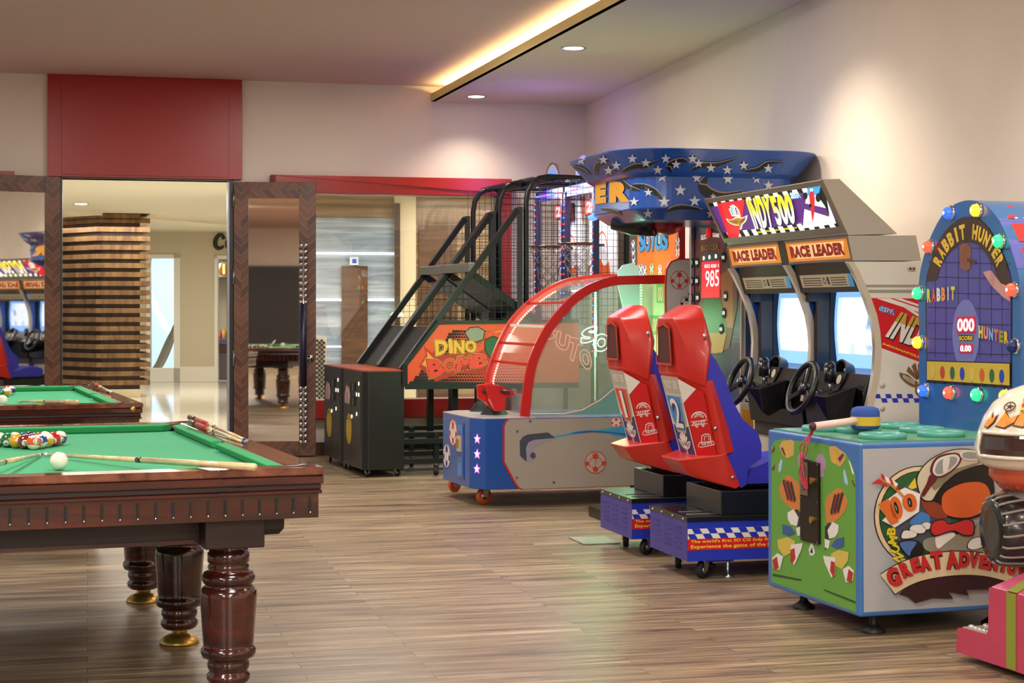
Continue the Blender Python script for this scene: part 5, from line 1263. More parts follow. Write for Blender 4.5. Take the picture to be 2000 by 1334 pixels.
        word([('B', [(725, 1268), (805, 1235), (795, 1165), (705, 1160)]), ('O', [(805, 1232), (875, 1225), (875, 1155), (810, 1160)]), ('M', [(880, 1230), (985, 1205), (975, 1135), (895, 1145)]), ('B', [(992, 1210), (1060, 1195), (1055, 1130), (985, 1130)])], DRED, 0)
        a.build('art_panel', t)
        a = MB(M)
        def bseg(p, q, w_=.04):
            p = pn.at(pn.px(*p), .004); q = pn.at(pn.px(*q), .004); a.bar(p, q, .02, w_, CAGE, world=True)
        bseg((791, 755), (1130, 752), .045); bseg((791, 756), (791, 713)); bseg((791, 713), (855, 631), .03); bseg((853, 630), (1130, 627), .03); a.build('panel_frame', t)
    return t
basket(0.0, 'basketball machine nearer the camera, with orange lettered art panel on its side', True)
basket(.79, 'basketball machine farther back, next to the open door leaf', False)
l = spot('led_glow', tuple(BM@Vector((2.0, .6, 2.2))), 25, 170, 1, (.35, .25, 1), .2, (0, math.radians(90), 0))
for bb_ in (.39, 1.18): area('machine_lamp', tuple(BM@Vector((1.75, bb_, 2.40))), .3, 9, (.93, .88, 1), (0, math.radians(-25), 0))
p_ = bpy.data.lights.new('led_glow', 'POINT'); p_.energy = 7; p_.color = (.45, .3, 1); p_.shadow_soft_size = .15; o_ = bpy.data.objects.new('led_glow', p_); COL.objects.link(o_); o_.location = BM@Vector((1.75, .8, 2.62))
bpy.data.objects.remove(l)
# ================================================================ SOCCER SHOOTING MACHINE
SMF = frame(-.1856, 11.73, 14.0); SW = .93; SLN = 1.45
SBL = mat('blue laminate', '#1d4f9e', .3, coat=.2); SGR = mat('warm grey laminate', '#a39a8c', .4); SRD = mat('red arch', '#c4231c', .3)
t = thing('soccer_machine', 'water gun soccer machine with glass dome, blue front and red arches', 'arcade machine', SMF)
tp = ptop(SMF, 0)
body = [(0, 0), (SLN, 0), (SLN, SW), (0, SW), (-.128, .795), (-.076, .143)]
a = MB(SMF); a.poly(tp, body, SBL, t=.485, off=.12); a.build('body', t, bevel=.004)
a = MB(SMF); a.poly(tp, [(.0, .0), (.36, 0), (.36, SW), (0, SW), (-.128, .795), (-.076, .143)], mat('pale marbled top', '#b3aeb0', .2), t=.006, off=.605); a.build('front_top', t)
sn = pnear(SMF, 0); spx = lambda pts: [sn.px(x, y) for x, y in pts]
z8 = lambda X, Y: (860+X/5.263, 780+Y/5.263)
a = MB(SMF); e_ = sn.px(1236, 900)[0]
pan = spx([z8(690, 205), z8(655, 240), z8(640, 280), z8(640, 640), z8(700, 760), z8(760, 870), z8(790, 910), z8(830, 928)])+[(SLN, .125), (SLN, .604)]
a.poly(sn, pan, SRD, .010); c_ = [(x+(.012 if x < .9 else 0), y+(.004 if y < .3 else 0)) for x, y in pan]
a.poly(sn, c_, SGR, .003, .0105)
for (X, Y) in ((917, 222), (785, 327), (780, 802), (1160, 850)): a.ell(sn, sn.px(*z8(X, Y)), .008, .008, STEEL, .004, .0135, 10)
a.poly(sn, spx([z8(*p) for p in [(810, 430), (840, 385), (890, 360), (1100, 338), (1180, 395), (1000, 410), (930, 440), (885, 480), (880, 640), (815, 580)]]), mat('dark slate print', '#3d4552', .5), .001, .0137)
a.poly(sn, spx([z8(*p) for p in [(1180, 395), (1170, 410), (1010, 455), (960, 490), (945, 530), (945, 635), (885, 640), (875, 500), (900, 440), (960, 415)]]), mat('lilac grey print', '#9a8fa0', .5), .001, .0142)
a.poly(sn, spx([z8(*p) for p in [(905, 535), (950, 550), (955, 590), (900, 575)]]), mat('lilac grey print'), .004, .0142); a.ell(sn, sn.px(*z8(945, 572)), .018, .02, mat('dark slate print'), .002, .0185, 14)
WB = mat('water blue print', '#3f9ccf', .5); WD = mat('deep water print', '#1d5f9f', .5)
a.poly(sn, spx([z8(*p) for p in [(1175, 370), (1260, 360), (1400, 322), (1560, 315), (1700, 300), (1900, 270), (1900, 330), (1900, 385), (1800, 380), (1700, 345), (1560, 335), (1400, 350), (1250, 378), (1180, 390)]]), WB, .001, .0137)
a.poly(sn, spx([z8(*p) for p in [(1350, 345), (1500, 320), (1650, 325), (1900, 350), (1900, 370), (1750, 345), (1550, 335), (1350, 352)]]), WD, .001, .0148)
def football(mb, pl, c, r, col, off, ground=None, rx=1.0):
    mb.ell(pl, c, r*rx, r, ground or WHITE, .001, off, 24)
    Tt = lambda q, rr: (c[0]+rx*r*rr*math.cos(q), c[1]+r*rr*math.sin(q))
    mb.line(pl, [Tt(2*math.pi*k/24, .97) for k in range(24)], r*.07, col, .001, off+.001, closed=True)
    for (cx_, cy_, s_) in ((0, .55, .27), (0, -.62, .24), (-.78, -.1, .2), (.78, -.1, .2)):
        s_ *= 1.15; mb.poly(pl, [(c[0]+rx*r*(cx_+s_*math.cos(q)), c[1]+r*(cy_+s_*math.sin(q))) for q in [math.pi/2+2*math.pi*k/5 for k in range(5)]], col, .001, off+.0012)
    for a_, b_ in (((0, .3), (0, -.38)), ((-.25, .45), (-.6, .15)), ((.25, .45), (.6, .15)), ((-.6, .15), (-.62, -.25)), ((.6, .15), (.62, -.25)), ((-.62, -.25), (-.2, -.5)), ((.62, -.25), (.2, -.5)), ((-.15, .8), (-.3, .93)), ((.15, .8), (.3, .93)), ((0, .3), (.0, .0))):
        mb.line(pl, [(c[0]+rx*r*a_[0], c[1]+r*a_[1]), (c[0]+rx*r*b_[0], c[1]+r*b_[1])], r*.05, col, .001, off+.0012)
FR = mat('ball print red', '#cf3a2a', .5)
football(a, sn, sn.px(*z8(1588, 645)), .078, FR, .0137, mat('warm print', '#b3a99a', .5)); football(a, sn, sn.px(*z8(1800, 235)), .036, FR, .0150, WHITE)
a.build('side_panel', t)
# lit stars on the chamfer, coin mechanism on the front
A_ = SMF@Vector((-.128, .795, 0)); B_ = SMF@Vector((-.076, .143, 0)); C_ = SMF@Vector((0, 0, 0))
pch = plane3(B_, C_, B_+Vector((0, 0, 1))); pfr = plane3(A_, B_, A_+Vector((0, 0, 1)))
for (x, y) in ((932.5, 857.5), (932.5, 887), (932, 916)):
    a = MB(SMF); c = pch.px(x, y); a.star(pch, c, .036, glow('pink star lamp', '#ff5fd0', 1.6), .004, .0); a.star(pch, c, .025, glow('pale star lamp', '#ffc9ee', 2), .001, .004); a.build('star_light', t)
a = MB(SMF); fz = lambda X, Y: pfr.px(*z8(X, Y))
def q4(m, X0, Y0, X1, Y1, t_=.004, off=0): a.poly(pfr, [fz(X0, Y1), fz(X1, Y1+8), fz(X1, Y0+8), fz(X0, Y0)], m, t_, off)
LB = mat('light blue panel', '#4a80c2', .3)
q4(SBL, 190, 240, 245, 810, .006); q4(LB, 192, 265, 236, 350, .004, .006); q4(LB, 190, 590, 234, 780, .004, .006); q4(CREAMP, 192, 370, 225, 530, .012, .006); q4(BRASS, 198, 400, 214, 480, .012, .018)
for Y in (320, 620): a.ell(pfr, fz(212, Y), .012, .012, STEEL, .006, .010, 12)
a.build('coin_mechanism', t)
a = MB(SMF); c = fz(132, 340); football(a, pfr, c, .095, FR, .0005, WHITE); c = fz(67, 580); football(a, pfr, c, .09, NAVY, .0005, WHITE); a.build('ball_decal', t)
OR_ = mat('orange caster tyre', '#c8512c', .4)
for (x, y, yaw) in ((945, 985, .3), (888, 961, .6)):
    p = P(x, y, HC*FPX/(y-HY)); q = SMF.inverted()@p; a = MB(SMF); caster(a, q.x, q.y, .058, OR_, .028, .125, yaw); a.build('caster', t)
for (x, y) in ((1.35, .1), (1.35, .82)): a = MB(SMF); caster(a, x, y, .058, OR_, .028, .125, .5); a.build('caster', t)
# arches
nearA = [(1017, 813), (1020, 786), (1026, 736), (1037, 693), (1062, 642), (1102, 592), (1128, 569), (1156, 553), (1185, 543), (1212, 539), (1300, 537)]
farA = [(955, 800), (952, 748), (957, 720), (975, 671), (1004, 621), (1051, 578), (1100, 552), (1140, 545), (1170, 541)]
fpl = pnear(SMF, SW)
NA = spline([sn.px(*p) for p in nearA], 5); FA = spline([fpl.px(*p) for p in farA], 5)
zf = FA[-1][1]; FA = FA+[(NA[-1][0], zf)]
def band(mb, pl, pts, wd, m, t_, off, side=1):
    n = len(pts); q = [Vector(p) for p in pts]; inn = []
    for i in range(n): d = (q[min(i+1, n-1)]-q[max(i-1, 0)]).normalized(); inn.append(q[i]+Vector((d.y, -d.x))*wd*side)
    for i in range(n-1): mb.poly(pl, [tuple(q[i]), tuple(q[i+1]), tuple(inn[i+1]), tuple(inn[i])], m, t_, off)
    return inn
a = MB(SMF); inn = band(a, sn, NA, .062, SRD, .03, -.03); a.build('arch', t)
a = MB(SMF); inf = band(a, fpl, FA, .035, SRD, .02, .0); band(a, fpl, FA, .022, SRD, .045, -.0, -1); a.build('arch', t)
# glass: front curve between the arches and near side sheet
SG = thin_glass('dome glass', (.94, .97, .95), .7, .06, .07, '#dfe8e0'); SG2 = thin_glass('printed side glass', (.88, .95, .89), .8, .04, .28, '#d6e2cc')
def samp(pts, n):
    q = [Vector(p) for p in pts]; L = [0]
    for i in range(1, len(q)): L.append(L[-1]+(q[i]-q[i-1]).length)
    out = []
    for k in range(n):
        s_ = L[-1]*k/(n-1); i = 1
        while i < len(q)-1 and L[i] < s_: i += 1
        f = (s_-L[i-1])/max(L[i]-L[i-1], 1e-9); out.append(q[i-1].lerp(q[i], min(max(f, 0), 1)))
    return out
ns = samp(NA, 24); fs2 = samp(FA, 24)
a = MB(SMF)
for i in range(23): a.add([sn.at(ns[i], -.03), sn.at(ns[i+1], -.03), fpl.at(fs2[i+1], .02), fpl.at(fs2[i], .02)], [(0, 1, 2, 3)], SG, True, True)
a.build('dome_glass', t)
for f in (.22, .33, .43, .53):
    k = int(f*23); a = MB(SMF); a.bar(sn.at(ns[k], -.02), fpl.at(fs2[k], .01), .008, .02, SRD if f != .43 else WHT, world=True); a.build('cross_bar', t)
a = MB(SMF); a.poly(sn, [tuple(p) for p in inn]+[(inn[-1][0], .606), (inn[0][0], .606)], SG2, .006, -.018); a.build('side_glass', t)
a = MB(SMF)
zz = lambda X, Y: (850+X/2.779, 520+Y/2.779)
TEAL = mat('teal print', '#6fa89c', .5); PINKL = glow('pink edge line', '#e2a0a0', .3); GLW = glow('white neon print', '#e9ffe9', .8); RLN = glow('faint red print', '#d9a090', .35)
a.poly(sn, spx([zz(520, 810), zz(520, 795), zz(760, 785), zz(860, 740), zz(950, 660), zz(1010, 600), zz(1100, 560), zz(1100, 800)]), TEAL, .001, -.011)
a.line(sn, spx([zz(520, 800), zz(700, 800), zz(800, 780), zz(900, 725), zz(1000, 640), zz(1100, 590)]), .008, PINKL, .001, -.009)
def outl(ch, q, m, b_=.02):
    vs_, fs_, _ = glyphs(ch, b_); Q = [Vector(sn.px(*zz(*p))) for p in q]
    # boundary edges of the glyph drawn as thin lines
    cnt = {}
    for f in fs_:
        for i in range(len(f)): e = (f[i], f[(i+1) % len(f)]); k = tuple(sorted(e)); cnt[k] = cnt.get(k, 0)+1
    W_ = [Q[0]*(1-x)*(1-y)+Q[1]*x*(1-y)+Q[2]*x*y+Q[3]*(1-x)*y for x, y in vs_]
    for k, c in cnt.items():
        if c == 1: a.line(sn, [tuple(W_[k[0]]), tuple(W_[k[1]])], .007, m, .001, -.010)
outl('S', [(790, 425), (880, 400), (885, 320), (800, 345)], GLW, .06); outl('O', [(860, 470), (950, 455), (948, 365), (862, 370)], GLW, .06)
for ch, q in (('S', [(570, 390), (645, 400), (660, 330), (590, 330)]), ('U', [(650, 430), (720, 470), (735, 380), (665, 350)]), ('T', [(715, 490), (770, 530), (810, 400), (735, 385)]), ('O', [(785, 530), (850, 580), (850, 470), (790, 440)])): outl(ch, q, RLN, .05)
for q in ([(1200, 450), 26], ): pass
a.build('glass_print', t)
# led strips and goal back
for (x, y0, y1, b_) in ((1163, 572, 700, .5), (1252, 556, 700, .25)):
    pl = pnear(SMF, b_); p0 = pl.px(x, y0); p1 = pl.px(x, y1); a = MB(SMF)
    n = 26
    for k in range(n): q = pl.at((p0[0]+(p1[0]-p0[0])*k/n, p0[1]+(p1[1]-p0[1])*k/n), 0); a.box((q.x-.008, q.y-.003, q.z-.006), (q.x+.008, q.y+.003, q.z+.006), glow('green led', '#b6ffc4', 2.5), M=Matrix())
    a.bar(pl.at(p0, -.01), pl.at((p1[0], .61), -.01), .006, .01, mat('white led rail', '#c9d6c9', .4), world=True); a.build('led_strip', t)
a = MB(SMF); LR_ = glow('red led strip', '#ff7a6a', 5)
q = samp(FA[:30], 60)
for p in q[4:56]: w3 = fpl.at((p.x+.035, p.y-.02), .035); a.sphere(tuple(SMF.inverted()@w3), .008, LR_, 6, 4)
a.build('led_strip', t)
for (a_, b_, z_, e_) in ((.9, .45, 1.25, 15), (1.15, .3, 1.0, 11)):
    p_ = bpy.data.lights.new('green_glow', 'POINT'); p_.energy = e_; p_.color = (.55, 1, .6); p_.shadow_soft_size = .08; o_ = bpy.data.objects.new('green_glow', p_); COL.objects.link(o_); o_.location = SMF@Vector((a_, b_, z_))
ga = 1.40; gp = pleft(SMF, ga); gpx = lambda pts: [gp.px(x, y) for x, y in pts]
a = MB(SMF); a.box((ga, .02, .60), (SLN, SW-.0, 1.93), mat('goal board orange', '#dc6a1e', .45)); a.box((ga-.002, .0, .60), (SLN, .03, 1.95), SRD); a.build('back_board', t, bevel=.004)
a = MB(SMF); BL2 = mat('lettering blue', '#3484c6', .4)
zb = lambda X, Y: (1230+X/4.041, 430+Y/4.041)
for k, (ch, q) in enumerate((('S', [(75, 258), (125, 240), (120, 75), (80, 80)]), ('O', [(118, 250), (170, 245), (165, 65), (115, 72)]), ('T', [(160, 245), (205, 240), (235, 65), (165, 70)]), ('U', [(205, 245), (262, 235), (262, 70), (212, 75)]), ('S', [(255, 238), (308, 228), (308, 75), (262, 75)]))):
    Q = gpx([zb(*p) for p in q]); a.text(gp, ch, Q, WHITE, .001, .001, .14); a.text(gp, ch, Q, MATTE, .001, .003, .09); a.text(gp, ch, Q, BL2, .001, .005, .04)
def gball(X, Y, r, col): football(a, gp, gp.px(*zb(X, Y)), r, col, .001, WHITE)
for X, Y, c in ((28, 200, NAVY), (30, 260, NAVY), (32, 320, NAVY), (380, 250, FR), (380, 180, NAVY), (90, 385, NAVY), (175, 385, mat('green ball print', '#3f8a3a', .5)), (240, 395, FR), (60, 395, NAVY), (120, 400, NAVY)): gball(X, Y, .045, c)
a.poly(gp, gpx([zb(0, 345), zb(40, 350), (1248, 530), (1262, 540), (1262, 552), zb(0, 430)]), mat('pale blue print', '#a5c6dc', .5), .001, .0008)
GN = mat('goal green', '#4aa84c', .5)
a.poly(gp, gpx([(1238, 552), (1330, 552), (1330, 800), (1238, 800)]), mat('pale goal ground', '#c5cfa0', .5), .001, .001)
for (x0, y0, x1, y1) in ((1283, 555, 1297, 592), (1268, 616, 1296, 654), (1240, 600, 1258, 650)): a.poly(gp, gpx([(x0, y1), (x1, y1), (x1, y0), (x0, y0)]), GN, .001, .002)
DG2 = glow('pink digits', '#ff9a9a', .9)
for (x0, y0, x1, y1) in ((1286, 560, 1295, 588), (1276, 622, 1285, 648)): a.text(gp, '00', gpx([(x0, y1), (x1, y1), (x1, y0), (x0, y0)]), DG2, .001, .003, 0)
a.build('back_art', t)
a = MB(SMF); sg_ = pnear(SMF, -.035); gx = lambda pts: [sg_.px(x, y) for x, y in pts]
ol = [(1306, 757), (1298, 718), (1297, 560), (1299, 525), (1307, 511), (1322, 505), (1400, 505), (1400, 757)]
a.poly(sg_, gx(ol), SRD, .028, 0); SGR2 = mat('pale board laminate', '#cfc8bc', .4); a.poly(sg_, gx([(1308, 757), (1300, 718), (1299, 560), (1301, 526), (1309, 513), (1323, 507.5), (1400, 507.5), (1400, 757)]), SGR2, .002, .0285)
football(a, sg_, sg_.px(1324, 547), .066, FR, .031, mat('pale print', '#d9d2c8', .5)); football(a, sg_, sg_.px(1338, 592), .045, MATTE, .031, WHITE)
a.poly(sg_, gx([(1312, 620), (1312, 605), (1320, 600), (1328, 606), (1320, 612), (1318, 622)]), mat('deep water print'), .001, .031); a.poly(sg_, gx([(1340, 575), (1350, 563), (1356, 572), (1346, 580)]), mat('deep water print'), .001, .031)
a.build('goal_side_board', t)
a = MB(SMF); p0 = sn.px(1163, 720)
for (x, y) in ((1130, 530), ): 
    pl = pnear(SMF, .55); a.poly(pl, [pl.px(*p) for p in [(1206, 560), (1206, 530), (1215, 518), (1232, 514), (1246, 522), (1248, 560), (1246, 640), (1225, 640)]], mat('pale blue board', '#a9c9d8', .4), .02, 0)
a.build('inner_board', t)
# twin grips
for k, (x, y, s_) in enumerate(((943, 803, .95), (965, 809, 1.0))):
    q = tp_ = ptop(SMF, .611).px(x, y); a = MB(SMF)
    a.lathe([(.098, .611), (.098, .618), (.084, .625), (.088, .633), (.073, .641), (.077, .649), (.062, .657), (.065, .664), (.050, .672), (.050, .68)], RUB, 24, c=(q[0], q[1], 0)); bl = a.build('bellows', t)
for k, (pts, b_) in enumerate(([[(932, 752), (960, 748), (968, 760), (972, 796), (958, 799), (946, 785), (933, 778)], .36], [[(948, 752), (975, 752), (1000, 764), (1004, 771), (985, 776), (984, 800), (966, 803), (955, 780)], .22])):
    pl = pnear(SMF, b_); a = MB(SMF); a.poly(pl, [pl.px(*p) for p in pts], SRD, .07, -.035)
    cc = pl.at(pl.px(940 if k == 0 else 975, 763), .04); a.tube([cc, pl.at(pl.px(950 if k == 0 else 993, 766), .05)], .013, BLKP, 10, world=True)
    a.build('water_gun', t, bevel=.008)
# ================================================================ BOXING MACHINE
XM = frame(.7295, 10.4, 15.0); XB = mat('deep blue gloss', '#1d4fa6', .25, coat=.3); XK = mat('black swirl print', '#0f0e0e', .3); XH = mat('swirl highlight print', '#8f8b83', .35); XS = mat('pale star print', '#c9d3de', .35); XG = mat('orange gold letter', '#dd9a22', .4)
t = thing('boxing_machine', 'blue boxing machine whose star covered canopy carries gold lettering', 'arcade machine', XM)
def rr_out(e, r, n=10): return rrect(0-e, -.14-e, 1.05+e, .95+e, r+e, n)
def ringz(e, z_, r=.20): return [(x, y, z_) for x, y in rr_out(e, r)]
a = MB(XM); a.loft([ringz(-.10, 1.90), ringz(-.0, 1.965), ringz(0, 2.16)], XB, smooth=False)
CB = bvh_of(a); a.build('canopy', t, bevel=.006)
a = MB(XM); a.loft([ringz(0.0, 2.155), ringz(.04, 2.18), ringz(.15, 2.305), ringz(.155, 2.315), ringz(.135, 2.31), ringz(.02, 2.2)], XB, smooth=False); RB = bvh_of(a); a.build('canopy_rim', t, bevel=.004)
xn = pnear(XM, -.14); xl = pleft(XM, 0)
xp = lambda pts: [xn.px(x, y) for x, y in pts]
a = MB(XM)
def swirl(bv, pts, w_, off=.003):
    q = spline(pts, 8); n = len(q); ws = [w_*(.25+.75*math.sin(math.pi*min(1, (i+1)/n*1.05))) for i in range(n)]
    drape(a, bv, bandpx(q, ws), XK, off); d = []
    for i in range(n):
        t_ = Vector(q[min(i+1, n-1)])-Vector(q[max(i-1, 0)]); t_ = t_.normalized() if t_.length else Vector((1, 0)); nn = Vector((t_.y, -t_.x)); nn = nn if nn.y < 0 else -nn; d.append(tuple(Vector(q[i])+nn*ws[i]*.5))
    drape(a, bv, bandpx(d, [w__*.14+.6 for w__ in ws]), XH, off+.002)
for q, w__ in (([(1236, 362), (1262, 366), (1285, 380), (1298, 400)], 12), ([(1380, 345), (1372, 362), (1384, 377), (1410, 383), (1450, 374)], 20), ([(1215, 350), (1228, 365), (1250, 372)], 9), ([(1300, 412), (1330, 404), (1372, 409)], 8), ([(1175, 408), (1200, 412), (1215, 420)], 8)): swirl(CB, q, w__)
for (x, y, s_) in ((1293, 346, 1), (1360, 348, .9), (1421, 350, 1), (1328, 372, 1.1), (1356, 393, 1.1), (1297, 394, 1.1), (1267, 376, .8), (1240, 394, .9), (1392, 384, .6), (1477, 350, .9), (1500, 362, .9), (1450, 384, .9), (1480, 395, .8), (1266, 416, .9), (1388, 416, .9)): drape(a, CB, starpx(x, y, 11*s_), XS, .0065)
OUT = [XM@Vector((x, y, 0)) for x, y in rr_out(.003, .20, 24)]
tr_ = [(HX+v.x/v.y*FPX, v) for v in OUT]; nO = len(tr_); i_s = min(range(nO), key=lambda i: abs((XM.inverted()@tr_[i][1]).x-.3)+abs((XM.inverted()@tr_[i][1]).y+.143))
stp = -1 if (XM.inverted()@tr_[(i_s-1) % nO][1]).x < (XM.inverted()@tr_[i_s][1]).x else 1
sil = [tr_[i_s]]
for k in range(1, nO):
    q = tr_[(i_s+stp*k) % nO]
    if q[0] > sil[-1][0]+.01: break
    sil.append(q)
sil = sil[::-1]
def onsil(x):
    for i in range(len(sil)-1):
        if sil[i][0] <= x <= sil[i+1][0]: f = (x-sil[i][0])/(sil[i+1][0]-sil[i][0]+1e-9); return sil[i][1].lerp(sil[i+1][1], f)
    return sil[0][1] if x < sil[0][0] else sil[-1][1]
def wraptext(ch, x0, x1, yb, yt, m, off, bold):
    vs_, fs_, _ = glyphs(ch, bold); vv = []
    for gx, gy in vs_:
        v = onsil(x0+(x1-x0)*gx); n_ = (v-(XM@Vector((.5, .4, 0)))).normalized(); v = v+n_*off; y = yb[0]+(yb[1]-yb[0])*gx; y2 = yt[0]+(yt[1]-yt[0])*gx; yy = y+(y2-y)*gy
        vv.append((v.x, v.y, HC+(HY-yy)/FPX*v.y))
    a.add(vv, fs_, m, world=True)

full_ = [tr_[(i_s+stp*k) % nO][1] for k in range(nO)]; cum = [0]
for k in range(1, nO): cum.append(cum[-1]+(full_[k]-full_[k-1]).length)
def s_of(x):
    v = onsil(x); return min((cum[k]+(v-full_[k]).length, (v-full_[k]).length) for k in range(nO) if k < len(sil)+1 and (v-full_[k]).dot(full_[min(k+1, nO-1)]-full_[k]) >= 0)[0] if False else next(cum[k]+(v-full_[k]).length for k in range(nO-1) if abs((full_[k+1]-full_[k]).length-(v-full_[k]).length-(full_[k+1]-v).length) < 1e-4)
sR0, sR1, sE0 = s_of(1231), s_of(1192), s_of(1164); wR_ = sR1-sR0
def per(s_):
    for k in range(nO-1):
        if cum[k] <= s_ <= cum[k+1]: return full_[k].lerp(full_[k+1], (s_-cum[k])/(cum[k+1]-cum[k]+1e-9))
    return full_[-1]
s0_ = sE0+.03
for ch in 'XOB':
    vs_, fs_, _ = glyphs(ch, .06); vv = []
    for gx, gy in vs_:
        v = per(s0_+(1-gx)*wR_); n_ = (v-(XM@Vector((.5, .4, 0)))).normalized(); v = v+n_*.004; vv.append((v.x, v.y, 1.985+.145*gy))
    a.add(vv, fs_, XG, world=True); s0_ += wR_+.03
wraptext('E', 1164, 1186, (399, 396), (357, 355), XG, .004, .08); wraptext('R', 1192, 1231, (396, 394), (355, 354), XG, .004, .08)
a.build('canopy_art', t)
# art on the flared rim
a = MB(XM)
for q, w__ in (([(1215, 334), (1240, 324), (1262, 323), (1285, 312)], 10), ([(1312, 335), (1306, 322), (1330, 312), (1345, 316)], 10), ([(1350, 332), (1370, 322), (1400, 321), (1440, 308)], 10), ([(1165, 340), (1168, 322), (1190, 316)], 10), ([(1450, 334), (1480, 330), (1500, 318), (1530, 316)], 9), ([(1120, 325), (1140, 332), (1154, 342)], 7), ([(1180, 330), (1192, 336), (1205, 336)], 7)): swirl(RB, q, w__)
for (x, y) in ((1320, 320), (1364, 318), (1300, 309), (1420, 331), (1452, 322), (1500, 328), (1388, 327), (1205, 322), (1236, 309), (1180, 311), (1190, 332), (1136, 312), (1262, 317), (1352, 309), (1285, 331)): drape(a, RB, starpx(x, y, 10), XS, .0065)
a.build('rim_art', t)
# blue lamp, punch pad arm and ball
a = MB(XM); a.sphere(tuple(XM.inverted()@P(1158, 425, 11.2)), .035, glow('blue lamp', '#3a6cff', 3), 12, 8, (1, 1, .6)); a.build('corner_lamp', t)
bc_ = XM.inverted()@P(1300, 430, 10.95); bt = XM.inverted()@P(1195, 424, 11.0)
a = MB(XM); a.tube([(bt.x, bt.y, 1.92), (bt.x*.6+bc_.x*.4, bt.y*.6+bc_.y*.4, 1.90), (bc_.x-.08, bc_.y, bc_.z-.01)], [.05, .075, .095], mat('black leather', '#141312', .3), 16); a.build('punch_arm', t)
a = MB(XM); a.sphere(tuple(bc_), .125, mat('dark red leather', '#8e1418', .25), 24, 16, (1, 1, .78)); a.build('punch_ball', t)
# tower with score display
TA = .745; a = MB(XM); a.box((TA, .03, .10), (1.05, .90, 1.92), mat('tower dark blue', '#15264f', .25, coat=.5)); a.box((TA-.03, .015, .70), (TA, .045, 1.93), CHROME); a.box((TA-.03, .885, .70), (TA, .915, 1.93), CHROME); a.build('tower', t, bevel=.006)
tpn = pleft(XM, TA); T_ = lambda pts: [tpn.px(x, y) for x, y in pts]
zt_ = lambda X, Y: (1230+X/4.041, 430+Y/4.041)
a = MB(XM)
a.poly(tpn, T_([(1358, 468), (1390, 446), (1440, 470), (1440, 600), (1425, 680), (1400, 692), (1375, 680), (1358, 600)]), mat('tower art brown', '#6d2a18', .4), .001, .001)
a.poly(tpn, T_([(1372, 468), (1390, 452), (1420, 470), (1412, 500), (1376, 500)]), mat('tower art red', '#8e2416', .4), .001, .002)
a.poly(tpn, T_([(1376, 585), (1408, 585), (1420, 640), (1410, 690), (1385, 690), (1374, 640)]), mat('tower art green', '#2f6a34', .4), .001, .0015); a.poly(tpn, T_([(1385, 650), (1420, 650), (1412, 688), (1392, 690)]), mat('tower art ochre', '#b98a34', .4), .001, .0025)
a.poly(tpn, T_([(1404, 540), (1432, 520), (1432, 640), (1420, 640)]), mat('tower art orange', '#a85a24', .4), .001, .0012)
a.poly(tpn, T_([(1372, 510), (1376, 495), (1390, 490), (1406, 497), (1407, 512)]), mat('tower slate', '#3c4a60', .4), .001, .003)
a.poly(tpn, T_([zt_(572, 615), zt_(575, 330), zt_(715, 318), zt_(715, 610)][::1]), glow('lit red display', '#d4142c', .75), .004, .002)
DGT = glow('pink white digits', '#ffd2cc', 1.6)
a.text(tpn, '052 020 1', T_([zt_(598, 378), zt_(710, 372), zt_(710, 345), zt_(598, 350)]), DGT, .001, .0065, .02); a.text(tpn, '985', T_([zt_(604, 530), zt_(712, 520), zt_(712, 390), zt_(606, 400)]), DGT, .001, .0065, 0)
a.text(tpn, 'SELECT', T_([zt_(568, 158), zt_(618, 148), zt_(618, 108), zt_(568, 120)]), glow('warm white letters', '#efe6d4', .5), .001, .005, .04); a.text(tpn, 'GAME', T_([zt_(660, 135), zt_(714, 137), zt_(714, 105), zt_(660, 98)]), mat('warm white letters'), .001, .005, .04)
a.text(tpn, 'BOXER', T_([zt_(570, 248), zt_(712, 232), zt_(712, 185), zt_(570, 200)]), mat('gold tower letters', '#b98a2c', .4), .001, .005, .05)
for (X, Y, s_) in ((535, 335, '700'), (535, 480, '300'), (540, 612, '200'), (745, 295, '900'), (760, 600, '500'), (748, 732, '300'), (727, 860, '100')):
    c = tpn.px(*zt_(X, Y)); a.ell(tpn, c, .034, .034, MATTE, .003, .004, 16); a.text(tpn, s_, [(c[0]-.025, c[1]-.012), (c[0]+.025, c[1]-.012), (c[0]+.025, c[1]+.012), (c[0]-.025, c[1]+.012)], glow('lit numbers', '#f4f4ee', .7), .001, .007, .01)
for (X, Y) in ((590, 300), (635, 292), (685, 285)): c = tpn.px(*zt_(X, Y)); a.ell(tpn, c, .014, .014, glow('small lamp'), .002, .005, 10)
a.build('score_panel', t)
a = MB(XM); c = tpn.px(*zt_(636, 100)); a.ell(tpn, c, .022, .03, glow('red button', '#e0202a', .5), .02, .003, 18); a.build('start_button', t, bevel=.003)
# low body with the big initial on its side
a = MB(XM); a.box((.70, .0, .08), (1.45, .93, .78), mat('cream side laminate', '#cbc3b2', .4)); a.box((.68, -.004, .06), (1.45, .934, .10), BLKS); a.build('lower_body', t, bevel=.004)
a = MB(XM); q = xp([(1449, 862), (1503, 860), (1503, 800), (1449, 800)]); a.text(xn, 'B', q, XG, .003, .001, .10)
w_ = q[1][0]-q[0][0]
for i, ch in enumerate('OXER'): x0 = q[1][0]+.015+i*(w_*.62+.01); a.text(xn, ch, [(x0, q[0][1]), (x0+w_*.6, q[0][1]), (x0+w_*.6, q[2][1]), (x0, q[2][1])], XG, .003, .001, .06)
a.build('side_lettering', t)
a = MB(XM); a.box((.0, .05, .0), (.70, .88, .07), BLKS); a.build('floor_plate', t, bevel=.004)
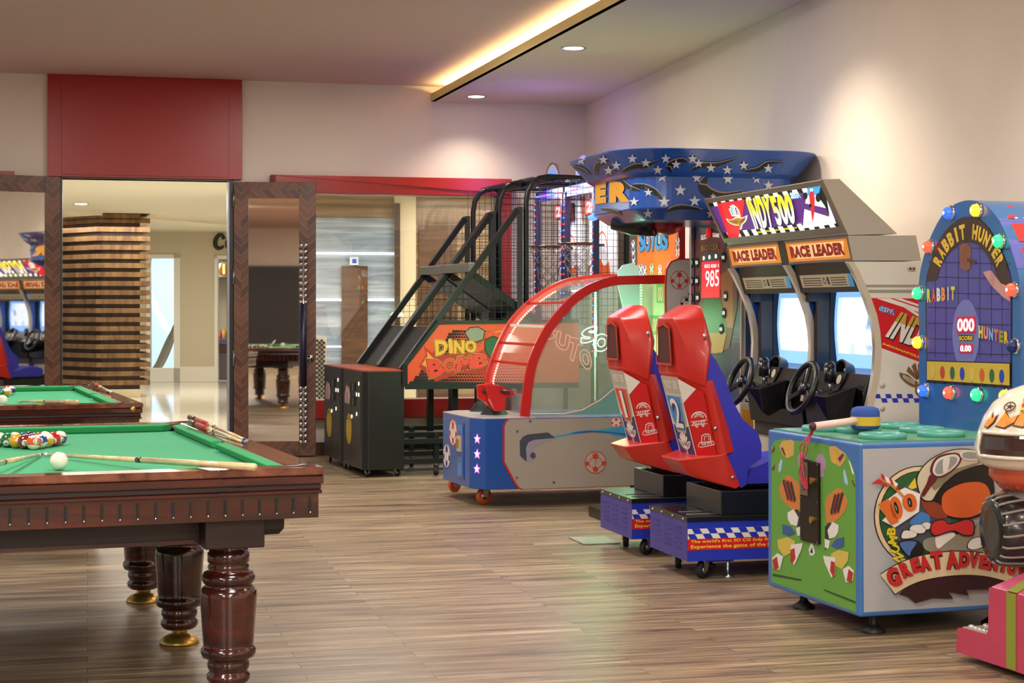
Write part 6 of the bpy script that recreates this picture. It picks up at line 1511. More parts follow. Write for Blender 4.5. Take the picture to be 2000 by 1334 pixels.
# ================================================================ HAMMER MACHINE WITH TALL ARCHED BACK
WM = frame(1.439, 7.1, 17.5); WD = .86; WLN = .82
WB2 = mat('blue painted edge', '#3f6fae', .35, var=.05); WG = mat('meadow green print', '#5f9a3c', .45); WGR = mat('pale grey print', '#a9adb0', .45)
t = thing('hammer_machine', 'blue hammer arcade machine with green coin door side and tall arched lit back', 'arcade machine', WM)
z0, z1 = .085, .806
a = MB(WM); a.box((0, 0, z0), (WLN, WD, z1), WB2); a.build('body', t, bevel=.012, seg=3)
wl = pleft(WM, 0); wnr = pnear(WM, 0)
L5 = lambda X, Y: (1490+X/2.778, 760+Y/2.778)
L4 = lambda X, Y: (1480+X/3.032, 800+Y/3.032)
a = MB(WM); lp_ = lambda pts: [wl.px(*L4(*p)) for p in pts]
a.poly(wl, lp_([(82, 1020), (582, 1200), (580, 400), (560, 330), (530, 270), (470, 230), (400, 205), (330, 195), (150, 175), (100, 185), (82, 215)]), WG, .001, .0)
def lq(pts, m, off=.0012): a.poly(wl, lp_(pts), m, .001, off)
CRM = mat('tan cap print', '#c9a062', .5); MAR = mat('maroon stripe print', '#6d2c22', .5); LIL = mat('lilac print', '#a987a6', .5); PBL = mat('pale blue drop print', '#9fc0dc', .5); DKG = mat('dark green shade print', '#27481f', .5)
for q in ([(130, 215), (150, 185), (200, 178), (218, 190), (215, 270), (180, 290), (150, 270)], [(425, 220), (460, 215), (522, 262), (520, 300), (490, 340), (440, 310), (428, 265)]): lq(q, CRM)
for q in ([(160, 190), (178, 190), (190, 285), (172, 285)], [(455, 225), (475, 230), (468, 325), (450, 315)]): lq(q, mat('yellow band print', '#d3aa35', .5), .0024)
for q in ([(140, 225), (152, 225), (168, 270), (160, 272)], [(478, 290), (505, 258), (515, 270), (490, 310)]): lq(q, MAR, .0024)
for q in ([(240, 310), (245, 262), (268, 250), (290, 265), (290, 330), (270, 350), (270, 375), (250, 350)], [(345, 300), (360, 265), (385, 265), (405, 300), (405, 350), (390, 360), (395, 395), (372, 400), (365, 340)]): lq(q, LIL)
for q in ([(125, 330), (140, 290), (148, 310), (140, 360), (125, 375)], [(508, 370), (515, 350), (535, 420), (535, 450), (515, 430)]): lq(q, PBL)
for q in ([(90, 970), (260, 1005), (258, 1015), (90, 985)], [(392, 1062), (580, 1135), (580, 1148), (400, 1075)]): lq(q, DKG)
for q in ([(84, 250), (100, 215), (102, 240), (88, 258)], [(84, 350), (102, 325), (102, 350), (88, 362)], [(558, 420), (562, 415), (578, 450), (574, 460)]): lq(q, MAR)
lq([(540, 300), (548, 310), (572, 380), (565, 385)], WHITE)
a.build('coin_side_art', t)
# striped bundles, gloves and boots left as plain shapes
BRN2 = mat('ginger print', '#c57a38', .5); STR = mat('charcoal stripe print', '#2a2a28', .5); GLV = mat('glove white print', '#dcd9d2', .5); BTR = mat('boot red print', '#a92a24', .5)
for k, (ox, oy, fl) in enumerate(((0, 0, 1), (0, 0, -1))):
    a = MB(WM)
    mir = lambda X, Y: (X, Y) if fl == 1 else (662-X, Y+75+(662-2*X)*.0)
    def mp(pts, m, off=.0012): a.poly(wl, lp_([mir(x, y) for x, y in pts]), m, .001, off)
    mp([(125, 470), (160, 400), (185, 385), (240, 430), (262, 470), (255, 590), (215, 600), (170, 560), (140, 520)], BRN2)
    for d in (0, 22, 44): mp([(150+d, 425+d*.25), (160+d, 410+d*.3), (190+d*.9, 520+d*.3), (180+d*.9, 540+d*.3)], STR, .0024)
    for d in (11, 33): mp([(150+d, 425+d*.25), (158+d, 412+d*.3), (186+d*.9, 520+d*.3), (180+d*.9, 540+d*.3)], BTR, .0024)
    mp([(205, 600), (235, 590), (262, 620), (262, 760), (235, 700), (210, 660)], STR)
    mp([(180, 610), (215, 590), (245, 640), (235, 690), (200, 680), (182, 650)], GLV, .0024); mp([(230, 700), (262, 690), (260, 740), (240, 750)], GLV, .0024)
    mp([(150, 680), (195, 690), (225, 730), (190, 750), (150, 735)], mat('shirt blue print', '#35558f', .5), .0024)
    mp([(120, 770), (180, 755), (225, 780), (215, 840), (160, 870), (125, 820)], mat('yellow trouser print', '#c9b24e', .5), .0024)
    mp([(200, 800), (270, 790), (262, 830), (222, 920), (200, 905)], GLV, .003); mp([(200, 830), (222, 820), (228, 880), (210, 915), (200, 900)], BTR, .0042)
    mp([(88, 880), (120, 850), (155, 870), (135, 950), (95, 940)], GLV, .003); mp([(92, 890), (118, 870), (130, 940), (100, 945)], BTR, .0042)
    a.build('side_gear_art', t)
a = MB(WM); cdp = lambda pts: [wl.px(*L4(*p)) for p in pts]
a.poly(wl, cdp([(266, 770), (375, 797), (373, 318), (266, 285)]), mat('dark brown steel door', '#221c18', .35, .4), .012, .001)
a.poly(wl, cdp([(270, 500), (315, 510), (312, 315), (270, 300)]), mat('coin plate', '#8d7a66', .3, .5), .004, .0135)
a.poly(wl, cdp([(284, 470), (300, 474), (298, 330), (284, 325)]), STEEL, .01, .018)
a.poly(wl, cdp([(266, 516), (375, 545), (375, 549), (266, 521)]), MATTE, .002, .0135)
for (X, Y) in ((341, 421), (341, 652)): a.ell(wl, wl.px(*L4(X, Y)), .012, .016, BRASS, .012, .013, 16)
for (X, Y) in ((270, 295), (370, 325), (270, 520), (370, 548), (270, 762), (370, 788)): a.ell(wl, wl.px(*L4(X, Y)), .004, .004, STEEL, .003, .013, 8)
a.build('coin_door', t)
a = MB(WM); lq([(305, 830), (318, 790), (330, 800), (342, 850), (330, 865), (312, 862)], GLV, .002); lq([(315, 845), (325, 815), (330, 850)], MATTE, .0035); a.build('white_tag', t)
# near face with its big painted emblem (driver left out)
N = lambda X, Y: (1690+X/4.042, 870+Y/4.042)
np_ = lambda pts: [wnr.px(*N(*p)) for p in pts]
a = MB(WM)
e0 = wnr.px(1689, 883); e1 = wnr.px(1689, 1197)
a.poly(wnr, [wnr.px(1687, 1196), (WLN-.02, wnr.px(1687, 1196)[1]), (WLN-.02, wnr.px(1687, 877)[1]), wnr.px(1685, 877)], WGR, .001, 0)
CREM = mat('cream ring print', '#d9c7a0', .5); GRN = mat('dark green ring print', '#25592f', .5); INK = mat('ink print', '#15110f', .5)
def npl(pts, m, off): a.poly(wnr, np_(pts), m, .001, off)
def nsm(pts, m, off, n=5):
    q = spline([pts[-1]]+pts+[pts[0], pts[1]], n)[n:-(n+1)]
    a.poly(wnr, np_(q), m, .001, off)
# oval ring
C0 = (430, 560); ex, ey = 365, 400
def oval(kx, ky, n=40): return [(C0[0]+ex*kx*math.cos(2*math.pi*i/n), C0[1]+ey*ky*math.sin(2*math.pi*i/n)) for i in range(n)]
npl(oval(1.0, 1.0), INK, .001); npl(oval(.975, .98), CREM, .0022); npl(oval(.89, .90), INK, .0034); npl(oval(.875, .885), GRN, .0046); npl(oval(.66, .70), mat('slate centre print', '#46515c', .5), .0058)
YL = mat('yellow ring letter', '#d9c52f', .45)
for ch, (x, y), r_ in (('N', (252, 880), 58), ('U', (228, 815), 68), ('M', (208, 745), 78), ('B', (196, 675), 86)):
    c = math.radians(r_); s_ = 34; q = []
    for (u_, v_) in ((-1, 1), (1, 1), (1, -1), (-1, -1)): q.append((x+s_*(u_*math.cos(c)+v_*math.sin(c)), y+s_*(-u_*math.sin(c)+v_*math.cos(c))*.95))
    a.text(wnr, ch, np_(q), INK, .001, .007, .12); a.text(wnr, ch, np_(q), YL, .001, .0085, .05)
for q in ([(330, 330), (385, 255), (400, 330), (360, 345)],): npl(q, YL, .007)
# helmet with goggles, neckerchief, seat shapes
HEL = mat('ivory helmet print', '#c8c3a8', .4); HELD = mat('olive shade print', '#7d7a5e', .4); MARN = mat('maroon strap print', '#5e1f24', .4); LENS = mat('lens grey print', '#8f9690', .3); SILP = mat('silver print', '#d5d6d4', .4); REDS = mat('scarf red print', '#c02a2a', .45); GING = mat('ginger fur print', '#cf5f26', .5)
nsm([(395, 260), (430, 180), (500, 110), (600, 55), (720, 25), (850, 35), (940, 90), (960, 140), (850, 170), (720, 220), (620, 300), (560, 380), (520, 440), (440, 430), (405, 340)], INK, .009); nsm([(402, 262), (436, 185), (505, 116), (602, 62), (720, 32), (848, 42), (930, 92), (950, 134), (850, 162), (715, 212), (615, 290), (552, 370), (512, 430), (446, 420), (412, 340)], HEL, .0102)
nsm([(520, 300), (640, 210), (760, 165), (900, 130), (850, 160), (715, 212), (615, 290), (540, 350)], HELD, .0114)
nsm([(500, 230), (560, 250), (500, 330), (450, 400), (430, 380), (470, 300)], MARN, .0126)
nsm([(500, 180), (530, 110), (590, 70), (700, 55), (745, 85), (740, 130), (690, 190), (620, 240), (560, 255), (510, 230)], MARN, .012); nsm([(520, 180), (545, 120), (600, 85), (690, 68), (728, 92), (722, 130), (680, 180), (615, 225), (560, 240), (525, 220)], SILP, .0134); nsm([(538, 180), (560, 130), (610, 100), (680, 85), (708, 100), (702, 130), (665, 170), (610, 208), (565, 222), (540, 208)], LENS, .0148)
nsm([(600, 105), (650, 95), (630, 200), (600, 215)], SILP, .016)
nsm([(735, 60), (780, 35), (860, 42), (890, 80), (880, 115), (790, 115), (745, 95)], SILP, .0134); nsm([(752, 62), (790, 48), (850, 54), (870, 80), (862, 100), (795, 100), (758, 88)], LENS, .0148)
nsm([(560, 380), (620, 300), (720, 225), (850, 175), (960, 150), (1000, 260), (1010, 400), (960, 520), (840, 575), (700, 580), (600, 550), (520, 480), (440, 440)], INK, .0075)
nsm([(600, 400), (680, 330), (800, 290), (930, 300), (980, 400), (940, 500), (830, 560), (700, 565), (610, 520)], GING, .0088)
nsm([(430, 430), (520, 440), (600, 480), (640, 560), (560, 575), (490, 545), (460, 500)], mat('dark ginger print', '#8a3a1e', .5), .0085)
nsm([(495, 640), (520, 595), (600, 580), (640, 610), (700, 600), (780, 575), (840, 600), (838, 700), (760, 710), (690, 680), (620, 690), (540, 715), (500, 690)], INK, .0165); nsm([(503, 642), (526, 602), (600, 588), (640, 620), (700, 608), (780, 584), (830, 606), (828, 692), (760, 700), (690, 668), (620, 678), (544, 704), (508, 684)], REDS, .0178)
nsm([(450, 750), (540, 715), (620, 700), (700, 700), (800, 690), (860, 650), (900, 600), (960, 580), (1000, 640), (1000, 860), (700, 860), (480, 830)], mat('taupe jacket print', '#8e8a76', .5), .0105); nsm([(560, 690), (620, 670), (700, 700), (620, 770), (560, 810), (540, 740)], WHITE, .0118)
nsm([(340, 610), (390, 550), (440, 525), (500, 560), (480, 640), (400, 650)], mat('seat blue print', '#3f7fc0', .45), .010); nsm([(250, 780), (290, 745), (400, 750), (450, 800), (440, 850), (330, 880)], INK, .0105); nsm([(262, 782), (295, 755), (390, 760), (350, 830), (330, 868)], mat('cuff blue print', '#4a6fae', .45), .0118)
for q in ([(270, 700), (300, 665), (390, 680), (385, 720), (280, 735)], [(330, 660), (360, 625), (440, 620), (470, 650), (450, 690), (380, 690)], [(430, 620), (470, 600), (510, 620), (490, 660), (450, 655)], [(790, 780), (830, 730), (920, 720), (940, 780), (860, 820), (800, 815)]): nsm(q, INK, .012); cx_ = sum(p[0] for p in q)/len(q); cy_ = sum(p[1] for p in q)/len(q); nsm([(cx_+(x-cx_)*.9, cy_+(y-cy_)*.9) for x, y in q], GLV, .0132)
# number card, arrow
npl([(90, 480), (260, 350), (300, 330), (420, 380), (410, 520), (350, 560), (220, 645), (120, 590), (150, 560)], WHITE, .0135); 
OR2 = mat('number orange print', '#d2682a', .45)
for ch, q in (('1', [(185, 615), (240, 590), (165, 425), (95, 470)]), ('0', [(210, 590), (290, 545), (240, 390), (170, 430)]), ('0', [(300, 520), (395, 500), (370, 370), (270, 400)])):
    cx_ = sum(p[0] for p in q)/4; cy_ = sum(p[1] for p in q)/4; q = [(cx_+(x-cx_)*1.12, cy_+(y-cy_)*1.12) for x, y in q]
    a.text(wnr, ch, np_(q), INK, .001, .015, .10); a.text(wnr, ch, np_(q), OR2, .001, .0168, .04)
a.line(wnr, np_([(90, 255), (180, 300), (250, 365), (280, 400)]), .012, mat('arrow shaft print', '#b9884a', .5), .001, .018)
for q in ([(30, 300), (85, 260), (120, 280), (110, 300)], [(105, 215), (132, 235), (135, 275), (110, 255)], [(165, 255), (190, 262), (210, 310), (185, 300)], [(105, 300), (135, 290), (170, 320), (130, 320)], [(240, 305), (243, 345), (225, 350), (220, 320)]): npl(q, REDS, .019)
for q in ([(132, 235), (165, 255), (185, 300), (150, 285)], [(190, 262), (240, 300), (225, 330), (205, 305)]): npl(q, WHITE, .019)
# banner
up = spline([(105, 1010), (180, 960), (300, 900), (450, 855), (620, 830), (800, 828), (960, 850), (1150, 910)], 5); lo = spline([(220, 1175), (330, 1110), (450, 1065), (620, 1035), (800, 1025), (960, 1040), (1150, 1090)], 5)
npl(up+lo[::-1], INK, .014); npl([(x, y+8) for x, y in up]+[(x, y-8) for x, y in lo[::-1]], CREM, .0152)
dk = spline([(250, 1170), (330, 1110), (450, 1065), (620, 1035), (800, 1025), (960, 1040), (1150, 1090)], 5)
npl(dk+[(1150, 1190), (960, 1130), (780, 1135), (800, 1180), (640, 1150), (680, 1205), (520, 1200), (380, 1240), (320, 1190)], mat('dark maroon print', '#351a1c', .5), .0145)
word = [('G', (205, 1035), 62, 20), ('R', (300, 975), 50, 22), ('E', (380, 940), 45, 16), ('A', (452, 925), 52, 12), ('T', (545, 900), 58, 8), ('A', (668, 895), 62, 2), ('D', (762, 895), 50, -2), ('V', (838, 900), 48, -6), ('E', (915, 915), 42, -8), ('N', (990, 925), 48, -10), ('T', (1070, 940), 46, -12), ('U', (1140, 960), 46, -14)]
for ch, (x, y), s_, an in word:
    an = math.radians(an); sy = s_*1.15+6; sx = s_*.84; q = []
    for (u_, v_) in ((-1, 1), (1, 1), (1, -1), (-1, -1)): q.append((x+sx*u_*math.cos(an)+sy*v_*math.sin(an), y-sx*u_*math.sin(an)+sy*v_*math.cos(an)))
    if wnr.px(*N(x+sx, y))[0] > WLN-.03: continue
    a.text(wnr, ch, np_(q), INK, .001, .0185, .12); a.text(wnr, ch, np_(q), REDS, .001, .0205, .06)
a.build('near_side_art', t)
# top with raised target rings
a = MB(WM); a.box((.02, .02, z1), (WLN-.0, WD-.02, z1+.006), mat('play field green', '#5f9a72', .25)); a.build('play_field', t)
tp5 = ptop(WM, z1+.02); RNG = mat('teal ring', '#4e9a90', .35)
for (x, y) in ((1724, 850), (1838, 846), (1610, 835), (1676, 838), (1755, 830), (1801, 838)):
    c = tp5.px(x, y); a = MB(WM)
    a.lathe([(.075, z1+.004), (.100, z1+.004), (.102, z1+.022), (.096, z1+.03), (.084, z1+.03), (.078, z1+.02)], RNG, 32, c=(c[0], c[1], 0), cap=False)
    a.lathe([(.001, z1+.016), (.05, z1+.018), (.079, z1+.012)], mat('target cap', '#7fb5a4', .3), 28, c=(c[0], c[1], 0), cap=False); a.build('target_ring', t)
for (x, y) in ((1570, 1188), (1706, 1235)):
    p = P(x, y, HC*FPX/(y-HY)); q = WM.inverted()@p; a = MB(WM); a.lathe([(.05, 0), (.052, .012), (.025, .03), (.018, .04), (.018, z0)], mat('black levelling pad', '#151312', .5), 16, c=(max(q.x, .10), max(q.y, .08), 0)); a.build('levelling_foot', t)
for c in ((.70, .1), (.70, .76)): a = MB(WM); a.lathe([(.05, 0), (.052, .012), (.025, .03), (.018, .04), (.018, z0)], mat('black levelling pad'), 16, c=(c[0], c[1], 0)); a.build('levelling_foot', t)
# arched back
BA = .805; bl = pleft(WM, BA)
U = lambda X, Y: (1770+X/3.104, 370+Y/3.104)
bx = lambda pts: [bl.px(*p) for p in pts]
arch = spline([(1795, 640), (1794, 563), (1802, 508.5), (1821.5, 453.8), (1847, 412), (1879.5, 393), (1912, 394), (1937.5, 412), (1960, 447), (1979, 499), (1992, 550), (1994, 595.5)], 5)
outl_ = [bl.px(1796, 868)]+bx(arch)+[bl.px(1995, 700), bl.px(1995, 905)]
outl_[0] = (outl_[1][0], z1-.02); outl_[-1] = (outl_[-2][0], z1-.02)
BACKB = mat('back cabinet blue', '#2f639f', .25, coat=.3)
a = MB(WM); a.poly(bl, outl_, BACKB, t=.30, off=-.30); bk = a.build('arched_back', t, bevel=.012, seg=3)
a = MB(WM)
def F_(pts): return bx([U(*p) for p in pts])
face = spline([(128, 1170), (122, 850), (122, 560), (150, 440), (190, 330), (250, 240), (320, 180), (380, 165), (440, 175), (500, 230), (560, 330), (610, 440), (640, 560), (642, 800), (640, 1205)], 4)
a.poly(bl, F_(face), INK, .002, 0); FB = mat('night blue print', '#2a3a8c', .3); 
c0 = (382, 690)
a.poly(bl, F_([(382+(x-382)*.975, 690+(y-690)*.985) for x, y in face]), mat('violet blue print', '#4a4a8e', .25, emit='#4a4a8e', es=.08), .001, .002)
# grid lines, arch band with letters
for X in (180, 245, 320, 380, 450, 520, 585): a.line(bl, F_([(X, 1020), (X, 330)]), .0035, INK, .001, .003)
for Y in (350, 440, 530, 625, 715, 810, 905, 990): a.line(bl, F_([(135, Y), (630, Y+12)]), .0035, INK, .001, .003)
a.poly(bl, F_([(128, 560), (150, 440), (190, 330), (250, 240), (320, 180), (380, 165), (440, 175), (500, 230), (560, 330), (610, 440), (636, 580), (565, 580), (540, 480), (490, 390), (440, 335), (385, 318), (320, 335), (260, 390), (215, 460), (190, 550)]), mat('brown arch print', '#3a2a24', .3), .001, .004)
YB = mat('arch letter yellow', '#d8b23a', .35)
for i, ch in enumerate('RABBIT HUNTER'):
    if ch == ' ': continue
    am = 157-134*(i+.5)/13; q = []
    for (sg, rx_, ry_) in ((1, 186, 292), (-1, 186, 292), (-1, 238, 385), (1, 238, 385)):
        aa = math.radians(am+sg*(1.9 if ch == 'I' else 4.3)); q.append((386+rx_*math.cos(aa), 592-ry_*math.sin(aa)))
    a.text(bl, ch, F_(q), YB, .001, .0055, .06)
# plain hammer, score windows, coloured words
MAL = mat('hammer brown print', '#7a4a34', .4)
a.poly(bl, F_([(330, 350), (345, 328), (380, 325), (398, 350), (395, 480), (370, 495), (335, 480)]), MAL, .001, .0045); a.poly(bl, F_([(380, 415), (430, 432), (428, 455), (375, 435)]), mat('dark handle print', '#4a2a20', .4), .001, .006)
a.poly(bl, F_([(470, 500), (520, 490), (580, 570), (637, 590), (637, 680), (590, 650), (520, 580)]), mat('sleeve pink print', '#b98a84', .4), .001, .0045)
a.ell(bl, bl.px(*U(365, 880)), .11, .16, mat('pale blue glow print', '#6a71b0', .4), .001, .004, 24)
cols = ['#cfc24a', '#d8503a', '#cfd0d0', '#e28a40', '#b9b9d8', '#d0c040']
for i, ch in enumerate('RABBIT'): x = 133+i*29; y = 685-i*3; k0, k1 = (8, 16) if ch == 'I' else (0, 24); a.text(bl, ch, F_([(x+k0, y), (x+k1, y), (x+k1, y-82), (x+k0, y-82)]), mat('word colour %d' % i, cols[i], .4), .001, .0055, .06)
cols2 = ['#d8c23c', '#e28a7a', '#7aa0d8', '#d8643c', '#8a8a3a', '#e0c030']
for i, ch in enumerate('HUNTER'): x = 446+i*31; y = 900+i*7; a.text(bl, ch, F_([(x, y), (x+26, y+3), (x+26, y-72), (x, y-76)]), mat('word2 colour %d' % i, cols2[i], .4), .001, .0055, .06)
DR = glow('dark red window', '#a0102a', .5); DW = glow('bright digits', '#ffe0e0', 3)
a.poly(bl, F_([(314, 870), (428, 868), (428, 770), (316, 772)]), DR, .003, .005); a.text(bl, '000', F_([(320, 860), (422, 860), (422, 782), (322, 784)]), DW, .001, .0085, .02)
a.poly(bl, F_([(325, 918), (412, 918), (412, 882), (325, 882)]), MATTE, .001, .0045); a.text(bl, 'SCORE', F_([(328, 916), (410, 914), (410, 886), (328, 888)]), YB, .001, .006, .06)
a.poly(bl, F_([(330, 990), (410, 990), (408, 938), (332, 938)]), DR, .003, .005); a.text(bl, '0.00', F_([(338, 982), (404, 982), (402, 945), (340, 945)]), DW, .001, .0085, .02)
a.poly(bl, F_([(128, 1035), (638, 1050), (638, 1195), (128, 1160)]), INK, .001, .0045); a.poly(bl, F_([(133, 1042), (634, 1057), (634, 1188), (133, 1154)]), mat('yellow strip print', '#c3a63c', .4), .001, .006)
for i, c in enumerate(['#c9ab55', '#b0402a', '#1f5f3a', '#1c3fa8', '#c9ab55', '#c4572f', '#2c6a34', '#1c3fa8']):
    X = 168+i*60; Y = 1105+i*4; m_ = mat('token %d' % (i % 4 if i not in (5,) else 5), c, .4); c_ = bl.px(*U(X, Y)); a.ell(bl, c_, .019, .030, m_, .001, .0075, 14); a.ell(bl, bl.px(*U(X, Y+58)), .02, .006, INK, .001, .0075, 10)
a.build('face_art', t)
# lamps
for (x, y, c) in ((1857, 416, 'blue'), (1911, 411, 'amber'), (1817, 482, 'red'), (1955, 471, 'green'), (1797, 573, 'green'), (1981, 566, 'red'), (1797, 669, 'amber'), (1983, 676, 'dark'), (1808, 763, 'blue'), (1858, 767, 'red'), (1912, 771, 'green'), (1968, 774, 'amber')):
    cc = {'blue': ('#2048e0', 2.2), 'amber': ('#ffae20', 2.6), 'red': ('#ff3a28', 2.4), 'green': ('#1fe060', 2.6), 'dark': ('#101c50', .3)}[c]; m_ = glow('lamp '+c, cc[0], cc[1]); c_ = bl.px(x, y)
    a = MB(WM); Mk = Matrix.Translation(bl.at(c_, 0))@(WM.to_3x3().to_4x4())@Matrix.Rotation(-math.pi/2, 4, 'Y')
    a.lathe([(.036, 0), (.036, .006), (.030, .010)], CHROME, 20, M=Mk, cap=False); prof = [(.029, .008), (.029, .02), (.022, .032), (.012, .038), (.001, .04)]
    rings = [[Mk@Vector((r*(1 if k % 2 else .9)*math.cos(2*math.pi*k/20), r*(1 if k % 2 else .9)*math.sin(2*math.pi*k/20), zq)) for k in range(20)] for r, zq in prof]; a.loft(rings, m_, False, False, True)
    a.sphere(tuple(a.M.inverted()@(Mk@Vector((0, 0, .03)))), .012, glow('lamp core '+c, '#fff0c8' if c != 'dark' else '#202a60', 5 if c != 'dark' else .3), 8, 6)
    a.build('lamp', t)
# lettering running over the arched rim
a = MB(WM)
rimL = [('A', [(610, 160), (690, 185), (735, 140), (650, 105)]), ('E', [(650, 240), (735, 262), (760, 205), (665, 188)]), ('F', [(705, 318), (760, 330), (775, 262), (700, 258)])]
o = WM@Vector((BA, WD*.5, 1.85))
# sample the rim surface near the top right and lay a local plane along it
ro = [Vector(bl.px(x, y)) for x, y in ((1922, 400), (1952, 432), (1972, 478), (1986, 525))]
words_ = ['A', 'E', 'F']
for i, ch in enumerate(words_):
    p, q = ro[i], ro[i+1]; d = (q-p); base = bl.at(tuple(p), 0); dirp = (bl.at(tuple(q), 0)-base).normalized(); back = dirs(WM)[0]
    pl = Plane(base, back, -dirp); L_ = d.length
    m_q = [(.05, -L_*.88), (.19, -L_*.88), (.19, -L_*.12), (.05, -L_*.12)]
    a.poly(pl, [(-.0, -L_), (.30, -L_), (.30, 0), (0, 0)], mat('cloudy violet print', '#5a5fb0', .3), .001, .002)
    a.text(pl, ch, m_q, WHITE, .001, .004, .14); a.text(pl, ch, m_q, REDS, .001, .006, .05)
a.build('rim_lettering', t)
# mallet lying on the machine
mp0 = ptop(WM, z1+.03); hc = mp0.px(1690, 838); hd = mp0.px(1588, 843)
tm = thing('toy_mallet', 'soft blue and yellow mallet lying on top of the hammer machine', 'mallet', WM@Matrix.Translation((hc[0], hc[1], z1+.032)))
FELT = mat('blue felt', '#2f4d9a', .95, bump=.3, bscale=200); FY = mat('yellow felt band', '#c9a92c', .9, bump=.2, bscale=200)
a = MB(WM); zb_ = z1+.031
a.lathe([(.001, zb_), (.055, zb_), (.063, zb_+.008), (.0625, zb_+.018)], FELT, 28, c=(hc[0], hc[1], 0), cap=False); a.lathe([(.0645, zb_+.016), (.0645, zb_+.055)], FY, 28, c=(hc[0], hc[1], 0), cap=False)
a.lathe([(.0625, zb_+.05), (.063, zb_+.075), (.056, zb_+.09), (.04, zb_+.097), (.001, zb_+.098)], FELT, 28, c=(hc[0], hc[1], 0), cap=False); a.build('mallet_head', tm)
a = MB(WM); p0 = Vector((hc[0], hc[1], zb_+.040)); p1 = Vector((hd[0], hd[1], zb_+.021)); d = (p1-p0).normalized(); a.tube([p0+d*.05, p0+d*.12, p1], [.019, .017, .017], mat('pale pink grip', '#d8bdb4', .5), 14); a.build('handle', tm)
a = MB(WM); CORD = mat('red cord', '#c42c3e', .6); hp = p1
pts = [tuple(hp), (hp.x-.01, hp.y-.01, hp.z+.004), (-.02, hp.y-.02, z1-.0), (-.025, hp.y-.02, z1-.12)]
q1 = loc_px(WM, 1577, 880, a=-.02); q2 = loc_px(WM, 1582, 955, a=-.02); q3 = loc_px(WM, 1573, 925, a=-.02); q0 = loc_px(WM, 1581, 852, a=-.02)
for dy in (0, .012, -.01):
    a.tube(spline([tuple(hp+Vector((0, dy, 0))), (-.012, q0.y+dy, z1+.012), (-.038, q0.y+dy*2, q0.z-.03), (-.038, q1.y+dy*3, q1.z), (-.040, q3.y-dy*2, q3.z), (-.038, q2.y+dy, q2.z), (-.038, q2.y+dy*2+.02, q2.z+.05)], 5), .0028, CORD, 6)
a.sphere((hp.x, hp.y, hp.z), .018, mat('dark red knot', '#4a1216', .6), 10, 8); a.build('red_cord', tm)
# ================================================================ KIDDIE RIDE at the right edge
KM = frame(1.726, 6.67, 19.0); kl = pleft(KM, 0); kp = lambda pts: [kl.px(x, y) for x, y in pts]
PNK = mat('pink fibreglass', '#b23a55', .4, var=.04); PNK2 = mat('pink top fibreglass', '#b8506f', .35); OLV = mat('olive ribbon', '#7f8a2c', .5)
t = thing('kiddie_ride', 'pink ride-on machine with white flame helmet and tyre, cut off by the right edge', 'ride', KM)
zb1 = kl.px(1866, 1273)[1]; 
pf = kp([(1867, 1273), (1870, 1229), (1872, 1226), (1923, 1241), (1927, 1239), (1930, 1226), (1931.5, 1147)])
tz_ = pf[-1][1]; w1 = kl.px(2000, 1166); far_x = w1[0]+.55
prof = pf+[(far_x, tz_), (far_x, pf[0][1])]
a = MB(KM)
pz = max(pf[0][1], .02)
a.poly(kl, prof, PNK, t=1.0, off=-1.0); a.build('base_box', t, bevel=.012, seg=3)
a = MB(KM); sx0, sx1 = pf[2][0], pf[3][0]
for i in range(6):
    for j in range(14): a.sphere((.05+j*.065, -(sx0+(sx1-sx0)*(i+.5)/6), pf[2][1]+.004), .014, mat('studded steel', '#cfcac0', .3, .6), 8, 6, (1, 1, .6))
a.box((.02, -sx0-.0, pf[2][1]-.004), (.98, -sx1+.0, pf[2][1]+.003), mat('studded steel')); a.build('step_plate', t)
x6 = pf[-1][0]
a = MB(KM); a.hull([(0.0, -x6, tz_), (0, -far_x, tz_), (1, -x6, tz_), (1, -far_x, tz_), (.12, -x6-.08, tz_+.07), (.12, -far_x+.05, tz_+.07), (.9, -x6-.1, tz_+.07), (.9, -far_x+.05, tz_+.07)], PNK2); a.build('base_top', t, bevel=.008)
a = MB(KM); r0_, r1_ = kl.px(1967, 1200)[0], kl.px(1985, 1200)[0]
a.poly(kl, [(r0_, pf[0][1]+.004), (r1_, pf[0][1]+.004), (r1_, tz_), (r0_, tz_)], OLV, .003, .001)
o = KM@Vector((0, 0, tz_)); pt_ = plane3(o, o-dirs(KM)[1], KM@Vector((.12, 0, tz_+.07))); a.poly(pt_, [(r0_, 0.003), (r1_, .003), (r1_+.02, .13), (r0_+.02, .13)], OLV, .003, .002); a.build('ribbon', t)
Yh = 6.55
def kw(x, y, Y=Yh): return P(x, y, Y)
c = kw(2018, 850); R = 104*Yh/FPX
a = MB(); CR = mat('cream fibreglass', '#d8d2bf', .18, coat=.6)
prof = [(.10, -R*.62), (R*.75, -R*.64), (R*1.0, -R*.52), (R*1.08, -.22*R), (R*1.0, .1*R), (R*.9, .35*R), (R*.72, .62*R), (R*.45, .84*R), (R*.2, .94*R), (.001, .96*R)]
a.lathe(prof, CR, 40, M=Matrix.Translation(c)); a.build('helmet', t)
a = MB(); VIS = mat('smoked visor', '#35211f', .05, coat=1)
n = 12; rr = [(R*1.075, -.36*R), (R*1.10, -.22*R), (R*1.06, .0), (R*1.02, .08*R)]
vr = [[c+Vector((r*math.cos(math.radians(190+k*60/n)), r*math.sin(math.radians(190+k*60/n)), z_)) for k in range(n+1)] for r, z_ in rr]
for i in range(3):
    for k in range(n): a.add([vr[i][k], vr[i][k+1], vr[i+1][k+1], vr[i+1][k]], [(0, 1, 2, 3)], VIS, True, True)
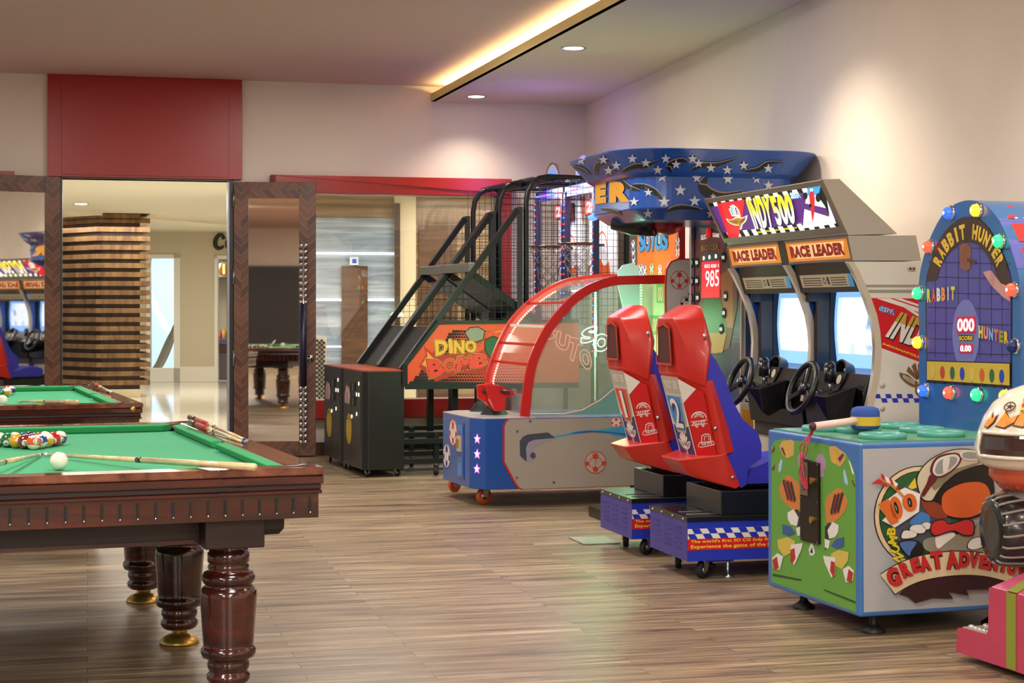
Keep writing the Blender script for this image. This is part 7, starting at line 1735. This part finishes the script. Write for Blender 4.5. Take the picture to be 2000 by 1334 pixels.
a.tube([vr[0][k] for k in range(n+1)]+[vr[1][n], vr[2][n]]+[vr[3][k] for k in range(n, -1, -1)]+[vr[2][0], vr[1][0]], .008, CR, 8, closed=True, world=True); a.build('visor', t)
def hel(az, zf, off=.004):
    """point on the helmet skin"""
    for i in range(len(prof)-1):
        if prof[i][1] <= zf*R <= prof[i+1][1]: f = (zf*R-prof[i][1])/(prof[i+1][1]-prof[i][1]); r = prof[i][0]*(1-f)+prof[i+1][0]*f; break
    else: r = prof[-1][0]
    an = math.radians(az); return c+Vector(((r+off)*math.cos(an), (r+off)*math.sin(an), zf*R+off*.4))
a = MB(); FLM = mat('flame orange', '#d98a2e', .3); FLD = mat('flame dark', '#4a2016', .4)
def skin(pts, m, off): 
    q = [hel(az, z_, off) for az, z_ in pts]; cc = hel(sum(p[0] for p in pts)/len(pts), sum(p[1] for p in pts)/len(pts), off+.002); n_ = len(q)
    a.add(q+[cc], [(i, (i+1) % n_, n_) for i in range(n_)]+[((i+1) % n_, i, n_) for i in range(0)], m, world=True)
for (az, z_, s_) in ((199, .28, 1), (222, .30, 1.6), (242, .33, 1.4)):
    for k_, m_, o_ in ((1.15, FLD, .004), (.95, FLM, .007)): skin([(az-7*s_*k_, z_-.10*k_), (az, z_-.13*k_), (az+7*s_*k_, z_-.02), (az+9*s_*k_, z_+.12*k_), (az+3*s_, z_+.04), (az-2*s_*k_, z_+.16*k_), (az-4*s_, z_+.05)], m_, o_)
skin([(236, .50), (250, .50), (252, .82), (240, .82)], YEL, .006)
for i, ch in enumerate('NIL'):
    z_ = .54+i*.09; q = [hel(249, z_, .010), hel(238, z_, .010)]; pl = plane3(hel(238, z_, .012), hel(249, z_, .012), hel(238, z_+.08, .012)); wq = (hel(249, z_)-hel(238, z_)).length; hq = (hel(238, z_+.08)-hel(238, z_)).length; a.text(pl, ch, [(.1*wq, 0), (.9*wq, 0), (.9*wq, hq*.85), (.1*wq, hq*.85)], REDD, .001, 0, .06)
pl = plane3(hel(222, .55, .006), hel(232, .55, .006), hel(222, .66, .006)); a.ring(pl, (.0, .0), .019, .023, FLD, .002, .001, 20); a.star(pl, (0, 0), .018, FLD, .002, .001, .3); a.build('helmet_decals', t)
REDO = mat('orange red fibreglass', '#b0482c', .25, coat=.4)
a = MB(); a.lathe([(R*.45, -R*1.05), (R*.6, -R*1.0), (R*.82, -R*.75), (R*.8, -R*.62)], REDO, 30, M=Matrix.Translation(c), cap=False); a.lathe([(R*.5, -R*1.15), (R*.5, -R*1.02)], mat('grey collar', '#6f6a68', .4), 24, M=Matrix.Translation(c)); a.build('chin_guard', t)
a = MB(); tb = kw(2050, 948); a.hull([kw(1946, 965), kw(1960, 953), kw(2060, 945), kw(2060, 985), kw(1953, 982), kw(1950, 968, 6.9), kw(2060, 945, 7.0), kw(2060, 985, 7.0)], REDO, True); a.build('bonnet', t, bevel=.01)
# tyre
tc_ = kw(2042, 1033); a = MB(); tr = 70*Yh/FPX; ax = Matrix.Translation(tc_)@Matrix.Rotation(math.radians(6), 4, 'Z')@Matrix.Rotation(math.pi/2, 4, 'Y'); tw = .215
TY = mat('tyre black', '#161514', .25, coat=.3)
# tyre standing with its tread towards the camera side
a.lathe([(tr*.45, -tw), (tr*.8, -tw*1.02), (tr*.95, -tw*.9), (tr, -tw*.6), (tr, tw*.6), (tr*.95, tw*.9), (tr*.8, tw*1.02), (tr*.45, tw)], TY, 48, M=ax, cap=True)
GRV = mat('grey tread edge', '#7d766e', .35)
for k in range(18):
    a0_ = 2*math.pi*k/18
    for sg in (-1, 1):
        pts = [ax@Vector((tr*k_*math.cos(a0_+d_), tr*k_*math.sin(a0_+d_), sg*f_*tw)) for d_, f_, k_ in ((0, .03, 1.01), (.09, .3, 1.01), (.19, .58, 1.01), (.24, .80, .985), (.27, .93, .95), (.27, 1.0, .88))]; a.tube(pts, .0055, GRV, 5, world=True)
a.build('tyre', t)
a = MB(); a.hull([kw(1985, 1090, 6.6), kw(2060, 1090, 6.6), kw(1985, 1090, 7.0), kw(2060, 1090, 7.0), kw(1990, 1125, 6.6), kw(2060, 1125, 6.6), kw(1990, 1125, 7.0), kw(2060, 1125, 7.0)], REDO, True); a.build('wheel_mount', t, bevel=.01)
a = MB(KM)
for y in (.15, -.35): a.lathe([(.04, 0), (.04, .02), (.03, .03), (.03, max(.04, pf[0][1]+.01))], BLKP, 14, c=(.25, y, 0))
a.build('levelling_foot', t)
